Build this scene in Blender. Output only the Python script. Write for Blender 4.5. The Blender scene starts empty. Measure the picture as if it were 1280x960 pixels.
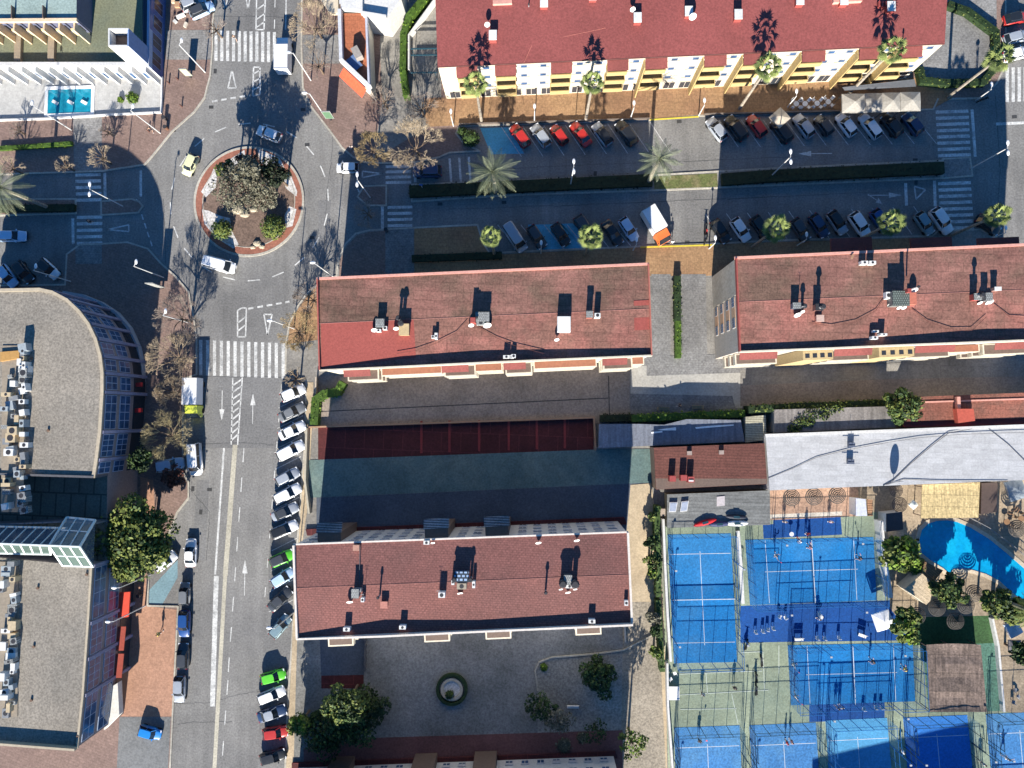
import bpy, bmesh, math, random
from mathutils import Vector, Matrix
random.seed(7)
R = math.radians
scene = bpy.context.scene
COL = scene.collection

# ------------------------------------------------------------------ camera
F = 887.0; H = 110.0
zc = Vector((-22.0, 40.0, F)).normalized()            # world up seen by the camera
yc = (Vector((0, 1, 0)) - zc * zc.y).normalized()
xc = yc.cross(zc)
MW = Matrix((xc, yc, zc))                              # camera -> world rotation
cd = bpy.data.cameras.new('camera')
cam = bpy.data.objects.new('camera', cd); COL.objects.link(cam)
cam.matrix_world = Matrix.Translation((0, 0, H)) @ MW.to_4x4()
cd.sensor_width = 36.0; cd.lens = F / 1280 * 36.0
cd.clip_start = 1; cd.clip_end = 3000
scene.camera = cam

# ------------------------------------------------------------------ light
ELEV = 24.0; DRIFT = 4.5                               # shadows run up the picture, a little to the right
world = bpy.data.worlds.new('World'); scene.world = world; world.use_nodes = True
nt = world.node_tree; nt.nodes.clear()
wo = nt.nodes.new('ShaderNodeOutputWorld'); bg = nt.nodes.new('ShaderNodeBackground')
sk = nt.nodes.new('ShaderNodeTexSky'); sk.sky_type = 'NISHITA'; sk.sun_disc = False
sk.sun_elevation = R(ELEV); sk.sun_rotation = R(180 + DRIFT)
sk.air_density = 1.0; sk.dust_density = 0.0; sk.ozone_density = 6.0
bg.inputs['Strength'].default_value = 0.070
hs = nt.nodes.new('ShaderNodeHueSaturation'); hs.inputs['Saturation'].default_value = 1.15
nt.links.new(sk.outputs[0], hs.inputs['Color']); nt.links.new(hs.outputs[0], bg.inputs[0]); nt.links.new(bg.outputs[0], wo.inputs[0])
sd = bpy.data.lights.new('sun', 'SUN'); sd.energy = 5.0; sd.angle = R(0.5); sd.color = (1.0, .935, .83)
so = bpy.data.objects.new('sun', sd); COL.objects.link(so)
dv = Vector((math.sin(R(DRIFT)) * math.cos(R(ELEV)), math.cos(R(DRIFT)) * math.cos(R(ELEV)), -math.sin(R(ELEV))))
so.rotation_euler = dv.to_track_quat('-Z', 'Y').to_euler(); so.location = (0, -60, 60)
vs = scene.view_settings
vs.view_transform = 'Standard'; vs.look = 'None'; vs.gamma = 1; vs.use_curve_mapping = False
vs.exposure = 1.33
scene.render.engine = 'CYCLES'
scene.cycles.max_bounces = 5; scene.cycles.transparent_max_bounces = 12

# ------------------------------------------------------------------ picture point -> place
def G(px, py, z=0.0):
    w = MW @ Vector(((px - 640) / F, -(py - 480) / F, -1.0))
    t = (z - H) / w.z
    return Vector((w.x * t, w.y * t, z))

# ------------------------------------------------------------------ materials
MATS = {}
def mat(name, col, rough=.85, var=.18, scale=7.0, big=.25, bigscale=.12, metal=0.0, lines=None, spec=.3,
        second=None, secondscale=.08, secondedge=(.45, .6), coat=0.0, streak=None):
    if name in MATS: return MATS[name]
    m = bpy.data.materials.new(name); m.use_nodes = True; n = m.node_tree; L = n.links
    b = n.nodes['Principled BSDF']
    b.inputs['Roughness'].default_value = rough; b.inputs['Metallic'].default_value = metal
    b.inputs['Specular IOR Level'].default_value = spec; b.inputs['Coat Weight'].default_value = coat
    geo = n.nodes.new('ShaderNodeNewGeometry')
    def noise(sc, det=3.0, rg=.6, off=0.0):
        t = n.nodes.new('ShaderNodeTexNoise'); t.inputs['Scale'].default_value = sc
        t.inputs['Detail'].default_value = det; t.inputs['Roughness'].default_value = rg
        if off:
            mp = n.nodes.new('ShaderNodeMapping'); mp.inputs['Location'].default_value = (off, off * 2, off)
            L.new(geo.outputs['Position'], mp.inputs['Vector']); L.new(mp.outputs[0], t.inputs['Vector'])
        else: L.new(geo.outputs['Position'], t.inputs['Vector'])
        return t.outputs['Fac']
    def mulrange(src, lo, hi, a=.3, c=.7):
        mr = n.nodes.new('ShaderNodeMapRange'); mr.inputs['From Min'].default_value = a; mr.inputs['From Max'].default_value = c
        mr.inputs['To Min'].default_value = lo; mr.inputs['To Max'].default_value = hi
        L.new(src, mr.inputs['Value']); return mr.outputs[0]
    def rgb(c):
        x = n.nodes.new('ShaderNodeRGB'); x.outputs[0].default_value = (*c, 1); return x.outputs[0]
    cur = rgb(col)
    def mix(fac, a, bcol, mode='MIX'):
        mx = n.nodes.new('ShaderNodeMix'); mx.data_type = 'RGBA'; mx.blend_type = mode
        if isinstance(fac, float): mx.inputs[0].default_value = fac
        else: L.new(fac, mx.inputs[0])
        L.new(a, mx.inputs[6])
        L.new(bcol, mx.inputs[7]); return mx.outputs[2]
    if second is not None:
        f = mulrange(noise(secondscale, 6, .62, 13.7), 0, 1, *secondedge)
        cur = mix(f, cur, rgb(second))
    if streak is not None:                     # (angle deg, scale across, amount, scale along)
        mp = n.nodes.new('ShaderNodeMapping'); mp.inputs['Rotation'].default_value = (0, 0, R(streak[0]))
        mp.inputs['Scale'].default_value = (streak[1], streak[3], 1)
        L.new(geo.outputs['Position'], mp.inputs['Vector'])
        t = n.nodes.new('ShaderNodeTexNoise'); t.inputs['Scale'].default_value = 1; t.inputs['Detail'].default_value = 3
        L.new(mp.outputs[0], t.inputs['Vector'])
        v = mulrange(t.outputs['Fac'], 1 - streak[2], 1 + streak[2])
        cx = n.nodes.new('ShaderNodeCombineColor'); [L.new(v, cx.inputs[i]) for i in range(3)]
        cur = mix(1.0, cur, cx.outputs[0], 'MULTIPLY')
    if lines is not None:                      # (w, h, mortar, darkness, angle) a brick / tile joint pattern
        w, h, mo, dk, ang = lines
        mp = n.nodes.new('ShaderNodeMapping'); mp.inputs['Rotation'].default_value = (0, 0, R(ang))
        L.new(geo.outputs['Position'], mp.inputs['Vector'])
        br = n.nodes.new('ShaderNodeTexBrick'); br.inputs['Scale'].default_value = 1.0
        br.inputs['Brick Width'].default_value = w; br.inputs['Row Height'].default_value = h
        br.inputs['Mortar Size'].default_value = mo
        br.inputs['Color1'].default_value = (1, 1, 1, 1); br.inputs['Color2'].default_value = (.86, .86, .86, 1)
        br.inputs['Mortar'].default_value = (dk, dk, dk, 1)
        L.new(mp.outputs[0], br.inputs['Vector'])
        cur = mix(1.0, cur, br.outputs['Color'], 'MULTIPLY')
    for sc, am, dt in ((min(scale, 3.6), min(.34, var * 1.35), 1.5), (bigscale, big, 7.0)):
        if am <= 0: continue
        v = mulrange(noise(sc, dt, .65), 1 - am, 1 + am)
        cx = n.nodes.new('ShaderNodeCombineColor'); [L.new(v, cx.inputs[i]) for i in range(3)]
        cur = mix(1.0, cur, cx.outputs[0], 'MULTIPLY')
    L.new(cur, b.inputs['Base Color'])
    if rough > .5:
        bp = n.nodes.new('ShaderNodeBump'); bp.inputs['Strength'].default_value = .35; bp.inputs['Distance'].default_value = .05
        L.new(noise(scale, 3), bp.inputs['Height']); L.new(bp.outputs[0], b.inputs['Normal'])
    MATS[name] = m; return m

def glassmat(name, tint, alpha=.35, rough=.05):
    if name in MATS: return MATS[name]
    m = bpy.data.materials.new(name); m.use_nodes = True; n = m.node_tree; L = n.links; n.nodes.clear()
    o = n.nodes.new('ShaderNodeOutputMaterial'); mx = n.nodes.new('ShaderNodeMixShader')
    tr = n.nodes.new('ShaderNodeBsdfTransparent'); tr.inputs[0].default_value = (*[.98 + .02 * t for t in tint], 1)
    p = n.nodes.new('ShaderNodeBsdfPrincipled'); p.inputs['Base Color'].default_value = (*tint, 1); p.inputs['Roughness'].default_value = rough
    mx.inputs[0].default_value = alpha
    L.new(tr.outputs[0], mx.inputs[1]); L.new(p.outputs[0], mx.inputs[2]); L.new(mx.outputs[0], o.inputs[0])
    MATS[name] = m; return m

def K(c, **k):
    n = k.pop('n', 'paint_%02x%02x%02x' % tuple(int(max(0, min(1, v)) * 255) for v in c))
    k.setdefault('rough', .6); k.setdefault('var', .08); k.setdefault('big', .08); k.setdefault('scale', 3)
    return mat(n, c, **k)

# ------------------------------------------------------------------ mesh builder
class MB:
    def __init__(s): s.v = []; s.f = []; s.mi = []; s.cur = 0
    def add(s, vs, fs):
        o = len(s.v); s.v += [tuple(p) for p in vs]; s.f += [tuple(i + o for i in f) for f in fs]; s.mi += [s.cur] * len(fs); return s
    def box(s, c, d, rz=0.0, top=None):
        x, y, z = d[0] / 2, d[1] / 2, d[2] / 2; t = top or 1.0
        co, si = math.cos(rz), math.sin(rz); P = []
        for k in (-1, 1):
            q = t if k > 0 else 1
            for a, b_ in ((-1, -1), (1, -1), (1, 1), (-1, 1)):
                X, Y = a * x * q, b_ * y * q
                P.append((c[0] + X * co - Y * si, c[1] + X * si + Y * co, c[2] + k * z))
        return s.add(P, [(3, 2, 1, 0), (4, 5, 6, 7), (0, 1, 5, 4), (1, 2, 6, 5), (2, 3, 7, 6), (3, 0, 4, 7)])
    def prism(s, poly, z0, z1, poly2=None):
        p2 = poly2 or poly; n = len(poly)
        a = sum(poly[i][0] * poly[(i + 1) % n][1] - poly[(i + 1) % n][0] * poly[i][1] for i in range(n))
        if a < 0: poly = poly[::-1]; p2 = p2[::-1]
        P = [(p[0], p[1], z0) for p in poly] + [(p[0], p[1], z1) for p in p2]
        return s.add(P, [tuple(range(n))[::-1], tuple(range(n, 2 * n))] + [(i, (i + 1) % n, n + (i + 1) % n, n + i) for i in range(n)])
    def sheet(s, poly, z):
        n = len(poly); a = sum(poly[i][0] * poly[(i + 1) % n][1] - poly[(i + 1) % n][0] * poly[i][1] for i in range(n))
        if a < 0: poly = poly[::-1]
        return s.add([(p[0], p[1], z) for p in poly], [tuple(range(n))])
    def tube(s, p0, p1, r0, r1=None, n=6, cap=True):
        r1 = r0 if r1 is None else r1; p0 = Vector(p0); p1 = Vector(p1); d = (p1 - p0)
        if d.length < 1e-6: return s
        d.normalize(); u = d.orthogonal().normalized(); w = d.cross(u); P = []
        for p, r in ((p0, r0), (p1, r1)):
            for i in range(n):
                a = 2 * math.pi * i / n; P.append(p + (u * math.cos(a) + w * math.sin(a)) * r)
        fs = [(i, (i + 1) % n, n + (i + 1) % n, n + i) for i in range(n)]
        if cap: fs += [tuple(range(n))[::-1], tuple(range(n, 2 * n))]
        return s.add(P, fs)
    def disc(s, c, rx, ry=None, n=24, z0=None, z1=None):
        ry = rx if ry is None else ry
        poly = [(c[0] + rx * math.cos(2 * math.pi * i / n), c[1] + ry * math.sin(2 * math.pi * i / n)) for i in range(n)]
        return s.prism(poly, z0, z1) if z0 is not None else s.sheet(poly, c[2])
    def ring(s, c, r0, r1, z0, z1, n=32):
        for i in range(n):
            a, b_ = 2 * math.pi * i / n, 2 * math.pi * (i + 1) / n
            q = [(c[0] + r * math.cos(t), c[1] + r * math.sin(t)) for r, t in ((r0, a), (r1, a), (r1, b_), (r0, b_))]
            s.add([(*p, z0) for p in q] + [(*p, z1) for p in q], [(4, 5, 6, 7), (1, 2, 6, 5), (3, 0, 4, 7)])
        return s
    def ball(s, c, r, nu=10, nv=6, sq=(1, 1, 1)):
        P = []; fs = []
        for j in range(nv + 1):
            t = math.pi * j / nv
            for i in range(nu):
                a = 2 * math.pi * i / nu
                P.append((c[0] + r * sq[0] * math.sin(t) * math.cos(a), c[1] + r * sq[1] * math.sin(t) * math.sin(a), c[2] + r * sq[2] * math.cos(t)))
        for j in range(nv):
            for i in range(nu): fs.append((j * nu + i, (j + 1) * nu + i, (j + 1) * nu + (i + 1) % nu, j * nu + (i + 1) % nu))
        return s.add(P, fs)
    def wall(s, pts, th, z0, z1, closed=False):       # a wall along a line of plan points; z1 a number or one per point
        n = len(pts); zz = z1 if isinstance(z1, (list, tuple)) else [z1] * n
        for i in range(n if closed else n - 1):
            a = Vector(pts[i][:2]); b_ = Vector(pts[(i + 1) % n][:2]); d = (b_ - a)
            if d.length < 1e-5: continue
            d.normalize(); o = Vector((-d.y, d.x)) * th / 2; e = d * th / 2
            zj = .003 * (i % 2)
            a2, b2 = (a - e * .6, b_ + e * .6)
            q = [a2 - o, b2 - o, b2 + o, a2 + o]; za, zb = zz[i] + zj, zz[(i + 1) % n] + zj
            P = [(p.x, p.y, z0) for p in q] + [(q[0].x, q[0].y, za), (q[1].x, q[1].y, zb), (q[2].x, q[2].y, zb), (q[3].x, q[3].y, za)]
            s.add(P, [(3, 2, 1, 0), (4, 5, 6, 7), (0, 1, 5, 4), (1, 2, 6, 5), (2, 3, 7, 6), (3, 0, 4, 7)])
        return s
    def leaves(s, c, rad, n, size, flat=.5, shell=.35, mi=(0, 1), drop=0.0):
        rx, ry, rz = rad
        for _ in range(n):
            while True:
                p = Vector((random.uniform(-1, 1), random.uniform(-1, 1), random.uniform(-1, 1)))
                if shell < p.length < 1: break
            if drop and random.random() < drop and p.z < 0: continue
            q = Vector((c[0] + p.x * rx, c[1] + p.y * ry, c[2] + p.z * rz))
            nr = (p * .9 + Vector((random.gauss(0, .6), random.gauss(0, .6), random.gauss(0, .5) + flat))).normalized()
            u = nr.orthogonal().normalized(); u.rotate(Matrix.Rotation(random.uniform(0, 6.28), 3, nr)); w = nr.cross(u)
            a = size * random.uniform(.6, 1.3); b_ = a * random.uniform(.5, .9)
            s.cur = random.choice(mi)
            s.add([q - u * a, q - w * b_, q + u * a, q + w * b_], [(0, 1, 2, 3)])
        return s
    def mesh(s, name, mats, off=None, smooth=False):
        me = bpy.data.meshes.new(name); vv = s.v
        if off is not None: vv = [(a - off[0], b_ - off[1], c - off[2]) for a, b_, c in vv]
        me.from_pydata(vv, [], s.f)
        for m in (mats if isinstance(mats, (list, tuple)) else [mats]): me.materials.append(m)
        if any(s.mi): me.polygons.foreach_set('material_index', s.mi)
        if smooth: me.polygons.foreach_set('use_smooth', [True] * len(s.f))
        me.update(); return me

def link(name, me, parent=None):
    o = bpy.data.objects.new(name, me); COL.objects.link(o)
    if parent is not None: o.parent = parent
    return o
def thing(name, label, cat, loc=(0, 0, 0), rz=0.0, group=None):
    o = link(name, None); o.location = loc; o.rotation_euler = (0, 0, rz); o.empty_display_size = .5
    o['label'] = label; o['category'] = cat
    if group: o['group'] = group
    return o
def solo(name, mb, mats, label, cat, group=None, loc=None, smooth=False, kind=None):
    """one-mesh thing; vertices given in world space"""
    if loc is None:
        xs = [v[0] for v in mb.v]; ys = [v[1] for v in mb.v]; loc = ((min(xs) + max(xs)) / 2, (min(ys) + max(ys)) / 2, min(v[2] for v in mb.v))
    o = link(name, mb.mesh(name, mats, loc, smooth)); o.location = loc; o['label'] = label; o['category'] = cat
    if group: o['group'] = group
    if kind: o['kind'] = kind
    return o
def part(name, mb, mats, parent, world=True, smooth=False, label=None):
    """part or sub-part; world=True: vertices are in world space and the thing is unrotated"""
    off = Vector((0, 0, 0)); q = parent
    while q is not None: off += Vector(q.location); q = q.parent
    o = link(name, mb.mesh(name, mats, off if world else None, smooth), parent)
    if label: o['label'] = label
    return o
def struct(name, mb, mats, kind='structure', smooth=False):
    o = link(name, mb.mesh(name, mats, None, smooth)); o['kind'] = kind; return o
def P(pts, z=0.0): return [tuple(G(x, y, z)[:2]) for x, y in pts]
def lerp(a, b_, t): return a + (b_ - a) * t
# ------------------------------------------------------------------ surfaces
ASPH = mat('asphalt', (.205, .20, .19), rough=.9, var=.16, scale=5, big=.22, bigscale=.09, streak=(-4, .8, .10, .05), second=(.165, .162, .158), secondscale=.06, spec=.2)
BRICKP = mat('brick_paving', (.24, .165, .137), var=.15, scale=6, lines=(.8, .4, .03, .75, 20), big=.12, second=(.215, .147, .125))
TANP = mat('tan_paving', (.33, .20, .105), var=.16, scale=6, lines=(.6, .6, .04, .78, 3), big=.18, second=(.28, .16, .09))
TERP = mat('terracotta_paving', (.40, .225, .15), var=.13, scale=6, lines=(.6, .6, .03, .85, 3), big=.12)
CONC = mat('concrete_paving', (.255, .24, .215), var=.15, scale=5, lines=(2.5, 2.5, .05, .82, 2), big=.22, second=(.20, .188, .17))
COBB = mat('cobble_paving', (.24, .235, .225), var=.2, scale=6, lines=(.5, .35, .05, .82, 2), big=.25, second=(.19, .185, .18))
PALE = mat('pale_terrace_tile', (.42, .415, .40), var=.08, scale=5, lines=(.6, .6, .03, .88, 2), big=.08)
BROWNC = mat('brown_yard_asphalt', (.27, .225, .19), var=.17, scale=5, big=.22, second=(.225, .19, .162))
GREYG = mat('grey_yard_gravel', (.215, .21, .20), var=.2, scale=6, big=.25, second=(.15, .15, .14))
BEIGE = mat('beige_path', (.46, .37, .25), var=.12, scale=4, big=.22, second=(.38, .30, .20))
STONE = mat('kerb_stone', (.42, .39, .33), var=.12, lines=(1, 1, .03, .8, 0))
PAINT = mat('road_paint', (.52, .52, .50), var=.18, scale=6, big=.3, bigscale=.5, rough=.7, second=(.33, .33, .32), secondscale=.9, secondedge=(.5, .7))
CREAM = mat('worn_cream_paint', (.42, .39, .31), var=.15)
BAYBLUE_SUN = mat('sunlit_blue_bay_paint', (.16, .26, .30), var=.12, big=.3)  # duller copy of the bay blue, toned for the bay in sun
BAYBLUE = mat('shaded_blue_bay_paint', (.09, .36, .52), var=.12, big=.3)  # bay blue with the colour raised for the bays lying in shade
SAGE = mat('sage_court_ground', (.25, .29, .205), var=.13, scale=6, big=.25, second=(.215, .265, .20))
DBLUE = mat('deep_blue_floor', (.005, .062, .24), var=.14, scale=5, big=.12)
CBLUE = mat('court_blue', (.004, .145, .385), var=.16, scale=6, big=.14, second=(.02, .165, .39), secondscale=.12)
CBLUE2 = mat('court_blue_worn', (.04, .165, .38), var=.2, scale=6, big=.15, second=(.065, .20, .39), secondscale=.15)
CBLUE3 = mat('court_blue_light', (.065, .26, .46), var=.12, scale=6, big=.14)
TURF = mat('green_turf', (.035, .085, .03), var=.25, scale=6)
SOIL = mat('garden_soil', (.16, .11, .085), var=.25, scale=5, big=.25)
WHITEG = mat('white_gravel', (.50, .48, .46), var=.3, scale=5, big=.2)
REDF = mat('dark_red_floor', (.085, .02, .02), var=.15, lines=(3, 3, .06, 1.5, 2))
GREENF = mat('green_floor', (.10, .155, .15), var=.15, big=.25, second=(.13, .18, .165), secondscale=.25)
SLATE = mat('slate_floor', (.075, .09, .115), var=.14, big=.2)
METERS = 8.06

g = MB(); g.sheet([(-400, -400), (400, -400), (400, 400), (-400, 400)], 0); struct('road', g, ASPH)

# slight asphalt repairs
m = MB()
for i, poly in enumerate([[(246, 470), (352, 470), (350, 560), (240, 560)], [(540, 232), (1160, 212), (1160, 216), (540, 236)],
                          [(398, 250), (414, 250), (408, 330), (398, 330)], [(246, 600), (262, 600), (256, 700), (240, 700)]]):
    m.sheet(P(poly), .003)
# (kept thin: only the oldest patches show)
m.sheet(P([(352, 478), (382, 479), (380, 560), (374, 640), (370, 690), (365, 790), (359, 880), (355, 980), (322, 980), (326, 860), (334, 760), (338, 660), (343, 560)]), .0034)
struct('road_patch', m, mat('asphalt_patch', (.17, .168, .165), rough=.9, var=.16, scale=5, big=.2))

slabs = [
 ('pavement', BRICKP, [(-70, -30), (273, -30), (266, 30), (266, 60), (263, 95), (256, 122), (243, 140), (215, 165), (190, 196), (181, 206), (128, 214), (95, 215), (0, 218), (-70, 220)]),
 ('pavement', BRICKP, [(-70, 249), (95, 249), (95, 267), (-70, 271)]),
 ('pavement', BRICKP, [(127, 252), (165, 249), (174, 252), (179, 258), (173, 266), (127, 269)]),
 ('pavement', BRICKP, [(-70, 358), (82, 356), (84, 318), (100, 306), (128, 305), (160, 303), (185, 311), (202, 330), (219, 345), (236, 365), (243, 400), (246, 425), (246, 468), (229, 474), (229, 590), (236, 603), (236, 622), (222, 640), (212, 665), (186, 715), (185, 757), (223, 758), (216, 895), (211, 1000), (-70, 1000)]),
 ('pavement', BRICKP, [(378, -30), (377, 60), (379, 110), (388, 132), (412, 163), (428, 185), (441, 196), (456, 203), (480, 204), (520, 203), (548, 197), (562, 191), (600, 189), (580, 180), (570, 167), (574, 158), (812, 150), (872, 145), (960, 142), (1166, 137), (1172, 124), (1225, 123), (1245, 105), (1257, 80), (1256, -30)]),
 ('pavement', CONC, [(515, 231), (640, 226), (820, 219), (960, 211), (1176, 201), (1176, 223), (960, 232), (820, 238), (640, 244), (515, 252)]),
 ('pavement', BRICKP, [(455, 233), (483, 232), (483, 257), (459, 257), (447, 246)]),
 ('pavement', GREYG, [(1178, 199), (1212, 197), (1215, 220), (1178, 223)]),
 ('pavement', CONC, [(421, 345), (423, 325), (432, 305), (445, 292), (462, 288), (516, 285), (597, 281), (603, 302), (612, 317), (640, 315), (807, 308), (890, 305), (960, 301), (1165, 295), (1172, 289), (1225, 287), (1250, 300), (1254, 335), (1400, 330), (1400, 1080), (354, 1080), (356, 980), (360, 880), (366, 790), (371, 690), (375, 640), (381, 560), (383, 476), (357, 472), (358, 428), (362, 405), (371, 385), (383, 368), (397, 355)]),
]
kb = MB()
for i, (nm, mt, poly) in enumerate(slabs):
    m = MB(); pp = P(poly); m.prism(pp, -.05, .12); struct(nm, m, mt)
    kb.wall(pp, .26, 0, .135, closed=True)
struct('kerb', kb, STONE)

_k = [0]
def over(name, mt, poly, base=.12, lift=None):
    _k[0] += 1; z = base + (.0016 * _k[0] if lift is None else lift)
    m = MB(); m.sheet(P(poly), z); return struct(name, m, mt)
PP = 'path'
over('terrace', PALE, [(-70, 88), (204, 92), (203, 141), (140, 144), (60, 149), (-70, 154)])
over(PP, COBB, [(92, 147), (128, 145), (128, 213), (93, 214)])
over(PP, COBB, [(208, 38), (264, 38), (264, 75), (208, 75)])
over(PP, TERP, [(176, 596), (192, 600), (194, 640), (176, 645)])
over(PP, TERP, [(167, 690), (183, 690), (183, 757), (221, 762), (215, 895), (152, 895), (156, 757), (167, 757)])
over(PP, mat('grey_asphalt_footway', (.16, .165, .165), var=.15, big=.2), [(150, 896), (214, 896), (209, 990), (145, 990)])
over(PP, COBB, [(95, 306), (128, 306), (128, 330), (95, 330)])
over(PP, CONC, [(480, -30), (545, -30), (527, 60), (530, 125), (540, 157), (466, 200), (478, 128), (475, 60)])
over(PP, COBB, [(378, 44), (425, 44), (425, 80), (379, 80)])
over(PP, TANP, [(530, 124), (560, 122), (1190, 96), (1190, 123), (1166, 136), (872, 144), (812, 149), (574, 157), (533, 159)])
over(PP, COBB, [(1146, 60), (1182, 0), (1182, -30), (1245, -30), (1245, 50), (1225, 100), (1146, 103)])
over(PP, CONC, [(528, -30), (548, -30), (552, 122), (510, 123), (512, 55)])
over(PP, TANP, [(518, 286), (596, 283), (603, 304), (612, 319), (807, 309), (890, 306), (960, 303), (1165, 297), (1170, 335), (880, 345), (815, 345), (518, 355)])
over(PP, BRICKP, [(424, 344), (425, 326), (434, 307), (447, 294), (462, 290), (482, 289), (482, 356), (424, 358)])
over(PP, COBB, [(482, 288), (517, 286), (517, 356), (482, 356)])
over(PP, TANP, [(363, 405), (373, 386), (385, 369), (397, 358), (397, 425), (360, 430)])
over(PP, COBB, [(814, 343), (838, 343), (838, 458), (814, 458)])
over(PP, COBB, [(851, 343), (882, 343), (884, 458), (851, 458)])
over(PP, COBB, [(788, 446), (1000, 440), (1000, 458), (925, 468), (925, 520), (788, 525)])
over(PP, mat('pale_concrete', (.36, .345, .31), var=.1, big=.2), [(788, 458), (808, 457), (808, 470), (925, 466), (928, 510), (919, 510), (915, 495), (788, 492)])
over(PP, BROWNC, [(398, 470), (787, 455), (787, 529), (398, 536)])
over(PP, mat('drain_line', (.04, .04, .045)), [(398, 514), (760, 497), (760, 498.2), (398, 515.2)])
over(PP, mat('drain_line2', (.04, .04, .045)), [(760, 470), (761.2, 470), (762.2, 522), (761, 522)])
over(PP, CONC, [(925, 462), (1300, 446), (1300, 470), (1110, 474), (925, 482)])
over(PP, BROWNC, [(925, 482), (1110, 474), (1300, 470), (1300, 490), (1110, 500), (925, 508)])
over('pavement', BEIGE, [(384, 478), (392, 478), (390, 540), (384, 640), (372, 720), (362, 960), (358, 960), (368, 760), (376, 640), (382, 560)])
over('pavement', BEIGE, [(372, 690), (396, 690), (398, 800), (392, 840), (392, 990), (360, 990), (366, 790)])
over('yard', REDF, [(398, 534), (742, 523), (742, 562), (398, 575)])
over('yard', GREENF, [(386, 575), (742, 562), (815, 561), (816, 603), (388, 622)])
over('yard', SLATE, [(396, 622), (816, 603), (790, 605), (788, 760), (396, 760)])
over(PP, BEIGE, [(788, 606), (814, 604), (822, 665), (832, 800), (834, 1000), (780, 1000), (784, 900), (780, 780), (780, 700)])
over('yard', GREYG, [(372, 790), (778, 780), (778, 1010), (366, 1010)])
over('yard', mat('gravel_garden', (.27, .255, .225), var=.28, scale=6, big=.2, second=(.22, .21, .19)), [(668, 834), (674, 824), (690, 820), (779, 812), (779, 942), (672, 945), (672, 860)])
over('yard', mat('gravel_walk', (.27, .235, .185), var=.25, scale=6, big=.2), [(779, 752), (822, 752), (834, 1000), (775, 1000)])
over('yard', REDF, [(402, 843), (455, 843), (455, 860), (402, 860)])
over('yard', mat('dull_red_floor', (.16, .07, .062), var=.15), [(455, 922), (778, 912), (778, 1000), (380, 1000), (380, 935)])
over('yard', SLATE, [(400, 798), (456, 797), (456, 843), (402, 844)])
# padel club ground
over('club_ground', SAGE, [(826, 655), (955, 640), (1100, 636), (1110, 700), (1120, 790), (1300, 880), (1400, 1080), (838, 1080), (832, 850)])
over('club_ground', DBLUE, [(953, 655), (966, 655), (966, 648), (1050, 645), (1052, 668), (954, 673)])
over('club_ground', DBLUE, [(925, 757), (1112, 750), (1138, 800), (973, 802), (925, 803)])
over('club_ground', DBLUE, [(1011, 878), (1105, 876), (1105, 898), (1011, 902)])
over('club_ground', mat('terracotta_deck', (.42, .27, .19), lines=(.6, .6, .03, .8, 0)), [(962, 610), (1072, 607), (1072, 645), (962, 650)])
over('club_ground', mat('white_line_floor', (.55, .5, .42)), [(962, 643), (1052, 639), (1052, 644), (962, 648)])
# pool terrace
over('pool_deck', mat('sand_deck', (.37, .29, .20), var=.17, lines=(.5, .5, .03, .8, 0), big=.3, second=(.29, .23, .165)), [(1072, 600), (1400, 585), (1400, 900), (1242, 888), (1232, 800), (1142, 800), (1112, 760), (1108, 640), (1072, 640)])
over('turf', TURF, [(1140, 771), (1236, 769), (1242, 806), (1145, 806)])
over('turf', mat('teal_turf', (.075, .17, .13), var=.25, scale=6), [(1226, 804), (1243, 803), (1252, 888), (1160, 890), (1152, 806)])
POOLP = [(1145.6, 674), (1149, 661), (1158, 652), (1169, 648.5), (1183, 647.5), (1196, 650), (1213, 657), (1236, 671), (1257, 688), (1280, 708), (1330, 745), (1330, 790), (1280, 754), (1267, 746), (1257, 737), (1246, 727), (1230, 719), (1210, 713), (1192, 713), (1186, 720), (1177, 712), (1161, 702), (1149, 692)]
_k[0] += 1; zpool = .12 + .0016 * _k[0]
m = MB(); m.sheet(P(POOLP), zpool + .01)
WATER = mat('pool_water', (.004, .27, .52), rough=.08, var=.1, scale=2.2, big=.1, spec=.5, second=(.006, .33, .56), secondscale=.3)
struct('pool_water', m, WATER)
m = MB(); m.wall(P(POOLP), .55, .12, zpool + .07, closed=True); struct('pool_coping', m, mat('coping', (.50, .42, .31), var=.1))
m = MB(); m.sheet(P([(61, 113), (116, 111.5), (115, 141), (60, 143)]), .20)
struct('pool_water', m, mat('plunge_water', (.012, .22, .32), rough=.08, var=.12, scale=1.5, big=.1, spec=.5))
m = MB(); m.wall(P([(59.5, 111), (117.5, 109.5), (116.5, 143), (58.5, 145)]), .5, .12, .27, closed=True); struct('pool_coping', m, K((.75, .75, .74)))

# ------------------------------------------------------------------ painted markings
mk = MB()
def line(a, b_, w=.15, z=.009, mb=mk):
    a = G(*a); b_ = G(*b_); d = (b_ - a); d.z = 0; d.normalize(); o = Vector((-d.y, d.x, 0)) * w / 2
    mb.sheet([(a - o)[:2], (b_ - o)[:2], (b_ + o)[:2], (a + o)[:2]], z)
def dashes(a, b_, w=.15, on=2.0, off=2.0, mb=mk):
    A = G(*a); B = G(*b_); Lh = (B - A).length; t = 0; d = (B - A).normalized(); o = Vector((-d.y, d.x, 0)) * w / 2
    while t < Lh:
        p, q = A + d * t, A + d * min(t + on, Lh); mb.sheet([(p - o)[:2], (q - o)[:2], (q + o)[:2], (p + o)[:2]], .009); t += on + off
def zebra(a, b_, n, across, w=.5):
    """bars from a to b (first and last bar centre); across = picture vector of each bar"""
    for i in range(n):
        t = i / (n - 1); x = lerp(a[0], b_[0], t); y = lerp(a[1], b_[1], t)
        line((x - across[0] / 2, y - across[1] / 2), (x + across[0] / 2, y + across[1] / 2), w)
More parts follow.
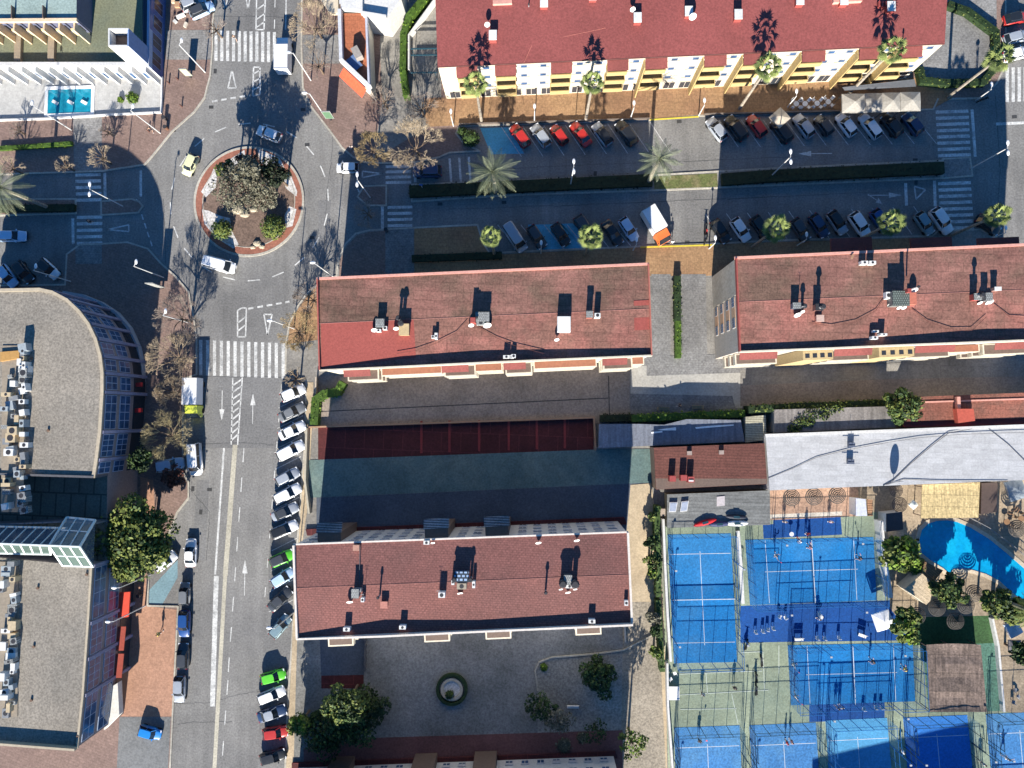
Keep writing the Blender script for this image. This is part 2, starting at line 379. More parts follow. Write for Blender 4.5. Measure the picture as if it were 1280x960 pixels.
zebra((251, 447), (354, 451), 13, (0, 44), .5)
zebra((270, 57), (343, 59), 11, (0, 38), .5)
zebra((110, 218.5), (111, 250), 5, (32, -.8), .5)
zebra((112, 271.5), (112, 304), 5, (32, -.6), .5)
zebra((498, 208), (498, 228), 4, (32, -.7), .45)
zebra((500, 259), (500, 282), 4, (31, -.7), .45)
zebra((1190, 139.5), (1193, 194), 8, (41, -1.4), .5)
zebra((1193, 229), (1197, 285), 8, (41, -1.4), .5)
zebra((1259, 106), (1289, 105), 5, (0, 43), .5)
for a, b_, w in [((131, 216), (131.5, 248), .45), ((91, 273), (91.5, 305), .45), ((519, 204), (519, 228), .4), ((478, 258), (478, 286), .45), ((1215, 137), (1219, 196), .45), ((1132, 229), (1133, 257), .45), ((1168, 226), (1169, 258), .45), ((1245, 155), (1290, 153), .45), ((176, 213), (176, 246), .4),
                 ((562, 198), (564, 228), .35), ((574, 197), (576, 227), .35), ((586, 196), (588, 226), .35)]: line(a, b_, w)
# lanes of the long street
line((280, 560), (269, 718), .3); dashes((305, 560), (285, 845), .15, 2.2, 2.4); dashes((285, 850), (277, 960), .15, 2.2, 2.4)
line((291, 472), (289, 556), .2); line((303, 472), (297, 556), .2)
for i in range(9): line((290.8 - i * .25, 482 + i * 8.6), (302.4 - i * .6, 474 + i * 8.6), .25)
m2 = MB(); line((294, 556), (281.5, 720), .75, .012, m2); line((281.5, 720), (268, 962), .6, .012, m2); struct('road_marking', m2, CREAM)
line((270.5, 720), (265.5, 883), .75)
dashes((352, 480), (330, 760), .12, 1.5, 3.0)
def arrow(x, y, ang, Lp=38, w=.13):
    c = G(x, y); d = Vector((math.cos(ang), math.sin(ang), 0)); o = Vector((-d.y, d.x, 0)); l = Lp / METERS
    p, q = c - d * l / 2, c + d * l * .12
    mk.sheet([(p - o * w / 2)[:2], (q - o * w / 2)[:2], (q + o * w / 2)[:2], (p + o * w / 2)[:2]], .009)
    mk.sheet([(q - o * .42)[:2], (c + d * l / 2)[:2], (q + o * .42)[:2]], .009)
arrow(277.5, 507, -math.pi / 2); arrow(316, 511, math.pi / 2); arrow(306, 722, math.pi / 2, 44); arrow(1019, 192, math.pi, 42); arrow(1106, 244, 0, 42); arrow(1094, 249, R(-35), 22)
def giveway(pts):
    for i in range(3): line(pts[i], pts[(i + 1) % 3], .22)
giveway([(290, 87), (285, 110), (295, 110)]); giveway([(330, 393), (340, 393), (334.5, 419)]); giveway([(135, 287), (161, 281), (161, 289.5)]); giveway([(477, 217), (453, 214), (453, 222)]); giveway([(1143, 233), (1157, 237), (1145, 249)])
giveway([(282, 12), (279, -6), (285, -6)]); giveway([(310, 12), (307, -6), (313, -6)])
for a, b_ in [((317, 84), (316, 120)), ((325, 84), (325, 118)), ((317, 84), (325, 84)), ((316, 120), (325, 118)), ((317, 92), (325, 88)), ((317, 102), (325, 98)), ((317, 112), (325, 108)),
              ((297, 388), (297, 421)), ((308, 385), (307, 421)), ((297, 388), (302, 385)), ((302, 385), (308, 385)), ((297, 421), (307, 421)), ((297, 404), (307, 396)), ((297, 414), (307, 406)),
              ((321, -10), (320, 37)), ((332, -10), (330, 37)), ((320, 37), (330, 37)), ((321, 12), (331, 5)), ((321, 24), (331, 17)), ((321, 34), (331, 27)),
              ((358, -10), (357, 37)), ((447, 236), (459, 258)), ((170, 249), (179, 259))]: line(a, b_, .22)
dashes((344, -6), (343, 36), .15); dashes((265, 127), (312, 119), .3, .9, .6); dashes((310, 386), (362, 377), .3, .9, .6); dashes((177, 268), (191, 310), .2, .9, .6)
RC = G(311.5, 252); rr = 12.65
for i in range(20):
    a = 2 * math.pi * i / 20; b_ = a + .155
    mk.sheet([(RC.x + r_ * math.cos(t), RC.y + r_ * math.sin(t)) for r_, t in ((rr - .09, a), (rr + .09, a), (rr + .09, b_), (rr - .09, b_))], .009)
struct('road_marking', mk, PAINT)
sm_ = MB()
for pts in [[(216, 880), (262, 878), (300, 868), (352, 860)], [(240, 556), (300, 553), (342, 556)], [(262, 20), (378, 22)], [(222, 905), (240, 903), (290, 902)], [(540, 216), (760, 205), (1000, 196)], [(560, 262), (780, 254), (1100, 240)], [(417, 170), (408, 250), (404, 340)], [(236, 610), (262, 640), (258, 700)], [(243, 470), (352, 472)], [(205, 250), (207, 330)], [(1244, 120), (1250, 210), (1246, 290)]]:
    for i in range(len(pts) - 1):
        n_ = 5
        for j in range(n_):
            a = (lerp(pts[i][0], pts[i + 1][0], j / n_) + random.uniform(-1, 1), lerp(pts[i][1], pts[i + 1][1], j / n_) + random.uniform(-1, 1)); b_ = (lerp(pts[i][0], pts[i + 1][0], (j + 1) / n_), lerp(pts[i][1], pts[i + 1][1], (j + 1) / n_)); line(a, b_, random.uniform(.04, .10), .006 + .0004 * j, sm_)
struct('road_crack', sm_, K((.07, .07, .07)))
m = MB()
for poly in ([(600, 160), (640, 159), (655, 192), (614, 193)], [(660, 281), (702, 280), (732, 312), (672, 314)], [(700, 280), (716, 279), (745, 311), (732, 312)]): m.sheet(P(poly), .006)
for poly in ([(222, 700), (222, 722), (202, 757), (186, 757), (187, 737)],): mb_ = MB(); mb_.sheet(P(poly), .006); struct('blue_parking_bay', mb_, BAYBLUE_SUN)
struct('blue_parking_bay', m, BAYBLUE)
m = MB()
for a, b_ in [((812, 150.5), (873, 146.5)), ((800, 309.5), (893, 306.5))]: line(a, b_, .25, .2, m)
struct('yellow_kerb_line', m, K((.62, .5, .06)))
# manhole covers and drains
m = MB()
for x, y in [(262, 612), (251, 640), (241, 611), (744, 217), (1064, 133), (1144, 200), (849, 152), (859, 303), (1268, 146), (379, 137), (269, 89), (217, 163), (384, 181), (390, 297), (264, 134), (1145, 228), (630, 253), (550, 255)]:
    c = G(x, y); m.box((c.x, c.y, .012), (.75, .5, .008), R(random.choice((0, 3, 88))))
struct('drain_cover', m, K((.05, .05, .05)))
# ------------------------------------------------------------------ building materials
ROOFA = mat('red_coated_roof', (.245, .068, .062), var=.14, scale=6, big=.10, second=(.215, .060, .054), secondscale=.05)
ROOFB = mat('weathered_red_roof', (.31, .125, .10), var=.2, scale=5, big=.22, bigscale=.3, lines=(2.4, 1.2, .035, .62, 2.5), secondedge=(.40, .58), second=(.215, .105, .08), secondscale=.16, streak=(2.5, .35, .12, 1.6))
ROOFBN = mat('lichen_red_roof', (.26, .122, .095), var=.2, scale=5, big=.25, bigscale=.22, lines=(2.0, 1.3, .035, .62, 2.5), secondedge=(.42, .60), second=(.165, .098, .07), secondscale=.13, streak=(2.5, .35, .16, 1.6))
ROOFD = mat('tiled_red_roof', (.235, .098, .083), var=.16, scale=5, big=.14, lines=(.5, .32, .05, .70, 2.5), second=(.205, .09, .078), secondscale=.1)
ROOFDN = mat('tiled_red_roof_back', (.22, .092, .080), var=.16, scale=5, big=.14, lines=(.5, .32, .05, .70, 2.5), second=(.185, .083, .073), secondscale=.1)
ROOFF = mat('gravel_roof', (.235, .21, .175), var=.22, scale=6, big=.16, second=(.195, .178, .152), secondscale=.07, streak=(0, .9, .05, .1))
REPAIR = mat('fresh_red_paint', (.28, .070, .057), var=.1, big=.05)
PINK = K((.60, .30, .24)); CREAMW = K((.55, .50, .40)); WHITEW = K((.56, .555, .54)); YELL = K((.44, .32, .14)); YELP = K((.42, .32, .17))
GREYW = mat('grey_render', (.40, .36, .31), var=.1, big=.15); SHUT = K((.30, .31, .34)); DARKW = K((.03, .035, .045), rough=.25)
ORNG = K((.27, .115, .07)); AWN = mat('red_awning_cloth', (.19, .055, .048), var=.1); BROWND = K((.14, .10, .08))
GREENR = mat('green_grey_roof', (.18, .185, .115), var=.15, scale=6, big=.14, second=(.15, .165, .115))
BLUEG = K((.05, .10, .26), rough=.25); LAV = mat('lavender_panel', (.22, .22, .31), var=.1); TAUPE = mat('taupe_cladding', (.23, .19, .185), var=.1, big=.1)
PANE = mat('window_pane', (.035, .08, .17), rough=.12, var=.3, scale=.8, big=.3, bigscale=.3, spec=.6)

def pxw(px, z): return [tuple(G(x, y, z)[:2]) for x, y in px]
def dirn(a, b_):
    d = Vector((b_[0] - a[0], b_[1] - a[1])); L_ = d.length; d /= L_; return d, L_
def fbox(mb, A, B, s0, s1, z0, z1, o0, o1, flip=1):
    """box on the wall A->B: s along (metres), o outward (right hand side of A->B when flip=1)"""
    d, L_ = dirn(A, B); n = Vector((d.y, -d.x)) * flip; a = Vector(A[:2])
    q = [a + d * s + n * o for s, o in ((s0, o0), (s1, o0), (s1, o1), (s0, o1))]
    mb.prism([tuple(p) for p in q], z0, z1); return mb
def windows(par, A, B, z0, z1, ss, w, frame=WHITEW, pane=PANE, flip=1, shutter=None, muls=1):
    for s in ss:
        m = MB(); fbox(m, A, B, s - w / 2, s + w / 2, z0, z1, -.02, .06, flip)
        wd = part('window', m, frame, par)
        p = MB(); k = muls + 1; e = .08; ww = (w - e * (k + 1)) / k
        for j in range(k): a = s - w / 2 + e + j * (ww + e); fbox(p, A, B, a, a + ww, z0 + e, z1 - e, .0, .075, flip)
        part('pane', p, pane, wd)
        if shutter:
            q = MB(); fbox(q, A, B, s - w / 2 - .05, s + w / 2 + .05, z1 - (z1 - z0) * random.uniform(.15, .6), z1 + .05, .076, .13, flip); part('shutter', q, shutter, wd)
def gable(root, px, h, rise, ms, mn, name='roof', lip=.22, t=.5):
    q = pxw(px, h); TL, TR, BR, BL = q
    ml = tuple(lerp(TL[i], BL[i], t) for i in (0, 1)); mr = tuple(lerp(TR[i], BR[i], t) for i in (0, 1))
    m = MB(); b0 = h - lip
    V = [(*TL, b0), (*TR, b0), (*BR, b0), (*BL, b0), (*TL, h), (*TR, h), (*BR, h), (*BL, h), (*ml, h + rise), (*mr, h + rise)]
    m.add(V, [(0, 1, 2, 3), (1, 0, 4, 5), (3, 2, 6, 7), (0, 3, 7, 8, 4), (2, 1, 5, 9, 6)])
    m.mi[:] = [0] * len(m.mi)
    m.add(V, [(7, 6, 9, 8)]); m.cur = 1; m.add(V, [(8, 9, 5, 4)])
    cp_ = MB(); cp_.tube((*ml, h + rise), (*mr, h + rise), .04, n=6); part('ridge_cap', cp_, K((.23, .10, .085)), root)
    return part(name, m, [ms, mn], root), q
def parapet(root, pts, th, z0, hs, mt, name='parapet', label=None):
    m = MB(); m.wall(pts, th, z0, hs); return part(name, m, mt, root, label=label)
def walls(root, q, z1, mt, inset=.3, z0=0.0, name='wall'):
    n = len(q); a = sum(q[i][0] * q[(i + 1) % n][1] - q[(i + 1) % n][0] * q[i][1] for i in range(n)); sg = 1 if a > 0 else -1; out = []
    for i in range(n):
        p0, p1, p2 = Vector(q[i - 1][:2]), Vector(q[i][:2]), Vector(q[(i + 1) % n][:2]); d1 = (p1 - p0).normalized(); d2 = (p2 - p1).normalized()
        n1 = Vector((-d1.y, d1.x)) * sg; n2 = Vector((-d2.y, d2.x)) * sg; b_ = (n1 + n2); b_ = b_ / max(.3, b_.dot(n1)) ; out.append(tuple(p1 + b_ * min(inset, .04)))
    m = MB(); m.prism(out, z0, z1); return part(name, m, mt, root)
def base_of(px, h):
    q = pxw(px, h); return (sum(p[0] for p in q) / len(q), sum(p[1] for p in q) / len(q), 0)
def rz(root_z, x, y): return G(x, y, root_z)

# ------------------------------------------------------------------ A : long block with the yellow balconies
hA = 10.6
pxA = [(543, -70), (1184, -92), (1181, 54), (547, 83)]
A = thing('apartment_block', 'long cream apartment block with bright red roof and yellow balconies above the parked cars', 'apartment block', base_of(pxA, hA), group='apartment blocks with red roofs')
_, qA = gable(A, pxA, hA, .55, ROOFA, ROOFA, t=.45)
walls(A, qA, hA - .25, CREAMW, inset=.25)
SA, SB = G(547, 83, hA), G(1181, 54, hA); dA, LA = dirn(SA, SB)
def on(A_, B_, h, x):   # distance along a roof line of the picture column x
    t = (x - A_[0]) / (B_[0] - A_[0]); return t
def sA(x): return (x - 547.5) / (1180 - 547.5) * LA
bays = [(571, 597), (620, 646), (691, 717), (762, 788), (810, 837), (884, 911), (933, 960), (1006, 1034), (1077, 1105), (1126, 1154)]
m = MB(); fbox(m, SA, SB, 0, LA, hA - .2, hA - .02, .02, .12); part('gutter', m, K((.12, .05, .045)), A)
for i, (x0, x1) in enumerate(bays):
    s0, s1 = sA(x0), sA(x1)
    for zz in (2.9, 5.5, 8.1):
        bal = MB(); fbox(bal, SA, SB, s0, s1, zz, zz + .18, 0, 1.35)
        fl = part('balcony', bal, YELP, A)
        r = MB(); fbox(r, SA, SB, s0, s1, zz + .18, zz + 1.05, 1.22, 1.36); fbox(r, SA, SB, s0, s0 + .12, zz + .18, zz + 1.05, 0, 1.22); fbox(r, SA, SB, s1 - .12, s1, zz + .18, zz + 1.05, 0, 1.22)
        part('railing', r, YELL, fl)
        m = MB(); fbox(m, SA, SB, s0 + .3, s1 - .3, zz + .2, zz + 2.2, -.02, .03); part('balcony_door', m, DARKW, A)
    a = G(lerp(x0, x1, .5), lerp(83, 54, (x0 - 547) / 633), hA)
    n = Vector((dA.y, -dA.x)); p0 = Vector(SA[:2]) + dA * (s0 - .05); p1 = Vector(SA[:2]) + dA * (s1 + .05)
    m = MB(); V = [(*(p0 + n * .12), hA - .28), (*(p1 + n * .12), hA - .28), (*(p1 + n * 1.5), hA - .62), (*(p0 + n * 1.5), hA - .62)]
    m.add(V + [(x, y, z - .06) for x, y, z in V], [(3, 2, 1, 0), (4, 5, 6, 7), (0, 1, 5, 4), (1, 2, 6, 5), (2, 3, 7, 6), (3, 0, 4, 7)])
    part('awning', m, AWN if i != 0 else AWN, A)
    if x0 > 800:
        m = MB(); fbox(m, SA, SB, s0 - .2, s0 - .05, .4, hA - .7, 0, 1.3); part('side_screen', m, YELL, A)
ss = []
for i in range(len(bays)):
    e = bays[i + 1][0] if i + 1 < len(bays) else 1180
    g0, g1 = sA(bays[i][1]), sA(e)
    for zz in (3.9, 6.5, 9.2):
        if g1 - g0 > 3.2: ss.append((g0 + 1.2, zz)); ss.append((g1 - 1.1, zz))
        elif g1 - g0 > 1.8: ss.append(((g0 + g1) / 2, zz))
for s, zz in ss: windows(A, SA, SB, zz, zz + .75, [s], 1.0, frame=SHUT, muls=0)
for i in range(30):      # street level shop openings
    s = 1.6 + i * (LA - 3) / 29
    windows(A, SA, SB, .5, 2.5, [s], 1.7, frame=GREYW, pane=DARKW, muls=1)
wall_sill = MB()
for s, zz in ss: wall_sill = MB(); fbox(wall_sill, SA, SB, s - .9, s + .9, zz - .12, zz - .04, .03, .14); part('sill', wall_sill, K((.52, .48, .40)), A)
for a, b_ in [((700, -20), (655, 78)), ((757, 35), (640, 60))]:
    m = MB(); m.tube(G(*a, hA + .25), G(*b_, hA + .08), .03, n=4); part('roof_cable', m, K((.55, .2, .15)), A)

# ------------------------------------------------------------------ B : weathered block in the middle
hB = 11.3
pxB = [(397, 349.5), (810, 331), (814, 444), (400, 462.5)]
B = thing('apartment_block', 'weathered red roofed apartment block facing the street median, bright repainted corner at one end', 'apartment block', base_of(pxB, hB), group='apartment blocks with red roofs')
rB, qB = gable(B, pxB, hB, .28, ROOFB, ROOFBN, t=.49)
walls(B, qB, hB - .25, CREAMW, inset=.3)
parapet(B, [G(397, 348.5, hB), G(810, 330, hB)], .35, hB - .2, hB + .12, PINK)
parapet(B, [G(397.6, 350, hB), G(400.3, 462, hB)], .18, hB - .2, hB + .52, K((.36, .10, .08)))
parapet(B, [G(810, 331, hB), G(814, 444, hB)], .18, hB - .2, hB + .52, K((.36, .12, .09)))
parapet(B, [G(400, 463, hB), G(500, 458.8, hB), G(600, 454, hB), G(814, 444.6, hB)], .22, hB - .3, [hB + .2, hB + .7, hB + .85, hB + .5], CREAMW)
def roofpatch(root, px, h, rise, tl, tr, z_eps, mt, name):
    m = MB(); m.add([(*G(x, y, h + dz)[:2], h + dz + z_eps) for (x, y, dz) in px], [(3, 2, 1, 0)]); 
    return part(name, m, mt, root)
roofpatch(B, [(401, 404.5, .27), (517, 399.6, .27), (520, 447, .05), (402, 460.5, .01)], hB, .45, 0, 0, .012, REPAIR, 'repainted_patch')
roofpatch(B, [(792, 376, .24), (811, 375, .24), (812, 412, .17), (793, 413, .17)], hB, .45, 0, 0, .03, REPAIR, 'repainted_patch')
def south_balconies(root, A_, B_, wallh, L_, pattern):
    for kind, s0, s1 in pattern:
        if kind == 'awn':
            n_, = (Vector((dirn(A_, B_)[0].y, -dirn(A_, B_)[0].x)),); d_ = dirn(A_, B_)[0]
            p0 = Vector(A_[:2]) + d_ * s0; p1 = Vector(A_[:2]) + d_ * s1; z = wallh - .45
            V = [(*(p0 + n_ * .05), z), (*(p1 + n_ * .05), z), (*(p1 + n_ * 1.1), z - .4), (*(p0 + n_ * 1.1), z - .4)]
            m = MB(); m.add(V + [(x, y, zz - .07) for x, y, zz in V], [(3, 2, 1, 0), (4, 5, 6, 7), (0, 1, 5, 4), (1, 2, 6, 5), (2, 3, 7, 6), (3, 0, 4, 7)]); part('awning', m, AWN, root)
            for zz in (2.9, 5.6, 8.2):
                m = MB(); fbox(m, A_, B_, s0 + .2, s1 + .9, zz, zz + 1.0, .05, 1.6); bl = part('balcony', m, CREAMW, root)
                m = MB(); fbox(m, A_, B_, s0 + .4, s1 + .7, zz + 1.0, zz + 1.02, .2, 1.45); part('balcony_floor', m, BROWND, bl)
        elif kind == 'org':
            for zz in (2.9, 5.6, 8.2):
                m = MB(); fbox(m, A_, B_, s0, s1, zz, zz + .95, .05, 1.1); bl = part('balcony', m, CREAMW, root)
                m = MB(); fbox(m, A_, B_, s0 + .15, s1 - .15, zz + .95, zz + .97, .05, .98); part('balcony_floor', m, ORNG, bl)
        elif kind == 'hol':
            m = MB(); fbox(m, A_, B_, s0, s1, 1.0, wallh - .6, .05, 1.5); bl = part('perforated_bay', m, YELP, root)
            m = MB(); k = 4
            for j in range(k): a = s0 + (s1 - s0) * (j + .3) / k; m = MB(); fbox(m, A_, B_, a, a + .6, wallh - .6, wallh - .58, .6, 1.2); part('opening', m, DARKW, bl)
B0, B1 = G(400, 462.5, hB), G(814, 444, hB); LB = dirn(B0, B1)[1]
def sB(x): return (x - 400) / 414 * LB
south_balconies(B, B0, B1, hB, LB, [('awn', sB(428), sB(462)), ('org', sB(473), sB(551)), ('awn', sB(552), sB(586)), ('org', sB(592), sB(628)), ('awn', sB(630), sB(658)), ('org', sB(668), sB(748)), ('awn', sB(754), sB(785)), ('org', sB(792), sB(808))])
N0, N1 = G(810, 332, hB), G(397, 350, hB)
for zz in (1.2, 4.0, 6.7, 9.0): windows(B, N0, N1, zz, zz + 1.2, [3 + i * 4.6 for i in range(10)], 1.2)

# ------------------------------------------------------------------ C : block to the right
hC = 12.8
pxC = [(919, 323.5), (1322, 305), (1326, 423.5), (924, 439.5)]
C = thing('apartment_block', 'weathered red roofed apartment block at the right with a windowed grey end wall', 'apartment block', base_of(pxC, hC), group='apartment blocks with red roofs')
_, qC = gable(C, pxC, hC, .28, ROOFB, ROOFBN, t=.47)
walls(C, qC, hC - .25, GREYW, inset=.12)
parapet(C, [G(919, 322.5, hC), G(1322, 304, hC)], .35, hC - .2, hC + .12, PINK)
parapet(C, [G(919.5, 324, hC), G(924, 439, hC)], .18, hC - .2, hC + .52, K((.30, .07, .06)))
parapet(C, [G(924, 440, hC), G(1040, 435.5, hC), G(1120, 432, hC), G(1230, 428, hC), G(1326, 424, hC)], .22, hC - .3, [hC + .5, hC + .5, hC + .6, hC + .85, hC + .7], CREAMW)
C0, C1 = G(924, 439.5, hC), G(1326, 423.5, hC); LC = dirn(C0, C1)[1]
def sC(x): return (x - 924) / 402 * LC
south_balconies(C, C0, C1, hC, LC, [('awn', sC(926), sC(974)), ('hol', sC(1006), sC(1044)), ('awn', sC(1046), sC(1094)), ('hol', sC(1102), sC(1146)), ('awn', sC(1148), sC(1198)), ('org', sC(1200), sC(1246)), ('awn', sC(1248), sC(1300))])
W0, W1 = G(919.5, 324, hC), G(924, 439, hC); LW = dirn(W0, W1)[1]
for zz in (1.3, 4.3, 7.3, 10.2):
    m = MB(); fbox(m, W0, W1, LW * .40, LW * .73, zz - .2, zz + 1.5, -.02, .05, 1); part('window_band', m, K((.48, .30, .19)), C)
    windows(C, W0, W1, zz, zz + 1.35, [LW * .45, LW * .68], 1.35, flip=1, frame=WHITEW)
m = MB(); fbox(m, W0, W1, 0, LW * .385, .3, hC - .3, .0, .06); part('wall_panel', m, mat('beige_grey_render', (.36, .325, .27), var=.1, streak=(0, .4, .1, 2)), C)
N0, N1 = G(1322, 306, hC), G(919, 325, hC)
for zz in (1.2, 4.2, 7.2, 10.2): windows(C, N0, N1, zz, zz + 1.2, [3 + i * 4.6 for i in range(9)], 1.2)
for x in (1040, 1140, 1224):
    a, b_ = G(x, 312, 8.5), G(x + 50, 310, 8.5); m = MB(); fbox(m, b_, a, 0, 5.8, 8.3, 8.6, -.4, 1.6); part('rear_awning', m, AWN, C)

# ------------------------------------------------------------------ D : lower block
hD = 11.2
pxD = [(367.5, 681), (784.5, 665.5), (789.5, 779), (372, 798)]
D = thing('apartment_block', 'brown red tiled apartment block north of the fountain courtyard, pale walls towards the dark yard', 'apartment block', base_of(pxD, hD), group='apartment blocks with red roofs')
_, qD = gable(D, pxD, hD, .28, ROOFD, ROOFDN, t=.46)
walls(D, qD, hD - .25, WHITEW, inset=.12)
WLIP = K((.62, .56, .50))
parapet(D, [G(367.5, 680.5, hD), G(784.5, 665, hD)], .22, hD - .2, hD + .12, WLIP)
parapet(D, [G(368, 682, hD), G(372.3, 797, hD)], .28, hD - .2, hD + .5, WLIP)
parapet(D, [G(784.5, 666, hD), G(789.5, 778.5, hD)], .28, hD - .2, hD + .5, WLIP)
parapet(D, [G(372, 798.3, hD), G(430, 795.5, hD), G(480, 793, hD), G(600, 788, hD), G(789.5, 779.3, hD)], .26, hD - .3, [hD + .3, hD + .65, hD + .95, hD + .65, hD + .85], WLIP)
def north_side(root, px, h, bays_, wcount):
    A_, B_ = G(*px[1], h), G(*px[0], h); d_, L_ = dirn(A_, B_)
    for xc in bays_:
        t = (px[1][0] - xc) / (px[1][0] - px[0][0]); s = t * L_
        m = MB(); fbox(m, A_, B_, s - 1.65, s + 1.65, .1, h - 1.6, 0, 1.25); bay = part('stair_bay', m, BROWND, root)
        r = MB(); n_ = Vector((d_.y, -d_.x)); a = Vector(A_[:2]) + d_ * (s - 1.8); b_ = Vector(A_[:2]) + d_ * (s + 1.8)
        k = 4
        for j in range(k):
            o0, o1 = 1.27 + 1.3 * j / k, 1.27 + 1.3 * (j + 1) / k; z0 = h - 1.5 - .17 * j
            q = [a + n_ * o0, b_ + n_ * o0, b_ + n_ * o1, a + n_ * o1]; r.prism([tuple(p) for p in q], z0 - .12, z0)
        part('ribbed_roof', r, mat('ribbed_sheet', (.40, .36, .35), lines=(40, .33, .09, .35, 2)), bay)
    for zz in (1.0, 3.7, 6.4, 9.0):
        ss = [1.6 + i * (L_ - 3.2) / (wcount - 1) for i in range(wcount)]
        ok = [s for s in ss if all(abs(s - (px[1][0] - xc) / (px[1][0] - px[0][0]) * L_) > 2.6 for xc in bays_)]
        windows(root, A_, B_, zz, zz + 1.25, ok, 1.15, frame=SHUT if zz > 5 else WHITEW, shutter=K((.45, .45, .48)))
north_side(D, pxD, hD, (408, 545, 622), 21)
D0, D1 = G(*pxD[3], hD), G(*pxD[2], hD); LD = dirn(D0, D1)[1]
for x in (405, 528, 606, 720):
    for zz in (2.9, 5.6, 8.3):
        s = (x - 372) / 417 * LD; m = MB(); fbox(m, D0, D1, s, s + 3.6, zz, zz + 1.0, .0, 1.9); bl = part('balcony', m, K((.62, .56, .44)), D)
        m = MB(); fbox(m, D0, D1, s + .2, s + 3.4, zz + 1.0, zz + 1.02, .1, 1.7); part('balcony_floor', m, BROWND, bl)
m = MB(); a, b_ = G(800, 652, 0), G(375, 667, 0)
m.prism([tuple(G(x, y, 0)[:2]) for x, y in [(383, 661), (780, 646), (783, 655), (385, 669)]], .12, .45); part('entrance_step', m, REDF, D)

# ------------------------------------------------------------------ E : block at the bottom edge
hE = 11.2
k = 1 / (1 - hE / H)
pxE = [(662 + (x - 662) * k, 520 + (y - 520) * k) for x, y in [(373, 958), (767, 944), (772, 1070), (377, 1084)]]
E = thing('apartment_block', 'white walled apartment block cut off by the bottom edge of the photo, red base strip', 'apartment block', base_of(pxE, hE), group='apartment blocks with red roofs')
_, qE = gable(E, pxE, hE, .4, ROOFD, ROOFDN)
walls(E, qE, hE - .25, WHITEW, inset=.12)
north_side(E, pxE, hE, (405, 520, 603), 20)
m = MB(); m.prism([tuple(G(x, y, 0)[:2]) for x, y in [(366, 952), (769, 938), (772, 946), (366, 960)]], .12, .5); part('entrance_step', m, REDF, E)

# ------------------------------------------------------------------ F : curved office building, left
hF = 11.3
n_out = [(-75, 364), (0, 363), (50, 362), (66, 365.5), (84, 375), (99, 389), (111, 405), (120, 424), (126, 445), (128.5, 466), (128.5, 490), (125.5, 540), (121, 575), (117.5, 596)]
s_out = [(115, 708), (110.5, 780), (104, 870), (97, 934), (-75, 921)]
Fb = thing('office_building', 'wide office building with rounded corner, gravel roof and rows of blue windows', 'office building', (G(20, 600, hF).x, G(20, 600, hF).y, 0))
qn = pxw(n_out, hF); qs = pxw(s_out, hF)
m = MB(); m.prism(qn + pxw([(-75, 590)], hF), 0, hF); part('wall', m, TAUPE, Fb)
m = MB(); m.prism(pxw([(-75, 690)], hF) + qs, 0, hF); part('wall', m, TAUPE, Fb)
m = MB(); m.prism(pxw([(-75, 590), (117.5, 596), (115, 708), (-75, 690)], hF), 0, hF - 3.2); part('court_wall', m, TAUPE, Fb)
c = mat('court_roof_panels', (.13, .135, .11), lines=(2.2, 3.4, .12, .45, 2), var=.15)
m = MB(); m.sheet(pxw([(-75, 590), (117.5, 596), (115, 708), (-75, 690)], hF), hF - 3.19); part('court_roof', m, c, Fb)
m = MB(); m.sheet(qn + pxw([(-75, 590)], hF), hF + .01); part('roof', m, ROOFF, Fb)
m = MB(); m.sheet(pxw([(-75, 690)], hF) + qs, hF + .01); part('roof', m, ROOFF, Fb)
RIM = K((.40, .34, .25))
parapet(Fb, qn, .45, hF, hF + .22, RIM)
parapet(Fb, qs[:4], .3, hF, hF + .2, RIM)
parapet(Fb, [qs[3], qs[4]], .3, hF, hF + .85, RIM)
parapet(Fb, pxw([(-75, 590), (117.5, 596)], hF), .3, hF - 3.2, hF + .3, K((.10, .10, .11)))
parapet(Fb, pxw([(-75, 659), (84, 652), (117, 655)], hF), .2, hF - 3.2, hF + .1, K((.12, .13, .15)))
# window bays along the outer walls
def office_bays(pts, bay, red=False):
    """walk an outer wall (clockwise) and set two storeys of windows, piers and an arcade"""
    acc = []; tot = 0
    for i in range(len(pts) - 1):
        d_, L_ = dirn(pts[i], pts[i + 1]); nb = max(1, round(L_ / bay))
        for j in range(nb):
            s0, s1 = L_ * j / nb, L_ * (j + 1) / nb; A_, B_ = pts[i], pts[i + 1]
            for (z0, z1) in ((4.4, 7.0), (7.9, 10.6)):
                m = MB(); fbox(m, A_, B_, s0 + .35, s1 - .35, z0, z1, -.02, .08, -1); wd = part('window', m, K((.33, .40, .52)), Fb)
                p = MB(); w = s1 - s0 - .7; kk = 4 if w > 3 else (2 if w > 1.5 else 1); e = .1; ww = (w - e * (kk + 1)) / kk
                for q in range(kk):
                    a = s0 + .35 + e + q * (ww + e)
                    fbox(p, A_, B_, a, a + ww, z0 + e, (z0 + z1) / 2 - .1, 0, .1, -1); fbox(p, A_, B_, a, a + ww, (z0 + z1) / 2 + .05, z1 - e, 0, .1, -1)
                part('pane', p, PANE, wd)
            m = MB(); fbox(m, A_, B_, s0 + .3, s1 - .3, .3, 3.4, -.02, .06, -1); part('shopfront', m, DARKW if not red else K((.22, .05, .04)), Fb)
            m = MB(); fbox(m, A_, B_, s0 - .22, s0 + .22, .1, hF - .2, 0, .3, -1); part('pier', m, LAV, Fb)
curve = [Vector(p) for p in qn]
office_bays(qn[2:10], 3.4); office_bays(qn[9:14], 5.3)
office_bays([qs[0], qs[1], qs[2], qs[3]], 5.5)
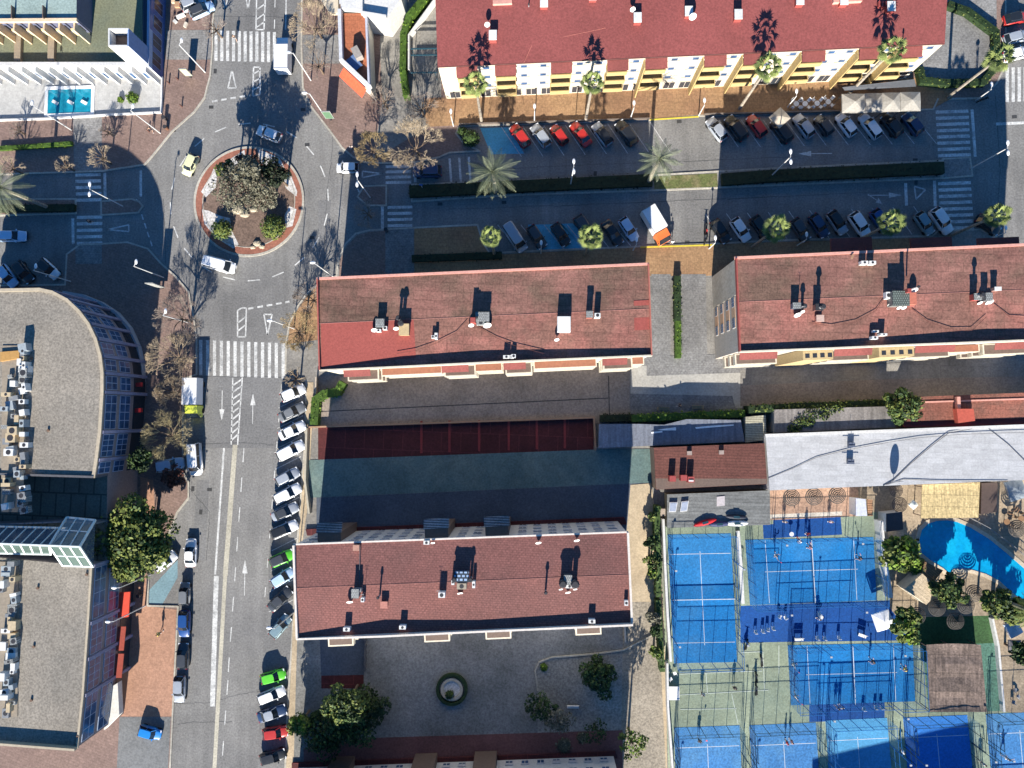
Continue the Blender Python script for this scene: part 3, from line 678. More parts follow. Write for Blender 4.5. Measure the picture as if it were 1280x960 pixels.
# lavender and red shop fronts projecting at street level, beside the orange footway
m = MB(); m.prism([tuple(G(x, y, 0)[:2]) for x, y in [(150, 735), (167, 737), (156, 885), (140, 889)]], .1, 3.9); sf = part('shop_extension', m, LAV, Fb)
m = MB()
for i in range(2):
    y0 = 783 + i * 34; m.prism([tuple(G(x, y, 3.9)[:2]) for x, y in [(145 - i * 2.6, y0), (158 - i * 2.6, y0), (155 - i * 2.6, y0 + 30), (142 - i * 2.6, y0 + 30)]], 3.9, 4.0)
part('red_skylight', m, K((.30, .06, .04)), Fb)
m = MB(); m.prism([tuple(G(x, y, 3.2)[:2]) for x, y in [(149, 739), (167, 738), (165, 769), (146, 771)]], 3.9, 4.15); part('red_awning', m, K((.62, .07, .04)), Fb)
m = MB(); m.prism([tuple(G(x, y, 3.9)[:2]) for x, y in [(134, 862), (148, 853), (150, 893), (131, 912)]], 3.0, 4.1); part('white_canopy', m, K((.62, .60, .54)), Fb)
for y in (482, 514):
    m = MB(); m.prism([tuple(G(x, yy, 3)[:2]) for x, yy in [(164, y - 3), (177, y - 4), (177, y + 1), (164, y + 2)]], 2.7, 3.0); part('red_canopy', m, K((.45, .03, .03)), Fb)
m = MB(); m.wall(P([(85, 367), (108, 371), (130, 380), (150, 393), (165, 411), (176, 435), (181, 460), (181, 476)]), .45, .1, 1.2); solo('low_wall', m, K((.36, .37, .40)), 'pale curved low wall round the rounded corner of the office building', 'wall')
# gabled glass gallery between the two roofs
def glass_gallery():
    fr = K((.62, .66, .64)); z0 = hF + .05; z1 = hF + 3.6
    gl = glassmat('gallery_glass', (.08, .13, .20), .55)
    gl2 = glassmat('gallery_glass_south', (.10, .15, .13), .75)
    for tag_, N, S, Rg in (('east', [(84, 646.5), (119.5, 650)], [(79, 707), (116.5, 708.5)], [(62, 682), (100, 683.5)]), ('west', [(-75, 656), (84, 660)], [(-75, 690), (64, 693)], [(-95, 676), (62, 682)])):
        n0, n1 = G(*N[0], z0), G(*N[1], z0); s0, s1 = G(*S[0], z0), G(*S[1], z0); r0, r1 = G(*Rg[0], z1), G(*Rg[1], z1)
        m = MB(); m.add([n0, n1, r1, r0], [(3, 2, 1, 0)]); m.cur = 1; m.add([r0, r1, s1, s0], [(3, 2, 1, 0)])
        gp = part('glass_roof', m, [gl, gl2], Fb)
        f = MB(); up = Vector((0, 0, .05)); nn = 4 if tag_ == 'east' else 13
        for a, b_ in ((n0, n1), (s0, s1), (r0, r1), (n0, r0), (n1, r1), (s0, r0), (s1, r1)): f.tube(a + up, b_ + up, .17, n=4)
        for i in range(1, nn - (tag_ == 'east')):
            t = i / (nn - 1 if tag_ == 'east' else nn)
            f.tube(n0.lerp(n1, t) + up, r0.lerp(r1, t) + up, .09, n=4); f.tube(s0.lerp(s1, t) + up, r0.lerp(r1, t) + up, .13, n=4)
        if tag_ == 'east':
            f.tube(n0.lerp(r0, .45) + up, n1.lerp(r1, .45) + up, .09, n=4); f.tube(s0.lerp(r0, .5) + up, s1.lerp(r1, .5) + up, .12, n=4)
            m = MB(); m.add([n1, s1, r1], [(0, 1, 2)]); part('glass_gable', m, gl, gp)
        part('glazing_frame', f, fr, gp)
glass_gallery()

# ------------------------------------------------------------------ G : building with the small pool, top left
hG = 4.6
Gb = thing('modern_building', 'low white modern building with blue glazed side and rooftop tower beside the rectangular pool', 'building', (G(60, 10, hG).x, G(60, 10, hG).y, 0))
gp = [(-75, 82), (-75, -60), (190, -60), (187, 0), (185, 82)]
m = MB(); m.prism(pxw(gp, hG), 0, hG - .9); part('wall', m, WHITEW, Gb)
m = MB(); m.prism(pxw([(-74, 75), (-74, -60), (175, -60), (174, 76)], hG), hG - .9, hG - .75); part('roof', m, GREENR, Gb)
m = MB(); m.prism(pxw([(175, 76), (175, -60), (184, -60), (183, 76)], hG), hG - .9, hG - .86); part('roof_gully', m, K((.03, .045, .07)), Gb)
parapet(Gb, pxw([(-75, 80), (185, 80)], hG), .55, hG - .9, hG + .12, WHITEW)
parapet(Gb, pxw([(186.5, -60), (185, 82)], hG), .35, hG - .9, hG + .1, K((.30, .36, .50)))
g0, g1 = G(-75, 82, hG), G(185, 82, hG); LG = dirn(g0, g1)[1]
for i in range(16):
    s = LG - .4 - i * 2.15
    if s < 2: break
    m = MB(); fbox(m, g0, g1, s - .3, s, .15, hG - .1, 0, .9); part('fin', m, WHITEW, Gb)
    windows(Gb, g0, g1, .5, 2.4, [s - 1.2], 1.4, frame=K((.5, .55, .62)))
e0, e1 = G(185, 82, hG), G(190, -60, hG); LE = dirn(e0, e1)[1]
m = MB(); fbox(m, e0, e1, 0, LE, .1, hG - .1, -.02, .03); part('glazed_side', m, BLUEG, Gb)
for i in range(6):
    windows(Gb, e0, e1, 1.0, 3.6, [1.9 + i * 2.9], 2.1, frame=K((.22, .28, .42)), pane=K((.01, .02, .05), rough=.2))
# rooftop tower
zt = 10.0
tp = pxw([(136, 36), (160, 36), (160, 57), (136, 57)], zt)
m = MB(); t4 = [Vector(p) for p in tp]
for i, mt in enumerate((WHITEW, BLUEG, WHITEW, WHITEW)):
    mm = MB(); a, b_ = t4[i], t4[(i + 1) % 4]; mm.wall([tuple(a), tuple(b_)], .22, hG - .8, zt - (.002 * i)); part('tower_wall', mm, mt if i != 1 else K((.16, .24, .42)), Gb)
m = MB(); m.prism([tuple(p) for p in t4], hG, zt - 1.6); part('tower_floor', m, BROWND, Gb)
windows(Gb, tp[3], tp[2], zt - 2.1, zt - .9, [dirn(tp[3], tp[2])[1] * .45], 1.3, frame=K((.5, .58, .66)), flip=1)
windows(Gb, tp[2], tp[1], 5.2, 9.4, [dirn(tp[2], tp[1])[1] * .5], 2.0, frame=K((.3, .4, .6)), pane=K((.03, .08, .3), rough=.2))
# penthouse and its timber pergola
zp = hG + 3.4
pp = pxw([(-75, 22), (-75, -60), (95, -60), (94, 22)], zp)
m = MB(); m.prism(pp, hG - .8, zp - .3); ph = part('penthouse_wall', m, K((.10, .11, .17)), Gb)
m = MB(); m.sheet(pp, zp - .28); part('penthouse_roof', m, mat('teal_grey_roof', (.24, .31, .29), var=.15), Gb)
WOOD = K((.66, .50, .33))
parapet(Gb, pxw([(-75, 26), (95, 25)], zp), .5, zp - .3, zp + .12, WOOD)
for x in (-20, 17, 56):
    m = MB(); m.wall(pxw([(x, 9), (x, 24)], zp), .12, zp - .28, zp + .5); part('roof_divider', m, BROWND, Gb)
a0, a1 = G(-75, 27.5, zp), G(95, 26.5, zp); La = dirn(a0, a1)[1]
for i in range(9):
    s = La - .3 - i * 2.3; m = MB(); n0 = dirn(a0, a1)[0]
    fbox(m, a0, a1, s - .22, s, hG - .7, zp - .2, .0, 1.3); part('pergola_post', m, WOOD, Gb)
    m = MB(); fbox(m, a0, a1, s - 1.7, s - .5, hG, hG + 1.6, .05, .3); part('lit_window_tone', m, K((.72, .56, .28)), Gb)  # flat yellow boxes, the lit look of the windows put into the colour
for x in (17, 59):
    m = MB(); m.prism(pxw([(x, 40), (x + 8, 40), (x + 7, 75), (x - 1, 75)], hG), hG - .75, hG - .2); part('timber_walkway', m, K((.27, .22, .16)), Gb)

# ------------------------------------------------------------------ H : small shop with terracotta roof terrace, and its white neighbour
zh = 5.4
hp = [(424, 12), (426, 74), (461, 107), (457, 12)]
Hb = thing('corner_shop', 'narrow white shop with terracotta roof terrace and orange awning north of the roundabout', 'shop', (G(441, 60, zh).x, G(441, 60, zh).y, 0))
q = pxw(hp, zh); m = MB(); m.prism(q, 0, zh - 1.0); part('wall', m, K((.66, .60, .50)), Hb)
m = MB(); m.sheet(q, zh - .99); part('roof_terrace', m, mat('terracotta_terrace', (.38, .13, .065), var=.12, lines=(.6, .6, .04, .75, 0)), Hb)
parapet(Hb, [q[0], q[1]], .5, zh - 1.0, zh, K((.52, .53, .56))); parapet(Hb, [q[1], q[2]], .55, zh - 1.0, zh + .02, WHITEW); parapet(Hb, [q[2], q[3]], .3, zh - 1.0, zh - .02, K((.45, .46, .52)))
d_, L_ = dirn(q[1], q[2]); m = MB(); n_ = Vector((d_.y, -d_.x)) 
for s_, nm in ((1, 'awning'),):
    a, b_ = Vector(q[1]) + d_ * .2, Vector(q[2]) - d_ * .8
    if (Vector(q[1]) + n_ - Vector(q[3])).length < (Vector(q[1]) - Vector(q[3])).length: n_ = -n_
    V = [(*(a + n_ * .3), 3.5), (*(b_ + n_ * .3), 3.5), (*(b_ + n_ * 1.6), 2.7), (*(a + n_ * 1.6), 2.7)]
    m.add(V + [(x, y, z - .06) for x, y, z in V], [(3, 2, 1, 0), (4, 5, 6, 7), (0, 1, 5, 4), (1, 2, 6, 5), (2, 3, 7, 6), (3, 0, 4, 7)]); part(nm, m, K((.78, .10, .045)), Hb)
m = MB(); m.box((*Vector(pxw([(446, 66)], zh)[0]), zh - .3), (1.1, 1.8, 1.2), .5); part('roof_box', m, K((.30, .27, .24)), Hb)
m = MB(); m.box((*Vector(pxw([(441, 76)], zh)[0]), zh - .7), (1.6, 2.2, .12), .7); part('solar_panel', m, K((.10, .16, .30), rough=.3), Hb)
Wn = thing('white_villa', 'white villa corner with beige roof at the top edge above the narrow shop', 'villa', (G(440, -10, 6).x, G(440, -10, 6).y, 0))
m = MB(); m.prism(pxw([(424, -70), (424, 6), (448, 8), (452, 15), (482, 20), (500, -6), (500, -70)], 6), 0, 5.2); part('wall', m, WHITEW, Wn)
m = MB(); m.sheet(pxw([(424, -70), (424, 5), (449, 7), (453, 14), (480, 19), (499, -6), (500, -70)], 5.2), 5.21); part('roof', m, WHITEW, Wn)
m = MB(); m.prism(pxw([(400, -70), (398, -5), (412, 16), (423, 16), (422, -70)], 4.5), 3.8, 4.5); part('beige_awning', m, K((.58, .50, .38)), Wn)
m = MB(); m.wall(pxw([(452, -20), (452, 15), (482, 20)], 5.8), .3, 5.0, 5.9); part('parapet', m, WHITEW, Wn)

# ------------------------------------------------------------------ low buildings and roofs, right of centre
def shed(name, label, cat, px, h, roofmat, wallmat, thick=.18, tilt=0.0, grp=None):
    q = pxw(px, h); r = thing(name, label, cat, (sum(p[0] for p in q) / len(q), sum(p[1] for p in q) / len(q), 0), group=grp)
    walls(r, q, h - thick - .01 - tilt, wallmat, inset=.25)
    m = MB(); ymax = max(p[1] for p in q); ymin = min(p[1] for p in q)
    zz = [h - tilt * (p[1] - ymin) / (ymax - ymin) for p in q]; n = len(q)
    a = sum(q[i][0] * q[(i + 1) % n][1] - q[(i + 1) % n][0] * q[i][1] for i in range(n)); idx = list(range(n)) if a > 0 else list(range(n))[::-1]
    V = [(*q[i], zz[i] - thick) for i in idx] + [(*q[i], zz[i]) for i in idx]
    m.add(V, [tuple(range(n))[::-1], tuple(range(n, 2 * n))] + [(i, (i + 1) % n, n + (i + 1) % n, n + i) for i in range(n)])
    part('roof', m, roofmat, r); return r, q
shopR, q1 = shed('low_building', 'low building with dark red ribbed roof between the green shaded yard and the white roof', 'low building', [(817, 559.5), (955, 554), (959, 605), (820, 612)], 3.9, mat('dark_red_ribbed_roof', (.125, .048, .038), var=.18, lines=(40, .42, .06, .7, 1.5), big=.18), BROWND, tilt=-.25)
whiteR, q2 = shed('low_building', 'long low building with white corrugated roof beside the padel courts', 'low building', [(957, 545), (1330, 531), (1330, 598), (962, 613)], 3.9, mat('white_ribbed_roof', (.43, .435, .445), var=.08, lines=(2.6, .8, .035, .84, 2), big=.1, bigscale=.5, streak=(2, .3, .05, 3)), WHITEW)
parapet(whiteR, pxw([(957, 544), (1330, 530)], 3.9), .35, 3.7, 4.08, WHITEW)
redR, q3 = shed('low_building', 'low building with orange red terrace roof at the right edge behind the white roof', 'low building', [(1146, 496), (1330, 489), (1330, 521), (1133, 527)], 3.6, mat('orange_red_terrace_roof', (.26, .10, .07), var=.2, lines=(.7, .7, .05, .75, 2), second=(.20, .09, .065), secondscale=.3), CREAMW)
m = MB(); m.prism(pxw([(1130, 527.5), (1330, 521.5), (1330, 531), (1130, 534)], 3.3), 3.0, 3.2); part('roof_gutter', m, K((.17, .035, .035)), redR)
m = MB(); m.prism(pxw([(1196, 511), (1217, 511), (1219, 526), (1198, 529)], 4.6), 3.6, 4.6); ch = part('roof_hatch', m, K((.42, .09, .06)), redR)
m = MB(); m.prism(pxw([(1195, 496), (1196, 520), (1200, 520), (1199, 496)], 4.0), 3.6, 4.3); part('roof_ridge', m, PINK, redR)
m = MB(); m.prism(pxw([(1146, 502), (1330, 496), (1330, 498), (1146, 504)], 3.7), 3.55, 3.72); part('roof_band', m, PINK, redR)
greyR, q4 = shed('low_building', 'low building with grey fibre cement roof overgrown by ivy next to the round tree', 'low building', [(968, 512), (1108, 508), (1120, 534), (968, 541)], 3.4, mat('grey_ribbed_roof', (.20, .185, .175), var=.15, streak=(0, 2.2, .25, .2)), GREYW)
shadeR, q5 = shed('shade_canopy', 'grey slatted shade canopy above the first padel court', 'canopy', [(834, 618), (962, 613), (963, 656), (834, 660)], 2.9, mat('grey_slat_canopy', (.17, .175, .17), var=.15, lines=(30, .5, .05, .7, 1.5), streak=(2, .3, .15, 2.4), big=.2), K((.12, .11, .08)))
tealR, q6 = shed('plank_pergola', 'pale green plank pergola between the ivy hedge and the white roof', 'pergola', [(932, 521), (957, 519), (958, 550), (932, 553)], 2.8, mat('green_planks', (.38, .36, .27), lines=(20, .35, .08, .6, 2)), GREYW)
tarpR, q7 = shed('tarpaulin_roof', 'grey blue tarpaulin roof below the ivy hedge with bright reflective strips', 'tarpaulin', [(749, 530), (800, 530), (830, 531), (858, 524), (926, 525), (931, 552), (748, 560)], 2.7, mat('blue_grey_tarp', (.15, .165, .20), var=.12, streak=(-12, 2.5, .22, .25), big=.25), SLATE)
m = MB()
for a in [[(814, 540), (828, 538.5), (828, 540.5), (814, 542)], [(822, 537), (845, 534), (845, 538), (826, 538)], [(869, 534), (890, 532), (917, 530.5), (917, 532), (870, 536)]]: m.prism(pxw(a, 2.75), 2.72, 2.8)
part('reflective_strip', m, K((.8, .8, .8)), tarpR)
bamb = thing('bamboo_pergola', 'straw yellow bamboo roofed pergola north of the curved pool', 'pergola', (G(1188, 626, 0).x, G(1188, 626, 0).y, 0))
m = MB(); m.prism(pxw([(1153, 606), (1225, 603), (1223, 647), (1151, 648)], 2.9), 2.78, 2.9); part('bamboo_roof', m, mat('bamboo_mat', (.52, .40, .20), var=.22, streak=(0, 5, .25, .5), lines=(40, 1.75, .05, .6, 1), big=.1), bamb)
for x, y in [(1155, 609), (1222, 607), (1220, 644), (1154, 645), (1188, 645), (1188, 608)]:
    m = MB(); p = G(x, y, 2.8); m.tube((p.x, p.y, .15), (p.x, p.y, 2.78), .08); part('post', m, BROWND, bamb)
net = thing('thatch_canopy', 'sagging brown reed canopy stretched over the end of the padel ground', 'canopy', (G(1192, 848, 0).x, G(1192, 848, 0).y, 0))
m = MB(); nx, ny = 12, 10; V = []
for j in range(ny + 1):
    for i in range(nx + 1):
        u, v = i / nx, j / ny; p = G(lerp(lerp(1158, 1226, u), lerp(1161, 1234, u), v), lerp(806 - 1.5 * math.sin(u * 3.14), 890, v), 3.0)
        V.append((p.x, p.y, 3.0 - .22 * math.sin(u * math.pi) * abs(math.sin(v * math.pi * 3)) + random.uniform(-.03, .03)))
m.add(V, [(j * (nx + 1) + i, (j + 1) * (nx + 1) + i, (j + 1) * (nx + 1) + i + 1, j * (nx + 1) + i + 1) for j in range(ny) for i in range(nx)])
part('reed_cover', m, mat('brown_reed', (.155, .115, .095), var=.25, streak=(-10, 3.2, .35, .3), lines=(40, 2.6, .06, .6, 1)), net)
for x, y in [(1159, 808), (1225, 808), (1232, 888), (1163, 888), (1190, 808), (1197, 889)]:
    m = MB(); p = G(x, y, 3); m.tube((p.x, p.y, .15), (p.x, p.y, 2.98), .07); part('post', m, BROWND, net)
# two pool sheds and the timber roof by the pool
st = [('small_shed', 'dark roofed box shed beside the white wall and the palm', [(1108, 642), (1128, 640), (1129, 662), (1108, 665)], 2.8, K((.055, .05, .055)), WHITEW),
      ('small_shed', 'small white kiosk with slatted front at the corner of the padel ground', [(1070, 623), (1082, 624), (1084, 645), (1070, 645)], 2.6, K((.50, .52, .60)), WHITEW),
      ('timber_pavilion', 'square pale timber roofed pavilion south of the curved pool', [(1131, 736), (1153, 717), (1167, 730), (1163, 751), (1158, 756)], 2.8, mat('pale_planks', (.50, .40, .27), lines=(20, .5, .04, .7, 40)), CREAMW),
      ('timber_pavilion', 'low brown slatted hut wedged between the pool and the round bush', [(1156, 702), (1179, 713), (1166, 729), (1152, 717)], 2.5, mat('brown_planks', (.22, .13, .07), lines=(20, .3, .06, .6, 40)), BROWND),
      ('timber_pavilion', 'narrow slatted timber stair roof beside the small white kiosk', [(1084, 624), (1091, 625), (1091, 645), (1085, 645)], 2.3, mat('orange_planks', (.40, .22, .12), lines=(20, .35, .08, .5, 0)), CREAMW)]
for nm, lb, px, h, rm_, wm in st: shed(nm, lb, nm.replace('small_', '').replace('timber_', ''), px, h, rm_, wm, thick=.12)
# ------------------------------------------------------------------ vehicles
def cpaint(c, metal=.0): return mat('car_paint_%02x%02x%02x' % tuple(int(v * 255) for v in c), c, rough=.38, var=.03, big=.05, spec=.5, coat=.5, metal=metal)
CC = dict(white=cpaint((.74, .75, .76)), silver=cpaint((.36, .39, .43), .2), red=cpaint((.42, .025, .02)), black=cpaint((.015, .017, .02)), dark=cpaint((.045, .05, .058)), navy=cpaint((.02, .045, .11)),
          blue=cpaint((.01, .06, .22)), bright_blue=cpaint((.01, .20, .58)), green=cpaint((.10, .52, .03)), pale=cpaint((.62, .62, .38)), grey=cpaint((.16, .17, .18)), teal=cpaint((.20, .29, .32), .2),
          orange=cpaint((.72, .16, .04)), lime=cpaint((.60, .66, .08)), beige=cpaint((.42, .38, .30)), lightblue=cpaint((.40, .55, .72)))
CGLASS = mat('car_glass', (.012, .018, .026), rough=.12, var=0, big=0, spec=.6, coat=.3)
TYRE = mat('tyre_rubber', (.015, .015, .016), var=0, big=0); RIMM = mat('wheel_rim', (.4, .4, .42), rough=.4, var=0, big=0)
LAMPG = mat('headlight_glass', (.75, .77, .8), rough=.2, var=0, big=0); TAIL = mat('tail_light', (.35, .01, .01), rough=.3, var=0, big=0)
KINDS = {  # L, W, cowl, roof front, roof rear, rear glass foot, belt, roof height
 'hatch': (4.05, 1.76, .95, .30, -1.45, -1.90, .93, 1.47), 'sedan': (4.5, 1.80, .95, .25, -1.00, -1.62, .92, 1.43),
 'suv': (4.5, 1.88, 1.05, .45, -1.70, -2.12, 1.03, 1.68), 'estate': (4.6, 1.80, 1.05, .38, -1.80, -2.22, .94, 1.48),
 'van': (4.9, 1.95, 1.75, 1.15, -2.28, -2.42, 1.10, 1.95), 'small': (3.6, 1.65, .95, .40, -1.35, -1.74, .92, 1.48)}
CARMESH = {}
def ring_loft(mb, secs):
    n = len(secs[0]); o = len(mb.v)
    V = [p for s in secs for p in s]; Fs = []
    for i in range(len(secs) - 1):
        for j in range(n - 1): Fs.append((i * n + j, i * n + j + 1, (i + 1) * n + j + 1, (i + 1) * n + j))
    Fs.append(tuple(range(n))); Fs.append(tuple(range((len(secs) - 1) * n, len(secs) * n))[::-1])
    mb.add(V, Fs)
def car_meshes(kind):
    if kind in CARMESH: return CARMESH[kind]
    L_, W_, cw, rf, rr, rb, zb, zr = KINDS[kind]; h = L_ / 2; w = W_ / 2
    st = [(-h, .74, .42, .70), (-h + .10, .88, .30, zb - .10), (-h + .45, .97, .24, zb - .01), (rr - .1, 1, .22, zb), (0, 1, .22, zb), (cw, .99, .22, zb - .01), (h - .75, .97, .24, zb - .08), (h - .28, .88, .28, zb - .18), (h - .06, .70, .36, zb - .30), (h, .60, .42, zb - .38)]
    b = MB(); secs = []
    for x, k, z0, z1 in st:
        ww = w * k
        half = [(x, -ww * .9, z0), (x, -ww, z0 + .22), (x, -ww * .985, z1 - .16), (x, -ww * .90, z1 - .02), (x, -ww * .55, z1 + .03), (x, 0, z1 + .045)]
        secs.append(half + [(a, -y, z) for a, y, z in half[::-1][1:]])
    ring_loft(b, secs)
    body = b.mesh('body', CC['white'], smooth=True)
    c = MB()   # greenhouse
    def rg(x0, x1, y, z): return [(x1, -y * .93, z), (x1, y * .93, z), (x0, y * .95, z), (x0, -y * .95, z)]
    lo = rg(rb, cw, w * .90, zb - .04); hi = rg(rr, rf, w * .76, zr - .03)
    mlo = [((lo[0][0] + lo[3][0]) / 2, 0, 0)]
    c.add([(cw + .05, 0, zb), (rb - .04, 0, zb)] + lo + hi + [(rf + .06, 0, zr - .02), (rr - .05, 0, zr - .02)],
          [(2, 6, 10, 0), (0, 10, 7, 3), (5, 1, 11, 9), (1, 4, 8, 11), (3, 7, 8, 4), (2, 5, 9, 6), (6, 9, 11, 10), (10, 11, 8, 7)])
    glass = c.mesh('windows', CGLASS)
    r = MB(); y = w * .765; ov = .03
    pr = [(rf + .02, -y * .86), (rf + .10, 0), (rf + .02, y * .86), (rf - .25, y), (rr + .3, y), (rr - .02, y * .88), (rr - .07, 0), (rr - .02, -y * .88), (rr + .3, -y), (rf - .25, -y)]
    n = len(pr); r.add([(a, b_, zr - .035) for a, b_ in pr] + [(a * .96, b_ * .88, zr + .035) for a, b_ in pr] + [(.5 * (rf + rr), 0, zr + .05)],
          [(i, (i + 1) % n, n + (i + 1) % n, n + i) for i in range(n)] + [(n + i, n + (i + 1) % n, 2 * n) for i in range(n)])
    for sx in (-1, 1):                       # pillars tie the roof to the body
        for (xa, xb) in ((rf, cw), (rr, rb)): r.tube((xa, sx * y * .95, zr - .02), (xb, sx * w * .87, zb - .02), .045, n=4)
        xm = (rf + rr) / 2 + .1; r.tube((xm, sx * y * .98, zr - .02), (xm, sx * w * .91, zb - .02), .04, n=4)
    roof = r.mesh('roof', CC['white'])
    wh = MB(); wh.tube((0, -.11, 0), (0, .11, 0), .32, n=12); wheel = wh.mesh('wheel', TYRE)
    hb = MB(); hb.box((0, 0, 0), (.22, .36, .14)); head = hb.mesh('headlight', LAMPG); tl = MB(); tl.box((0, 0, 0), (.10, .30, .16)); tail = tl.mesh('tail_light', TAIL)
    mm = MB(); mm.box((0, 0, 0), (.14, .22, .13)); mir = mm.mesh('mirror', CC['white'])
    CARMESH[kind] = (body, glass, roof, wheel, head, tail, mir); return CARMESH[kind]
def slotmat(o, m):
    o.material_slots[0].link = 'OBJECT'; o.material_slots[0].material = m
def car(x, y, deg, kind, color, label, roofc=None, group=None, cat='car', scale=1.0):
    p = G(x, y, .8); ms = car_meshes(kind); L_, W_, cw, rf, rr, rb, zb, zr = KINDS[kind]; h = L_ / 2; w = W_ / 2
    nm = 'parked_car' if group and 'parked' in group else 'car'
    if kind == 'van': nm = 'van'; cat = 'van'
    r = thing(nm, label, cat, (p.x, p.y, .004), R(deg), group)
    r.scale = (scale * random.uniform(.97, 1.03),) * 3
    m = CC[color]; bo = link('body', ms[0], r); slotmat(bo, m); link('windows', ms[1], r); ro = link('roof', ms[2], r); slotmat(ro, CC[roofc] if roofc else m)
    for sx, sy in ((1, 1), (1, -1), (-1, 1), (-1, -1)):
        o = link('wheel', ms[3], r); o.location = (sx * h * .62, sy * (w - .12), .32)
    for sy in (1, -1):
        o = link('headlight', ms[4], r); o.location = (h - .22, sy * w * .66, zb - .28)
        o = link('tail_light', ms[5], r); o.location = (-h + .08, sy * w * .68, zb - .18)
        o = link('mirror', ms[6], r); o.location = (cw - .25, sy * (w + .08), zb + .05); slotmat(o, m)
    return r
UP, LO, RW = 'cars parked at an angle along the upper kerb', 'cars parked at an angle along the lower kerb', 'cars parked at an angle along the long street'
PV = 'cars parked in line beside the orange footway'
U = 125; D_ = -57
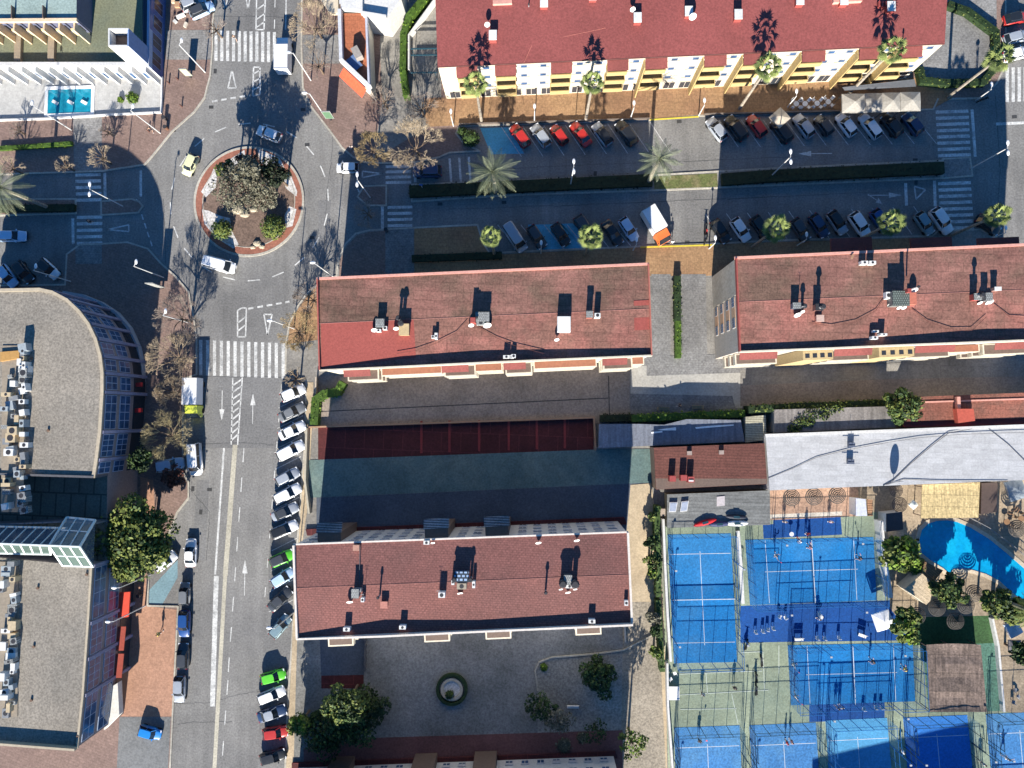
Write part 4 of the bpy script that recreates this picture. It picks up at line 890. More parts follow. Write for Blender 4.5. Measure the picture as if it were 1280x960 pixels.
cars = [
 # upper row of the right hand street
 (650, 169, U, 'hatch', 'red', 'red hatchback parked right next to the blue painted bay of the upper row', None, UP),
 (676, 169, U, 'hatch', 'silver', 'grey blue hatchback parked between the first and second red cars from the blue bay', None, UP),
 (699, 168, U, 'small', 'red', 'small red car directly right of the grey blue hatchback in the upper row', None, UP),
 (726, 167, U, 'sedan', 'red', 'red saloon, the last of the three red cars near the blue bay', None, UP),
 (753, 167, U, 'hatch', 'silver', 'silver hatchback with black roof right of the three red cars', 'black', UP),
 (783, 166, U, 'suv', 'black', 'black off roader parked left of the sunlit gap in the upper row', None, UP),
 (896, 161, U, 'hatch', 'silver', 'silver blue hatchback parked right of the sunlit gap in the upper row', None, UP),
 (920, 160, U, 'suv', 'black', 'black car between the silver blue hatchback and the dark red car', None, UP),
 (946, 157, U, 'hatch', 'red', 'dark red car standing left of the square beige parasol', None, UP),
 (977, 163, U, 'suv', 'black', 'black car partly hidden by the square beige parasol', None, UP),
 (1005, 157, U, 'hatch', 'silver', 'silver hatchback parked right of the square beige parasol', None, UP),
 (1030, 156, U, 'small', 'dark', 'small dark olive car left of the two bright white cars', None, UP),
 (1058, 155.5, U, 'hatch', 'white', 'white hatchback below the left end of the row of canopy tents', None, UP),
 (1088, 157, U, 'estate', 'white', 'white estate car with dark rear window below the middle canopy tents', None, UP),
 (1115, 156, U, 'hatch', 'black', 'black hatchback just right of the white estate car', None, UP),
 (1141, 154, U, 'hatch', 'navy', 'navy hatchback parked last before the zebra crossing in the upper row', None, UP),
 # lower row of the right hand street
 (644, 297, D_, 'van', 'silver', 'silver van parked left of the two blue painted bays', None, LO),
 (671, 296, D_, 'hatch', 'dark', 'dark hatchback on the left edge of the blue painted bays', None, LO),
 (701, 293, D_, 'hatch', 'black', 'black hatchback in the middle of the blue painted bays', None, LO),
 (731, 285, D_, 'suv', 'black', 'black off roader parked left of the fan palm on the lower kerb', 'dark', LO),
 (766, 291, D_, 'sedan', 'black', 'black saloon parked just right of the fan palm near the lorry', None, LO),
 (786, 286, D_, 'hatch', 'lightblue', 'pale silver car beside the lorry with the orange cab', None, LO),
 (901, 289, D_, 'hatch', 'black', 'black car parked right of the motorbikes', None, LO),
 (926, 287, D_, 'hatch', 'white', 'white hatchback between two black cars right of the motorbikes', None, LO),
 (951, 284, D_, 'hatch', 'black', 'black car half under the left fan palm of the lower right row', None, LO),
 (1001, 287, D_, 'hatch', 'dark', 'dark car peeking out right of the left fan palm', None, LO),
 (1024, 282, D_, 'hatch', 'navy', 'navy blue hatchback left of the silver car with black roof', None, LO),
 (1047, 278, D_, 'hatch', 'silver', 'silver hatchback with a black roof in the lower right row', 'black', LO),
 (1075, 281, D_, 'suv', 'white', 'white compact off roader between the black roofed car and the blue car', None, LO),
 (1101, 276, D_, 'hatch', 'blue', 'blue hatchback half hidden by the middle fan palm', None, LO),
 (1156, 279, D_, 'hatch', 'teal', 'grey blue hatchback beside the last white car of the lower row', None, LO),
 (1177, 276, D_, 'suv', 'white', 'white car parked at the lower zebra crossing', None, LO),
 (1236, 281, -35, 'hatch', 'black', 'black car under the fan palm at the corner of the right street', None, None),
 # left hand column of the long street
 (366, 491, 24, 'hatch', 'white', 'white hatchback at the top end of the column nearest the zebra crossing', None, RW),
 (365, 515, 27, 'sedan', 'grey', 'grey saloon second from the top of the column on the long street', None, RW),
 (365, 538, 26, 'sedan', 'white', 'white saloon just below the grey saloon', None, RW),
 (363, 563, 27, 'estate', 'white', 'white estate car above the gap with the dark shadow', None, RW),
 (359, 596, 28, 'hatch', 'silver', 'silver hatchback just below the first gap of the column', None, RW),
 (359, 617, 28, 'estate', 'white', 'white estate car with red tail lights below the silver hatchback', None, RW),
 (356, 640, 26, 'sedan', 'silver', 'silver saloon with black roof above the last white car by the pale walls', 'dark', RW),
 (355, 662, 24, 'estate', 'white', 'white car directly above the lime green car near the roof corner', 'black', RW),
 (352, 698, 24, 'hatch', 'green', 'bright green car beside the top left corner of the tiled roof', 'dark', RW),
 (353, 722, 33, 'hatch', 'lightblue', 'pale silver car just below the upper bright green car', None, RW),
 (350, 749, 45, 'sedan', 'dark', 'dark grey saloon parked steeply beside the tiled roof', None, RW),
 (350, 783, 50, 'hatch', 'teal', 'grey teal car under the white street lamp head', None, RW),
 (341, 846, 15, 'hatch', 'green', 'bright green car near the bottom, above a white one', None, RW),
 (339, 869, 22, 'estate', 'white', 'white car directly below the lower bright green car', None, RW),
 (340, 892, 18, 'sedan', 'navy', 'dark blue saloon between the white and the red car near the bottom', 'silver', RW),
 (344, 916, 8, 'hatch', 'red', 'red car near the bottom of the column beside the dark trees', None, RW),
 (341, 946, 15, 'hatch', 'black', 'black car at the very bottom of the column', None, RW),
 # other side of the long street
 (238, 691, 90, 'sedan', 'white', 'white saloon parked parallel right of the big dark green tree', None, PV),
 (230.5, 742, 90, 'small', 'grey', 'grey small car parked beside the blue painted triangle', None, PV),
 (230, 780, -90, 'hatch', 'blue', 'dark blue hatchback parked beside the top of the orange footway', None, PV),
 (228.5, 820, 90, 'hatch', 'dark', 'dark car parked between the blue hatchback and the lowest silver one', None, PV),
 (224, 862, -90, 'hatch', 'silver', 'silver hatchback parked lowest beside the orange footway', None, PV),
 (187, 916, -15, 'small', 'bright_blue', 'bright blue car standing alone on the grey footway', None, None),
 (206, 702, 38, 'hatch', 'white', 'white car poking out from under the big dark green tree', None, None),
 (212, 581, 10, 'suv', 'lightblue', 'pale blue car in the tree shade beside the white minibus', None, None),
 # moving and others
 (237.5, 206, -114, 'small', 'pale', 'pale yellow car driving round the left side of the roundabout', None, None),
 (336, 167, 158, 'hatch', 'white', 'white car looking blue in the tree shadow on top of the roundabout', None, None),
 (434, 209.5, 180, 'small', 'white', 'white small car leaving the shaded street at the roundabout', None, None),
 (534, 214, 180, 'suv', 'navy', 'dark blue car waiting behind the shaded zebra crossing', None, None),
 (15, 295, 0, 'estate', 'lightblue', 'pale estate car driving in the shaded street at the left edge', None, None),
 (9, 345, -52, 'hatch', 'lightblue', 'pale car cut by the left edge, parked in the shade', None, None),
 (29, 340, -52, 'hatch', 'black', 'black car parked in the shade between two pale cars at the left edge', None, None),
 (60, 336, -42, 'hatch', 'white', 'white car with black roof parked in the shade above the rounded office roof', 'black', None),
 (252, 12, 25, 'hatch', 'lightblue', 'pale blue car parked on the footway at the top beside the north street', 'dark', None),
 (241, 3, 25, 'hatch', 'silver', 'silver car cut by the top edge above the pale blue one', None, None),
 (1271, 22, 12, 'hatch', 'red', 'red car parked at the top of the right edge', 'black', None),
 (1271, 46, 15, 'hatch', 'silver', 'silver car parked at the right edge between the red and the white car', None, None),
 (1271, 67, 15, 'hatch', 'white', 'white car parked lowest of three at the right edge', None, None),
 (275, 331, -15, 'van', 'white', 'white van driving round the bottom of the roundabout', None, None),
 (244, 574, -85, 'van', 'white', 'white minibus parked in the long street below the yellow cabbed truck', None, None),
]
for x, y, dg, kd, co, lb, rf_, gr in cars: car(x, y, dg, kd, co, lb, roofc=rf_, group=gr)

def lorry(x, y, deg, Lb, Wb, Hb_, cabc, boxc, label, roofstripe=None):
    p = G(x, y, 1.2); r = thing('lorry', label, 'lorry', (p.x, p.y, .004), R(deg)); Lt = Lb + 1.9; h = Lt / 2
    m = MB(); m.box((0, 0, .6), (Lt - .5, Wb * .6, .3)); part('chassis', m, TYRE, r, world=False)
    m = MB(); m.box((-h + Lb / 2, 0, .85 + Hb_ / 2), (Lb, Wb, Hb_)); bx = part('cargo_box', m, CC[boxc], r, world=False)
    m = MB()
    for s in (-1, 1): m.box((-h + Lb / 2, s * Wb * .49, .85 + Hb_ + .01), (Lb, .07, .05))
    m.box((-h + .05, 0, .85 + Hb_ + .015), (.08, Wb, .06)); part('edge_trim', m, K((.5, .5, .5)), bx, world=False)
    x0, x1 = h - 1.75, h; w = Wb * .47
    m = MB(); m.add([(x0, -w, .45), (x1, -w * .95, .45), (x1, w * .95, .45), (x0, w, .45), (x0, -w, 1.35), (x1, -w * .93, 1.25), (x1, w * .93, 1.25), (x0, w, 1.35), (x0, -w * .92, 2.25), (x1 - .55, -w * .88, 2.2), (x1 - .55, w * .88, 2.2), (x0, w * .92, 2.25)],
          [(3, 2, 1, 0), (0, 1, 5, 4), (1, 2, 6, 5), (2, 3, 7, 6), (3, 0, 4, 7), (4, 5, 9, 8), (6, 7, 11, 10), (7, 4, 8, 11), (8, 9, 10, 11)])
    cb = part('cab', m, CC[cabc], r, world=False)
    m = MB(); m.add([(x1 + .005, -w * .9, 1.28), (x1 + .005, w * .9, 1.28), (x1 - .53, w * .84, 2.18), (x1 - .53, -w * .84, 2.18)], [(0, 1, 2, 3)]); part('windscreen', m, CGLASS, cb, world=False)
    for sx in (-h + .9, h - .95):
        for sy in (-1, 1):
            o = link('wheel', car_meshes('hatch')[3], r); o.location = (sx, sy * (Wb / 2 - .2), .42); o.scale = (1.3,) * 3
    for sy in (-1, 1):
        o = link('mirror', car_meshes('hatch')[6], r); o.location = (h - .3, sy * (w + .12), 1.7); slotmat(o, CC['black'])
        o = link('headlight', car_meshes('hatch')[4], r); o.location = (h - .1, sy * w * .75, .8)
    return r
lorry(355.5, 69.5, 90, 3.9, 2.15, 2.0, 'white', 'white', 'white box lorry with blue windscreen driving north of the roundabout')
lorry(243, 497, -90, 4.1, 2.3, 2.1, 'lime', 'white', 'white box truck with lime yellow cab parked below the big zebra crossing')
lorry(820, 283, -60, 3.9, 2.3, 2.0, 'orange', 'white', 'box lorry with orange cab at the sunlit gap of the lower kerb')

def motorbike(x, y, deg, c, label, group=None):
    p = G(x, y, .5); r = thing('motorbike', label, 'motorbike', (p.x, p.y, .13), R(deg), group)
    for sx in (-.65, .65):
        m = MB(); m.tube((sx, -.06, .3), (sx, .06, .3), .3, n=12); part('wheel', m, TYRE, r, world=False)
    m = MB(); m.box((.05, 0, .62), (1.0, .26, .34), top=.8); m.box((.5, 0, .8), (.3, .34, .3), top=.6); part('body', m, c, r, world=False)
    m = MB(); m.box((-.35, 0, .82), (.62, .26, .12), top=.85); part('seat', m, TYRE, r, world=False)
    m = MB(); m.tube((.48, -.34, 1.02), (.48, .34, 1.02), .03, n=5); part('handlebar', m, TYRE, r, world=False)
MG = 'motorbikes parked at the lower kerb'
for i, (x, y, d, c, l) in enumerate([(882, 285, 80, CC['black'], 'black motorbike, upper of the group right of the sunlit gap'), (883, 292, 95, CC['red'], 'motorbike with red fairing in the middle of the group'), (881, 299, 85, CC['dark'], 'dark scooter nearest the yellow kerb line'), (1228, 125, 20, CC['black'], 'black motorbike beside the hedge near the upper zebra crossing')]):
    motorbike(x, y, d, c, l, MG if i < 3 else None)
MG2 = 'scooters and bikes parked on the padel ground'
for i, (x, y, d, c, l) in enumerate([(932.5, 806, 70, CC['black'], 'dark scooter at the corner of the pale green padel ground'), (951.5, 826, 95, CC['dark'], 'dark scooter standing on the thin white lines of the pale green ground'), (945, 847, 90, CC['black'], 'black scooter left of the mesh shadow, upper of two'), (945, 862, 88, CC['dark'], 'black scooter left of the mesh shadow, lower of two')]):
    motorbike(x, y, d, c, l, MG2)
# ------------------------------------------------------------------ plants
def leafm(n, c, v=.3): return mat(n, c, rough=.7, var=v, scale=2.2, big=.2, bigscale=.5, spec=.25)
LD, LM, LL = leafm('leaf_dark', (.018, .035, .012)), leafm('leaf_mid', (.05, .085, .022)), leafm('leaf_light', (.115, .14, .03))
LB, LB2 = leafm('hedge_bright', (.115, .185, .018)), leafm('hedge_mid', (.05, .095, .014))
LO_, LO2 = leafm('olive_leaf', (.16, .152, .108)), leafm('olive_dark', (.08, .078, .052))
PALM1, PALM2 = leafm('palm_leaf', (.20, .24, .075)), leafm('palm_leaf_dark', (.09, .12, .04)); DP1, DP2 = leafm('date_palm_leaf', (.16, .18, .11)), leafm('date_palm_leaf_dark', (.055, .07, .04))
BARK = mat('bark', (.14, .10, .07), var=.2); TWIG = mat('twig', (.40, .32, .22), var=.25, scale=3); TWIG2 = mat('grey_twig', (.26, .215, .18), var=.2, scale=3); TWIG3 = mat('golden_twig', (.31, .235, .12), var=.25, scale=3)
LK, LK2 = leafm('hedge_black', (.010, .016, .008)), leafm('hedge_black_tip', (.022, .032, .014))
FOL = {'black': [LK, LK2], 'dark': [LD, LM], 'mid': [LM, LL, LD], 'light': [LL, LM, LB], 'olive': [LO_, LO2], 'bright': [LB, LB2], 'yg': [LL, LD, LM]}
def tree(name, label, cat, x, y, h, r, fol='mid', n=1800, size=.28, clumps=9, group=None, base_is_crown=True, squash=.75, trunk=.2):
    """x, y is where the crown shows in the picture"""
    zc_ = h - r * squash * .8; c = G(x, y, zc_) if base_is_crown else G(x, y, 0)
    t = thing(name, label, cat, (c.x, c.y, .1), group=group)
    m = MB(); top = Vector((c.x + random.uniform(-.2, .2), c.y, zc_)); m.tube((c.x, c.y, .1), top, trunk, trunk * .55, 7)
    for i in range(6):
        a = random.uniform(0, 6.28); m.tube(top - Vector((0, 0, r * .4)), top + Vector((math.cos(a) * r * .6, math.sin(a) * r * .6, r * .2)), trunk * .4, trunk * .12, 5)
    part('trunk', m, BARK, t)
    m = MB(); mi = tuple(range(len(FOL[fol]))); lt = len(FOL[fol])
    m.leaves((c.x, c.y, zc_), (r * .66, r * .66, r * squash * .8), n // 3, size, mi=mi, shell=.2)
    for i in range(clumps):
        a = 6.283 * i / clumps + random.uniform(-.3, .3); q = r * random.uniform(.35, .85); rr_ = r * random.uniform(.20, .40)
        m.leaves((c.x + math.cos(a) * q, c.y + math.sin(a) * q, zc_ + random.uniform(-.1, .5) * r * squash), (rr_, rr_, rr_ * .8), int(n * .66 / clumps), size, mi=random.choice([mi, (0,), (0, 1), (lt - 1, 0)]), shell=.5)
    part('crown', m, FOL[fol], t); return t
def bush(label, x, y, r, fol='mid', n=500, h=None, size=.16, group=None, name='bush', z=.12):
    h = h or r * 1.1; c = G(x, y, z + h / 2); m = MB(); m.leaves((c.x, c.y, z + h / 2), (r, r, h / 2 + .1), n, size, mi=tuple(range(len(FOL[fol]))), shell=.6)
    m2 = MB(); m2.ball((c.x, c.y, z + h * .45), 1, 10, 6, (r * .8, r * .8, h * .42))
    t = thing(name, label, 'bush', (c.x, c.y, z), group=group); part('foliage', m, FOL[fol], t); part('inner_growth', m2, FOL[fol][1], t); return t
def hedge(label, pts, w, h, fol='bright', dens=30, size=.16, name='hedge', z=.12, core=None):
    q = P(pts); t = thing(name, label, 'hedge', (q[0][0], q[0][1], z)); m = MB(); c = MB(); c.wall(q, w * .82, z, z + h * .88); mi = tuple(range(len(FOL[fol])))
    for i in range(len(q) - 1):
        a, b_ = Vector(q[i]), Vector(q[i + 1]); L_ = (b_ - a).length
        for j in range(max(1, int(L_ / .8))):
            p = a.lerp(b_, (j + .5) / max(1, int(L_ / .8)))
            m.leaves((p.x, p.y, z + h * .55), (w * .55 + random.uniform(0, .15), w * .55 + random.uniform(0, .15), h * .5), int(dens * w), size, mi=mi, shell=.6)
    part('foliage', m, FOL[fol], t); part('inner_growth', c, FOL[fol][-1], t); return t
def bare_tree(label, x, y, h, r, fol=TWIG, depth=5, dens=1.0, group=None, lift=.35, at_base=False, seed=0):
    random.seed(seed + 100); zc_ = h * .75; c = G(x, y, zc_) if not at_base else G(x, y, 0)
    t = thing('bare_tree', label, 'tree', (c.x, c.y, .1), group=group); tr = MB(); cr = MB(); th = h * lift
    tr.tube((c.x, c.y, .1), (c.x, c.y, th), .17, .13, 7)
    def grow(p, d, L_, rad, k):
        q = p + d * L_; (tr if k >= depth - 1 else cr).tube(p, q, rad, rad * .72, 3 if k < depth - 1 else 5, cap=False)
        if k == 0: return
        for i in range(random.choice((2, 3, 3)) if k > 1 else 3):
            ax = d.orthogonal().normalized(); ax.rotate(Matrix.Rotation(random.uniform(0, 6.283), 3, d))
            nd = (d + ax * random.uniform(.28, .62) + Vector((0, 0, .08))).normalized(); grow(q, nd, L_ * random.uniform(.70, .86), max(rad * .60, .011), k - 1)
    nl = 8
    for i in range(nl):
        a = 6.283 * i / nl + random.uniform(-.3, .3); e = random.uniform(.45, 1.15)
        grow(Vector((c.x, c.y, th)), Vector((math.cos(a), math.sin(a), e)).normalized(), r * .33, .085, depth)
    part('trunk', tr, BARK, t); part('crown', cr, fol, t); return t
def frond(m, o, a, e, L_, w, droop, seg=5, mi=0):
    p = Vector(o); d = Vector((math.cos(a) * math.cos(e), math.sin(a) * math.cos(e), math.sin(e))); s = Vector((-math.sin(a), math.cos(a), 0)); m.cur = mi; pts = []
    for i in range(seg + 1):
        t = i / seg; ww = w * (math.sin(min(1, t * 1.15 + .12) * math.pi) ** .6 if t < .98 else .1); pts += [p + s * ww + Vector((0, 0, -.3 * ww)), p.copy(), p - s * ww + Vector((0, 0, -.3 * ww))]
        d = (d + Vector((0, 0, -droop / seg))).normalized(); p = p + d * (L_ / seg)
    m.add(pts, [f for i in range(seg) for f in ((i * 3, i * 3 + 1, i * 3 + 4, i * 3 + 3), (i * 3 + 1, i * 3 + 2, i * 3 + 5, i * 3 + 4))])
def palm(label, bx, by, h, r, kind='fan', n=27, group=None, z=.12, seed=1, dx=0, dy=0):
    random.seed(seed); b_ = G(bx, by, 0); top = Vector((b_.x + dx, b_.y + dy, h)); t = thing('fan_palm' if kind == 'fan' else 'date_palm', label, 'palm tree', (b_.x, b_.y, z), group=group)
    m = MB(); rad = .2 if kind == 'fan' else .27; m.tube((b_.x, b_.y, z), top * .5 + Vector((b_.x, b_.y, z)) * .5, rad * 1.25, rad, 8); m.tube(top * .5 + Vector((b_.x, b_.y, z)) * .5, top, rad, rad * .9, 8); part('trunk', m, mat('palm_bark', (.27, .235, .19), var=.25), t)
    m = MB()
    if kind == 'fan':
        m.ball(top, .3, 8, 5, (1, 1, 1.6))
        for i in range(n):
            a = 2.4 * i + random.uniform(-.2, .2); e = lerp(1.25, -.7, (i / n) ** .8); st = r * random.uniform(.42, .62); d = Vector((math.cos(a) * math.cos(e), math.sin(a) * math.cos(e), math.sin(e)))
            q = top + d * st; m.cur = random.choice((0, 0, 1)); m.tube(top, q, .025, n=3)
            s = Vector((-math.sin(a), math.cos(a), 0)); up = s.cross(d)
            for k in range(9):           # split fan leaf
                b2 = (k - 4) * .27; dd = (d * math.cos(b2) + s * math.sin(b2) - Vector((0, 0, .16 + .06 * abs(k - 4)))).normalized(); l2 = r * .46 * (1 - .04 * abs(k - 4)); sd = dd.cross(up).normalized() * r * .042
                m.add([q, q + dd * l2 * .55 + sd, q + dd * l2 - Vector((0, 0, .12)), q + dd * l2 * .55 - sd], [(0, 1, 2, 3)])
        part('crown', m, [PALM1, PALM2], t)
    else:
        for i in range(n):
            a = 2.4 * i + random.uniform(-.15, .15); e = lerp(1.3, -.35, (i / n) ** .8)
            m.cur = 0; L_ = r * random.uniform(.95, 1.15) * (1.0 if e < .9 else .8); p = top.copy(); d = Vector((math.cos(a) * math.cos(e), math.sin(a) * math.cos(e), math.sin(e))); s = Vector((-math.sin(a), math.cos(a), 0)); seg = 9; mi = random.choice((0, 0, 1))
            for k in range(seg):
                d2 = (d + Vector((0, 0, -.13))).normalized(); q = p + d2 * L_ / seg; m.cur = mi; m.tube(p, q, .03, n=3, cap=False)
                ll = r * .17 * math.sin(math.pi * min(1, (k + 1.2) / (seg + 1)))
                for sg in (-1, 1):
                    for u in (.0, .5):
                        o = p.lerp(q, u); tip = o + s * sg * ll * .8 + d2 * ll * .9 - Vector((0, 0, ll * .3)); m.add([o, o.lerp(tip, .5) + d2 * .06, tip, o.lerp(tip, .5) - d2 * .03], [(0, 1, 2, 3)])
                p, d = q, d2
        part('crown', m, [DP1, DP2], t)
    random.seed(seed + 999); return t
PG = 'tall fan palms along the yellow balcony block'
for i, (bx, by, h, r, l) in enumerate([(602, 152, 13.0, 2.0, 'fan palm leftmost in front of the yellow balconies'), (732, 150, 12.6, 1.9, 'fan palm on the orange pavement above the silver car with black roof'), (924, 136, 13.4, 2.1, 'leaning fan palm in front of the balconies above the dark red car'),
                               (1060, 118, 13.6, 2.1, 'fan palm growing beside the row of canopy tents'), (1184, 122, 12.4, 2.2, 'fan palm leaning past the corner hedge at the upper right')]): palm(l, bx, by, h, r, 'fan', group=PG, seed=10 + i, z=.15)
PG = 'fan palms in planters along the lower pavement'
for i, (bx, by, h, r, l) in enumerate([(618, 318, 11, 1.8, 'small round fan palm left of the silver van'), (731, 318, 11, 2.1, 'fan palm between the black cars beside the blue bays'), (940, 309, 11, 2.2, 'fan palm leftmost in the row right of the sunlit gap'), (1068, 303, 11.3, 2.1, 'fan palm hiding the blue hatchback'), (1187, 295, 11.3, 2.0, 'fan palm at the corner of the right hand street')]): palm(l, bx, by, h, r, 'fan', group=PG, seed=20 + i, z=.15)
palm('big date palm in the median left of the blue bays', 620, 241, 9.5, 4.0, 'date', n=34, seed=31)
palm('date palm at the sunlit strip of the median', 810, 228, 10.2, 3.4, 'date', n=30, seed=32)
palm('date palm cut by the left edge of the photo', 62, 260, 10.0, 4.2, 'date', n=32, seed=33, dx=-.4)
tree('leafy_tree', 'ragged green tree with grey trunk beside the white wall and the pool', 'tree', 1123, 690, 7, 3.0, 'light', n=1500, size=.34, clumps=11)
tree('leafy_tree', 'ragged green tree next to the square white parasol', 'tree', 1131, 783, 6, 2.7, 'light', n=1100, size=.34, clumps=9)
palm('tall palm leaving the photo at the right edge below the pool', 1240, 745, 9.5, 3.0, 'date', n=36, seed=36)
for o in [o for o in bpy.data.objects if o.name.startswith('crown') and o.parent and o.parent.name.startswith('date_palm') and o.parent['label'].startswith(('palm', 'tall palm'))]:
    o.data.materials[0] = LL; o.data.materials[1] = LD
random.seed(50)
BT = 'leafless street trees'
for i, (x, y, h, r, f, dp, l) in enumerate([
  (388, 22, 8, 3.4, TWIG, 6, 'leafless brown tree top left of the narrow shop'), (392, 72, 7, 2.4, TWIG2, 4, 'thin leafless tree right of the white box lorry'),
  (462, 181, 7, 2.7, TWIG3, 6, 'leafless golden brown tree at the corner above the shaded crossing'), (516, 177, 8, 3.9, TWIG, 6, 'wide pale leafless tree above the shaded street entry'),
  (524, 128, 7, 2.8, TWIG2, 5, 'grey leafless tree beside the carport hedge'), (476, 118, 7, 2.4, TWIG2, 5, 'grey leafless tree next to the tip of the narrow shop'),
  (456, 262, 6, 2.2, TWIG2, 5, 'small leafless tree in the shade beside the refuge island'),
  (213, 395, 9, 3.4, TWIG2, 6, 'dark leafless tree on the brick pavement above the big zebra crossing'), (210, 445, 8, 3.8, TWIG, 6, 'dense tan leafless tree left of the big zebra crossing'),
  (208, 490, 5.5, 2.4, TWIG, 6, 'small tan leafless tree left of the yellow cabbed truck'),
  (366, 412, 8, 2.9, TWIG3, 6, 'yellow brown leafless tree right of the big zebra crossing'), (385, 372, 7, 2.6, TWIG2, 6, 'grey leafless tree at the corner of the weathered roof'),
  (364, 472, 6, 1.8, TWIG, 4, 'small leafless tree above the first white car of the column'), (118, 192, 6, 2.3, TWIG, 4, 'small leafless tree at the upper left crossing'),
  (72, 202, 5.5, 1.6, TWIG, 4, 'very small leafless tree left of the upper left crossing'), (3, 205, 6, 2.2, TWIG, 4, 'leafless tree cut by the left edge above the date palm'),
  (17, 160, 3.5, 1.5, TWIG2, 4, 'leafless tree with thin shadow at the left edge below the pale terrace'), (130, 162, 3.5, 1.4, TWIG2, 4, 'thin leafless tree between the plunge pool and the lamp'),
  (262, 28, 6, 2.3, TWIG2, 4, 'thin leafless tree beside the pale blue car at the top')]): bare_tree(l, x, y, h, r, f, dp, group=BT, seed=i)
random.seed(60)
tree('olive_tree', 'large grey olive tree in the middle of the roundabout', 'tree', 302, 233, 8.5, 4.4, 'olive', n=4200, size=.16, clumps=18, squash=.7)
tree('olive_tree', 'smaller grey olive tree on the right half of the roundabout island', 'tree', 332, 246, 6, 2.6, 'olive', n=2400, size=.13, clumps=8)
tree('round_tree', 'dark round evergreen tree at the top right of the roundabout island', 'tree', 344, 218, 7, 2.6, 'black', n=1800, size=.2)
tree('evergreen_tree', 'small dark evergreen at the upper left of the roundabout island', 'tree', 281, 212, 6, 1.7, 'yg', n=800, size=.2)
tree('evergreen_tree', 'tall evergreen tree shading the top of the roundabout', 'tree', 312, 212, 10.5, 2.4, 'olive', n=1700, size=.22, clumps=8, squash=1.1)
bush('bright green bush at the lower left of the roundabout island', 277, 287, 1.7, 'mid', 700); bush('green bush at the lower right of the roundabout island', 341, 284, 2.1, 'mid', 900)
tree('evergreen_tree', 'very large dense evergreen tree over the office building entrance', 'tree', 168, 673, 9, 6.1, 'yg', n=11000, size=.27, clumps=34, squash=.6, trunk=.32)
bare_tree('fuzzy round olive brown bare tree left of the white minibus', 203, 545, 7, 3.6, mat('olive_twig', (.38, .32, .18), var=.25, scale=3), 6, group=BT, seed=77)
o = bpy.data.objects.get('round_tree.001'); 
tree('evergreen_tree', 'dark green tree against the office windows left of the pale blue car', 'tree', 174, 575, 7, 2.3, 'dark', n=900, size=.22)
tree('red_leaf_tree', 'small reddish brown tree below the pale blue car', 'tree', 216, 598, 4, 2.1, 'olive', n=900, size=.18)
rl = leafm('red_leaf', (.12, .045, .03)); rl2 = leafm('red_leaf_dark', (.05, .025, .018))
for ob in bpy.data.objects:
    if ob.name.startswith('crown') and ob.parent.name == 'red_leaf_tree': ob.data.materials[0] = rl; ob.data.materials[1] = rl2
gold, gold2 = leafm('golden_olive_leaf', (.20, .155, .075)), leafm('golden_olive_dark', (.10, .075, .04))
for ob in bpy.data.objects:
    if ob.name.startswith('crown') and ob.parent['label'].startswith('olive brown round'): ob.data.materials[0] = gold; ob.data.materials[1] = gold2
tree('evergreen_tree', 'bright topped tree above the dark thicket at the lower street corner', 'tree', 432, 880, 9, 2.9, 'mid', n=1800, size=.26, clumps=10)
tree('evergreen_tree', 'dark wide tree in the shaded thicket at the lower street corner', 'tree', 452, 888, 6, 5.0, 'dark', n=3400, size=.24, clumps=12)
tree('evergreen_tree', 'dark tree at the bottom of the thicket by the street', 'tree', 408, 912, 6, 5.0, 'dark', n=3400, size=.24, clumps=12)
tree('evergreen_tree', 'sunlit edge tree of the thicket beside the red parked car', 'tree', 374, 905, 6, 1.9, 'light', n=900, size=.2)
tree('round_tree', 'round dark clipped tree in the gravel garden', 'tree', 747, 845, 4.2, 3.4, 'dark', n=3000, size=.2, clumps=10, squash=.8)
tree('shrub_tree', 'sparse dark shrub tree at the left of the gravel garden', 'tree', 676, 884, 4.5, 2.6, 'dark', n=800, size=.2)
tree('shrub_tree', 'brown sparse shrub tree beside the white garden bench', 'tree', 698, 902, 4.5, 2.6, 'olive', n=700, size=.18)
tree('shrub_tree', 'small thin shrub tree at the bottom of the gravel garden', 'tree', 745, 915, 4, 2.0, 'dark', n=380, size=.18)
tree('sparse_tree', 'sparse yellow green tree on the sunlit path at the bottom', 'tree', 792, 930, 7.0, 2.5, 'light', n=600, size=.2, clumps=9)
bush('tiny green bush in the left corner of the gravel garden', 680, 834, .6, 'bright', 120)
tree('round_tree', 'round green tree between the grey and the orange red roofs', 'tree', 1128, 507, 7.5, 3.3, 'mid', n=2600, size=.22, clumps=12)
bush('round clipped bright bush beside the timber pavilion', 1147, 708, 1.45, 'bright', 700, h=2.4)
tree('evergreen_tree', 'dark green tree between the timber pavilion and the straw parasols', 'tree', 1184, 738, 5, 2.6, 'mid', n=1700, size=.26, clumps=9)
tree('evergreen_tree', 'long dark tree crown over the lower edge of the pool, left half', 'tree', 1243, 752, 5.5, 2.4, 'yg', n=1500, size=.26, clumps=9)
tree('evergreen_tree', 'long dark tree crown over the lower edge of the pool, right half', 'tree', 1268, 764, 5.5, 2.6, 'yg', n=1700, size=.26, clumps=9)
tree('evergreen_tree', 'dark tree at the right edge beside the umbrellas below the pool', 'tree', 1277, 815, 5, 2.0, 'dark', n=900, size=.24)
tree('shrub_tree', 'dark climbing tree above the first padel court wall', 'tree', 1119, 770, 2.2, .7, 'dark', n=60, size=.15) if False else None
bush('green shrub patch north of the rectangular pool terrace, larger', 165, 122, 1.0, 'bright', 300, h=1.4); bush('small green shrub on the pool terrace left of the larger one', 150.5, 124.5, .5, 'bright', 120)
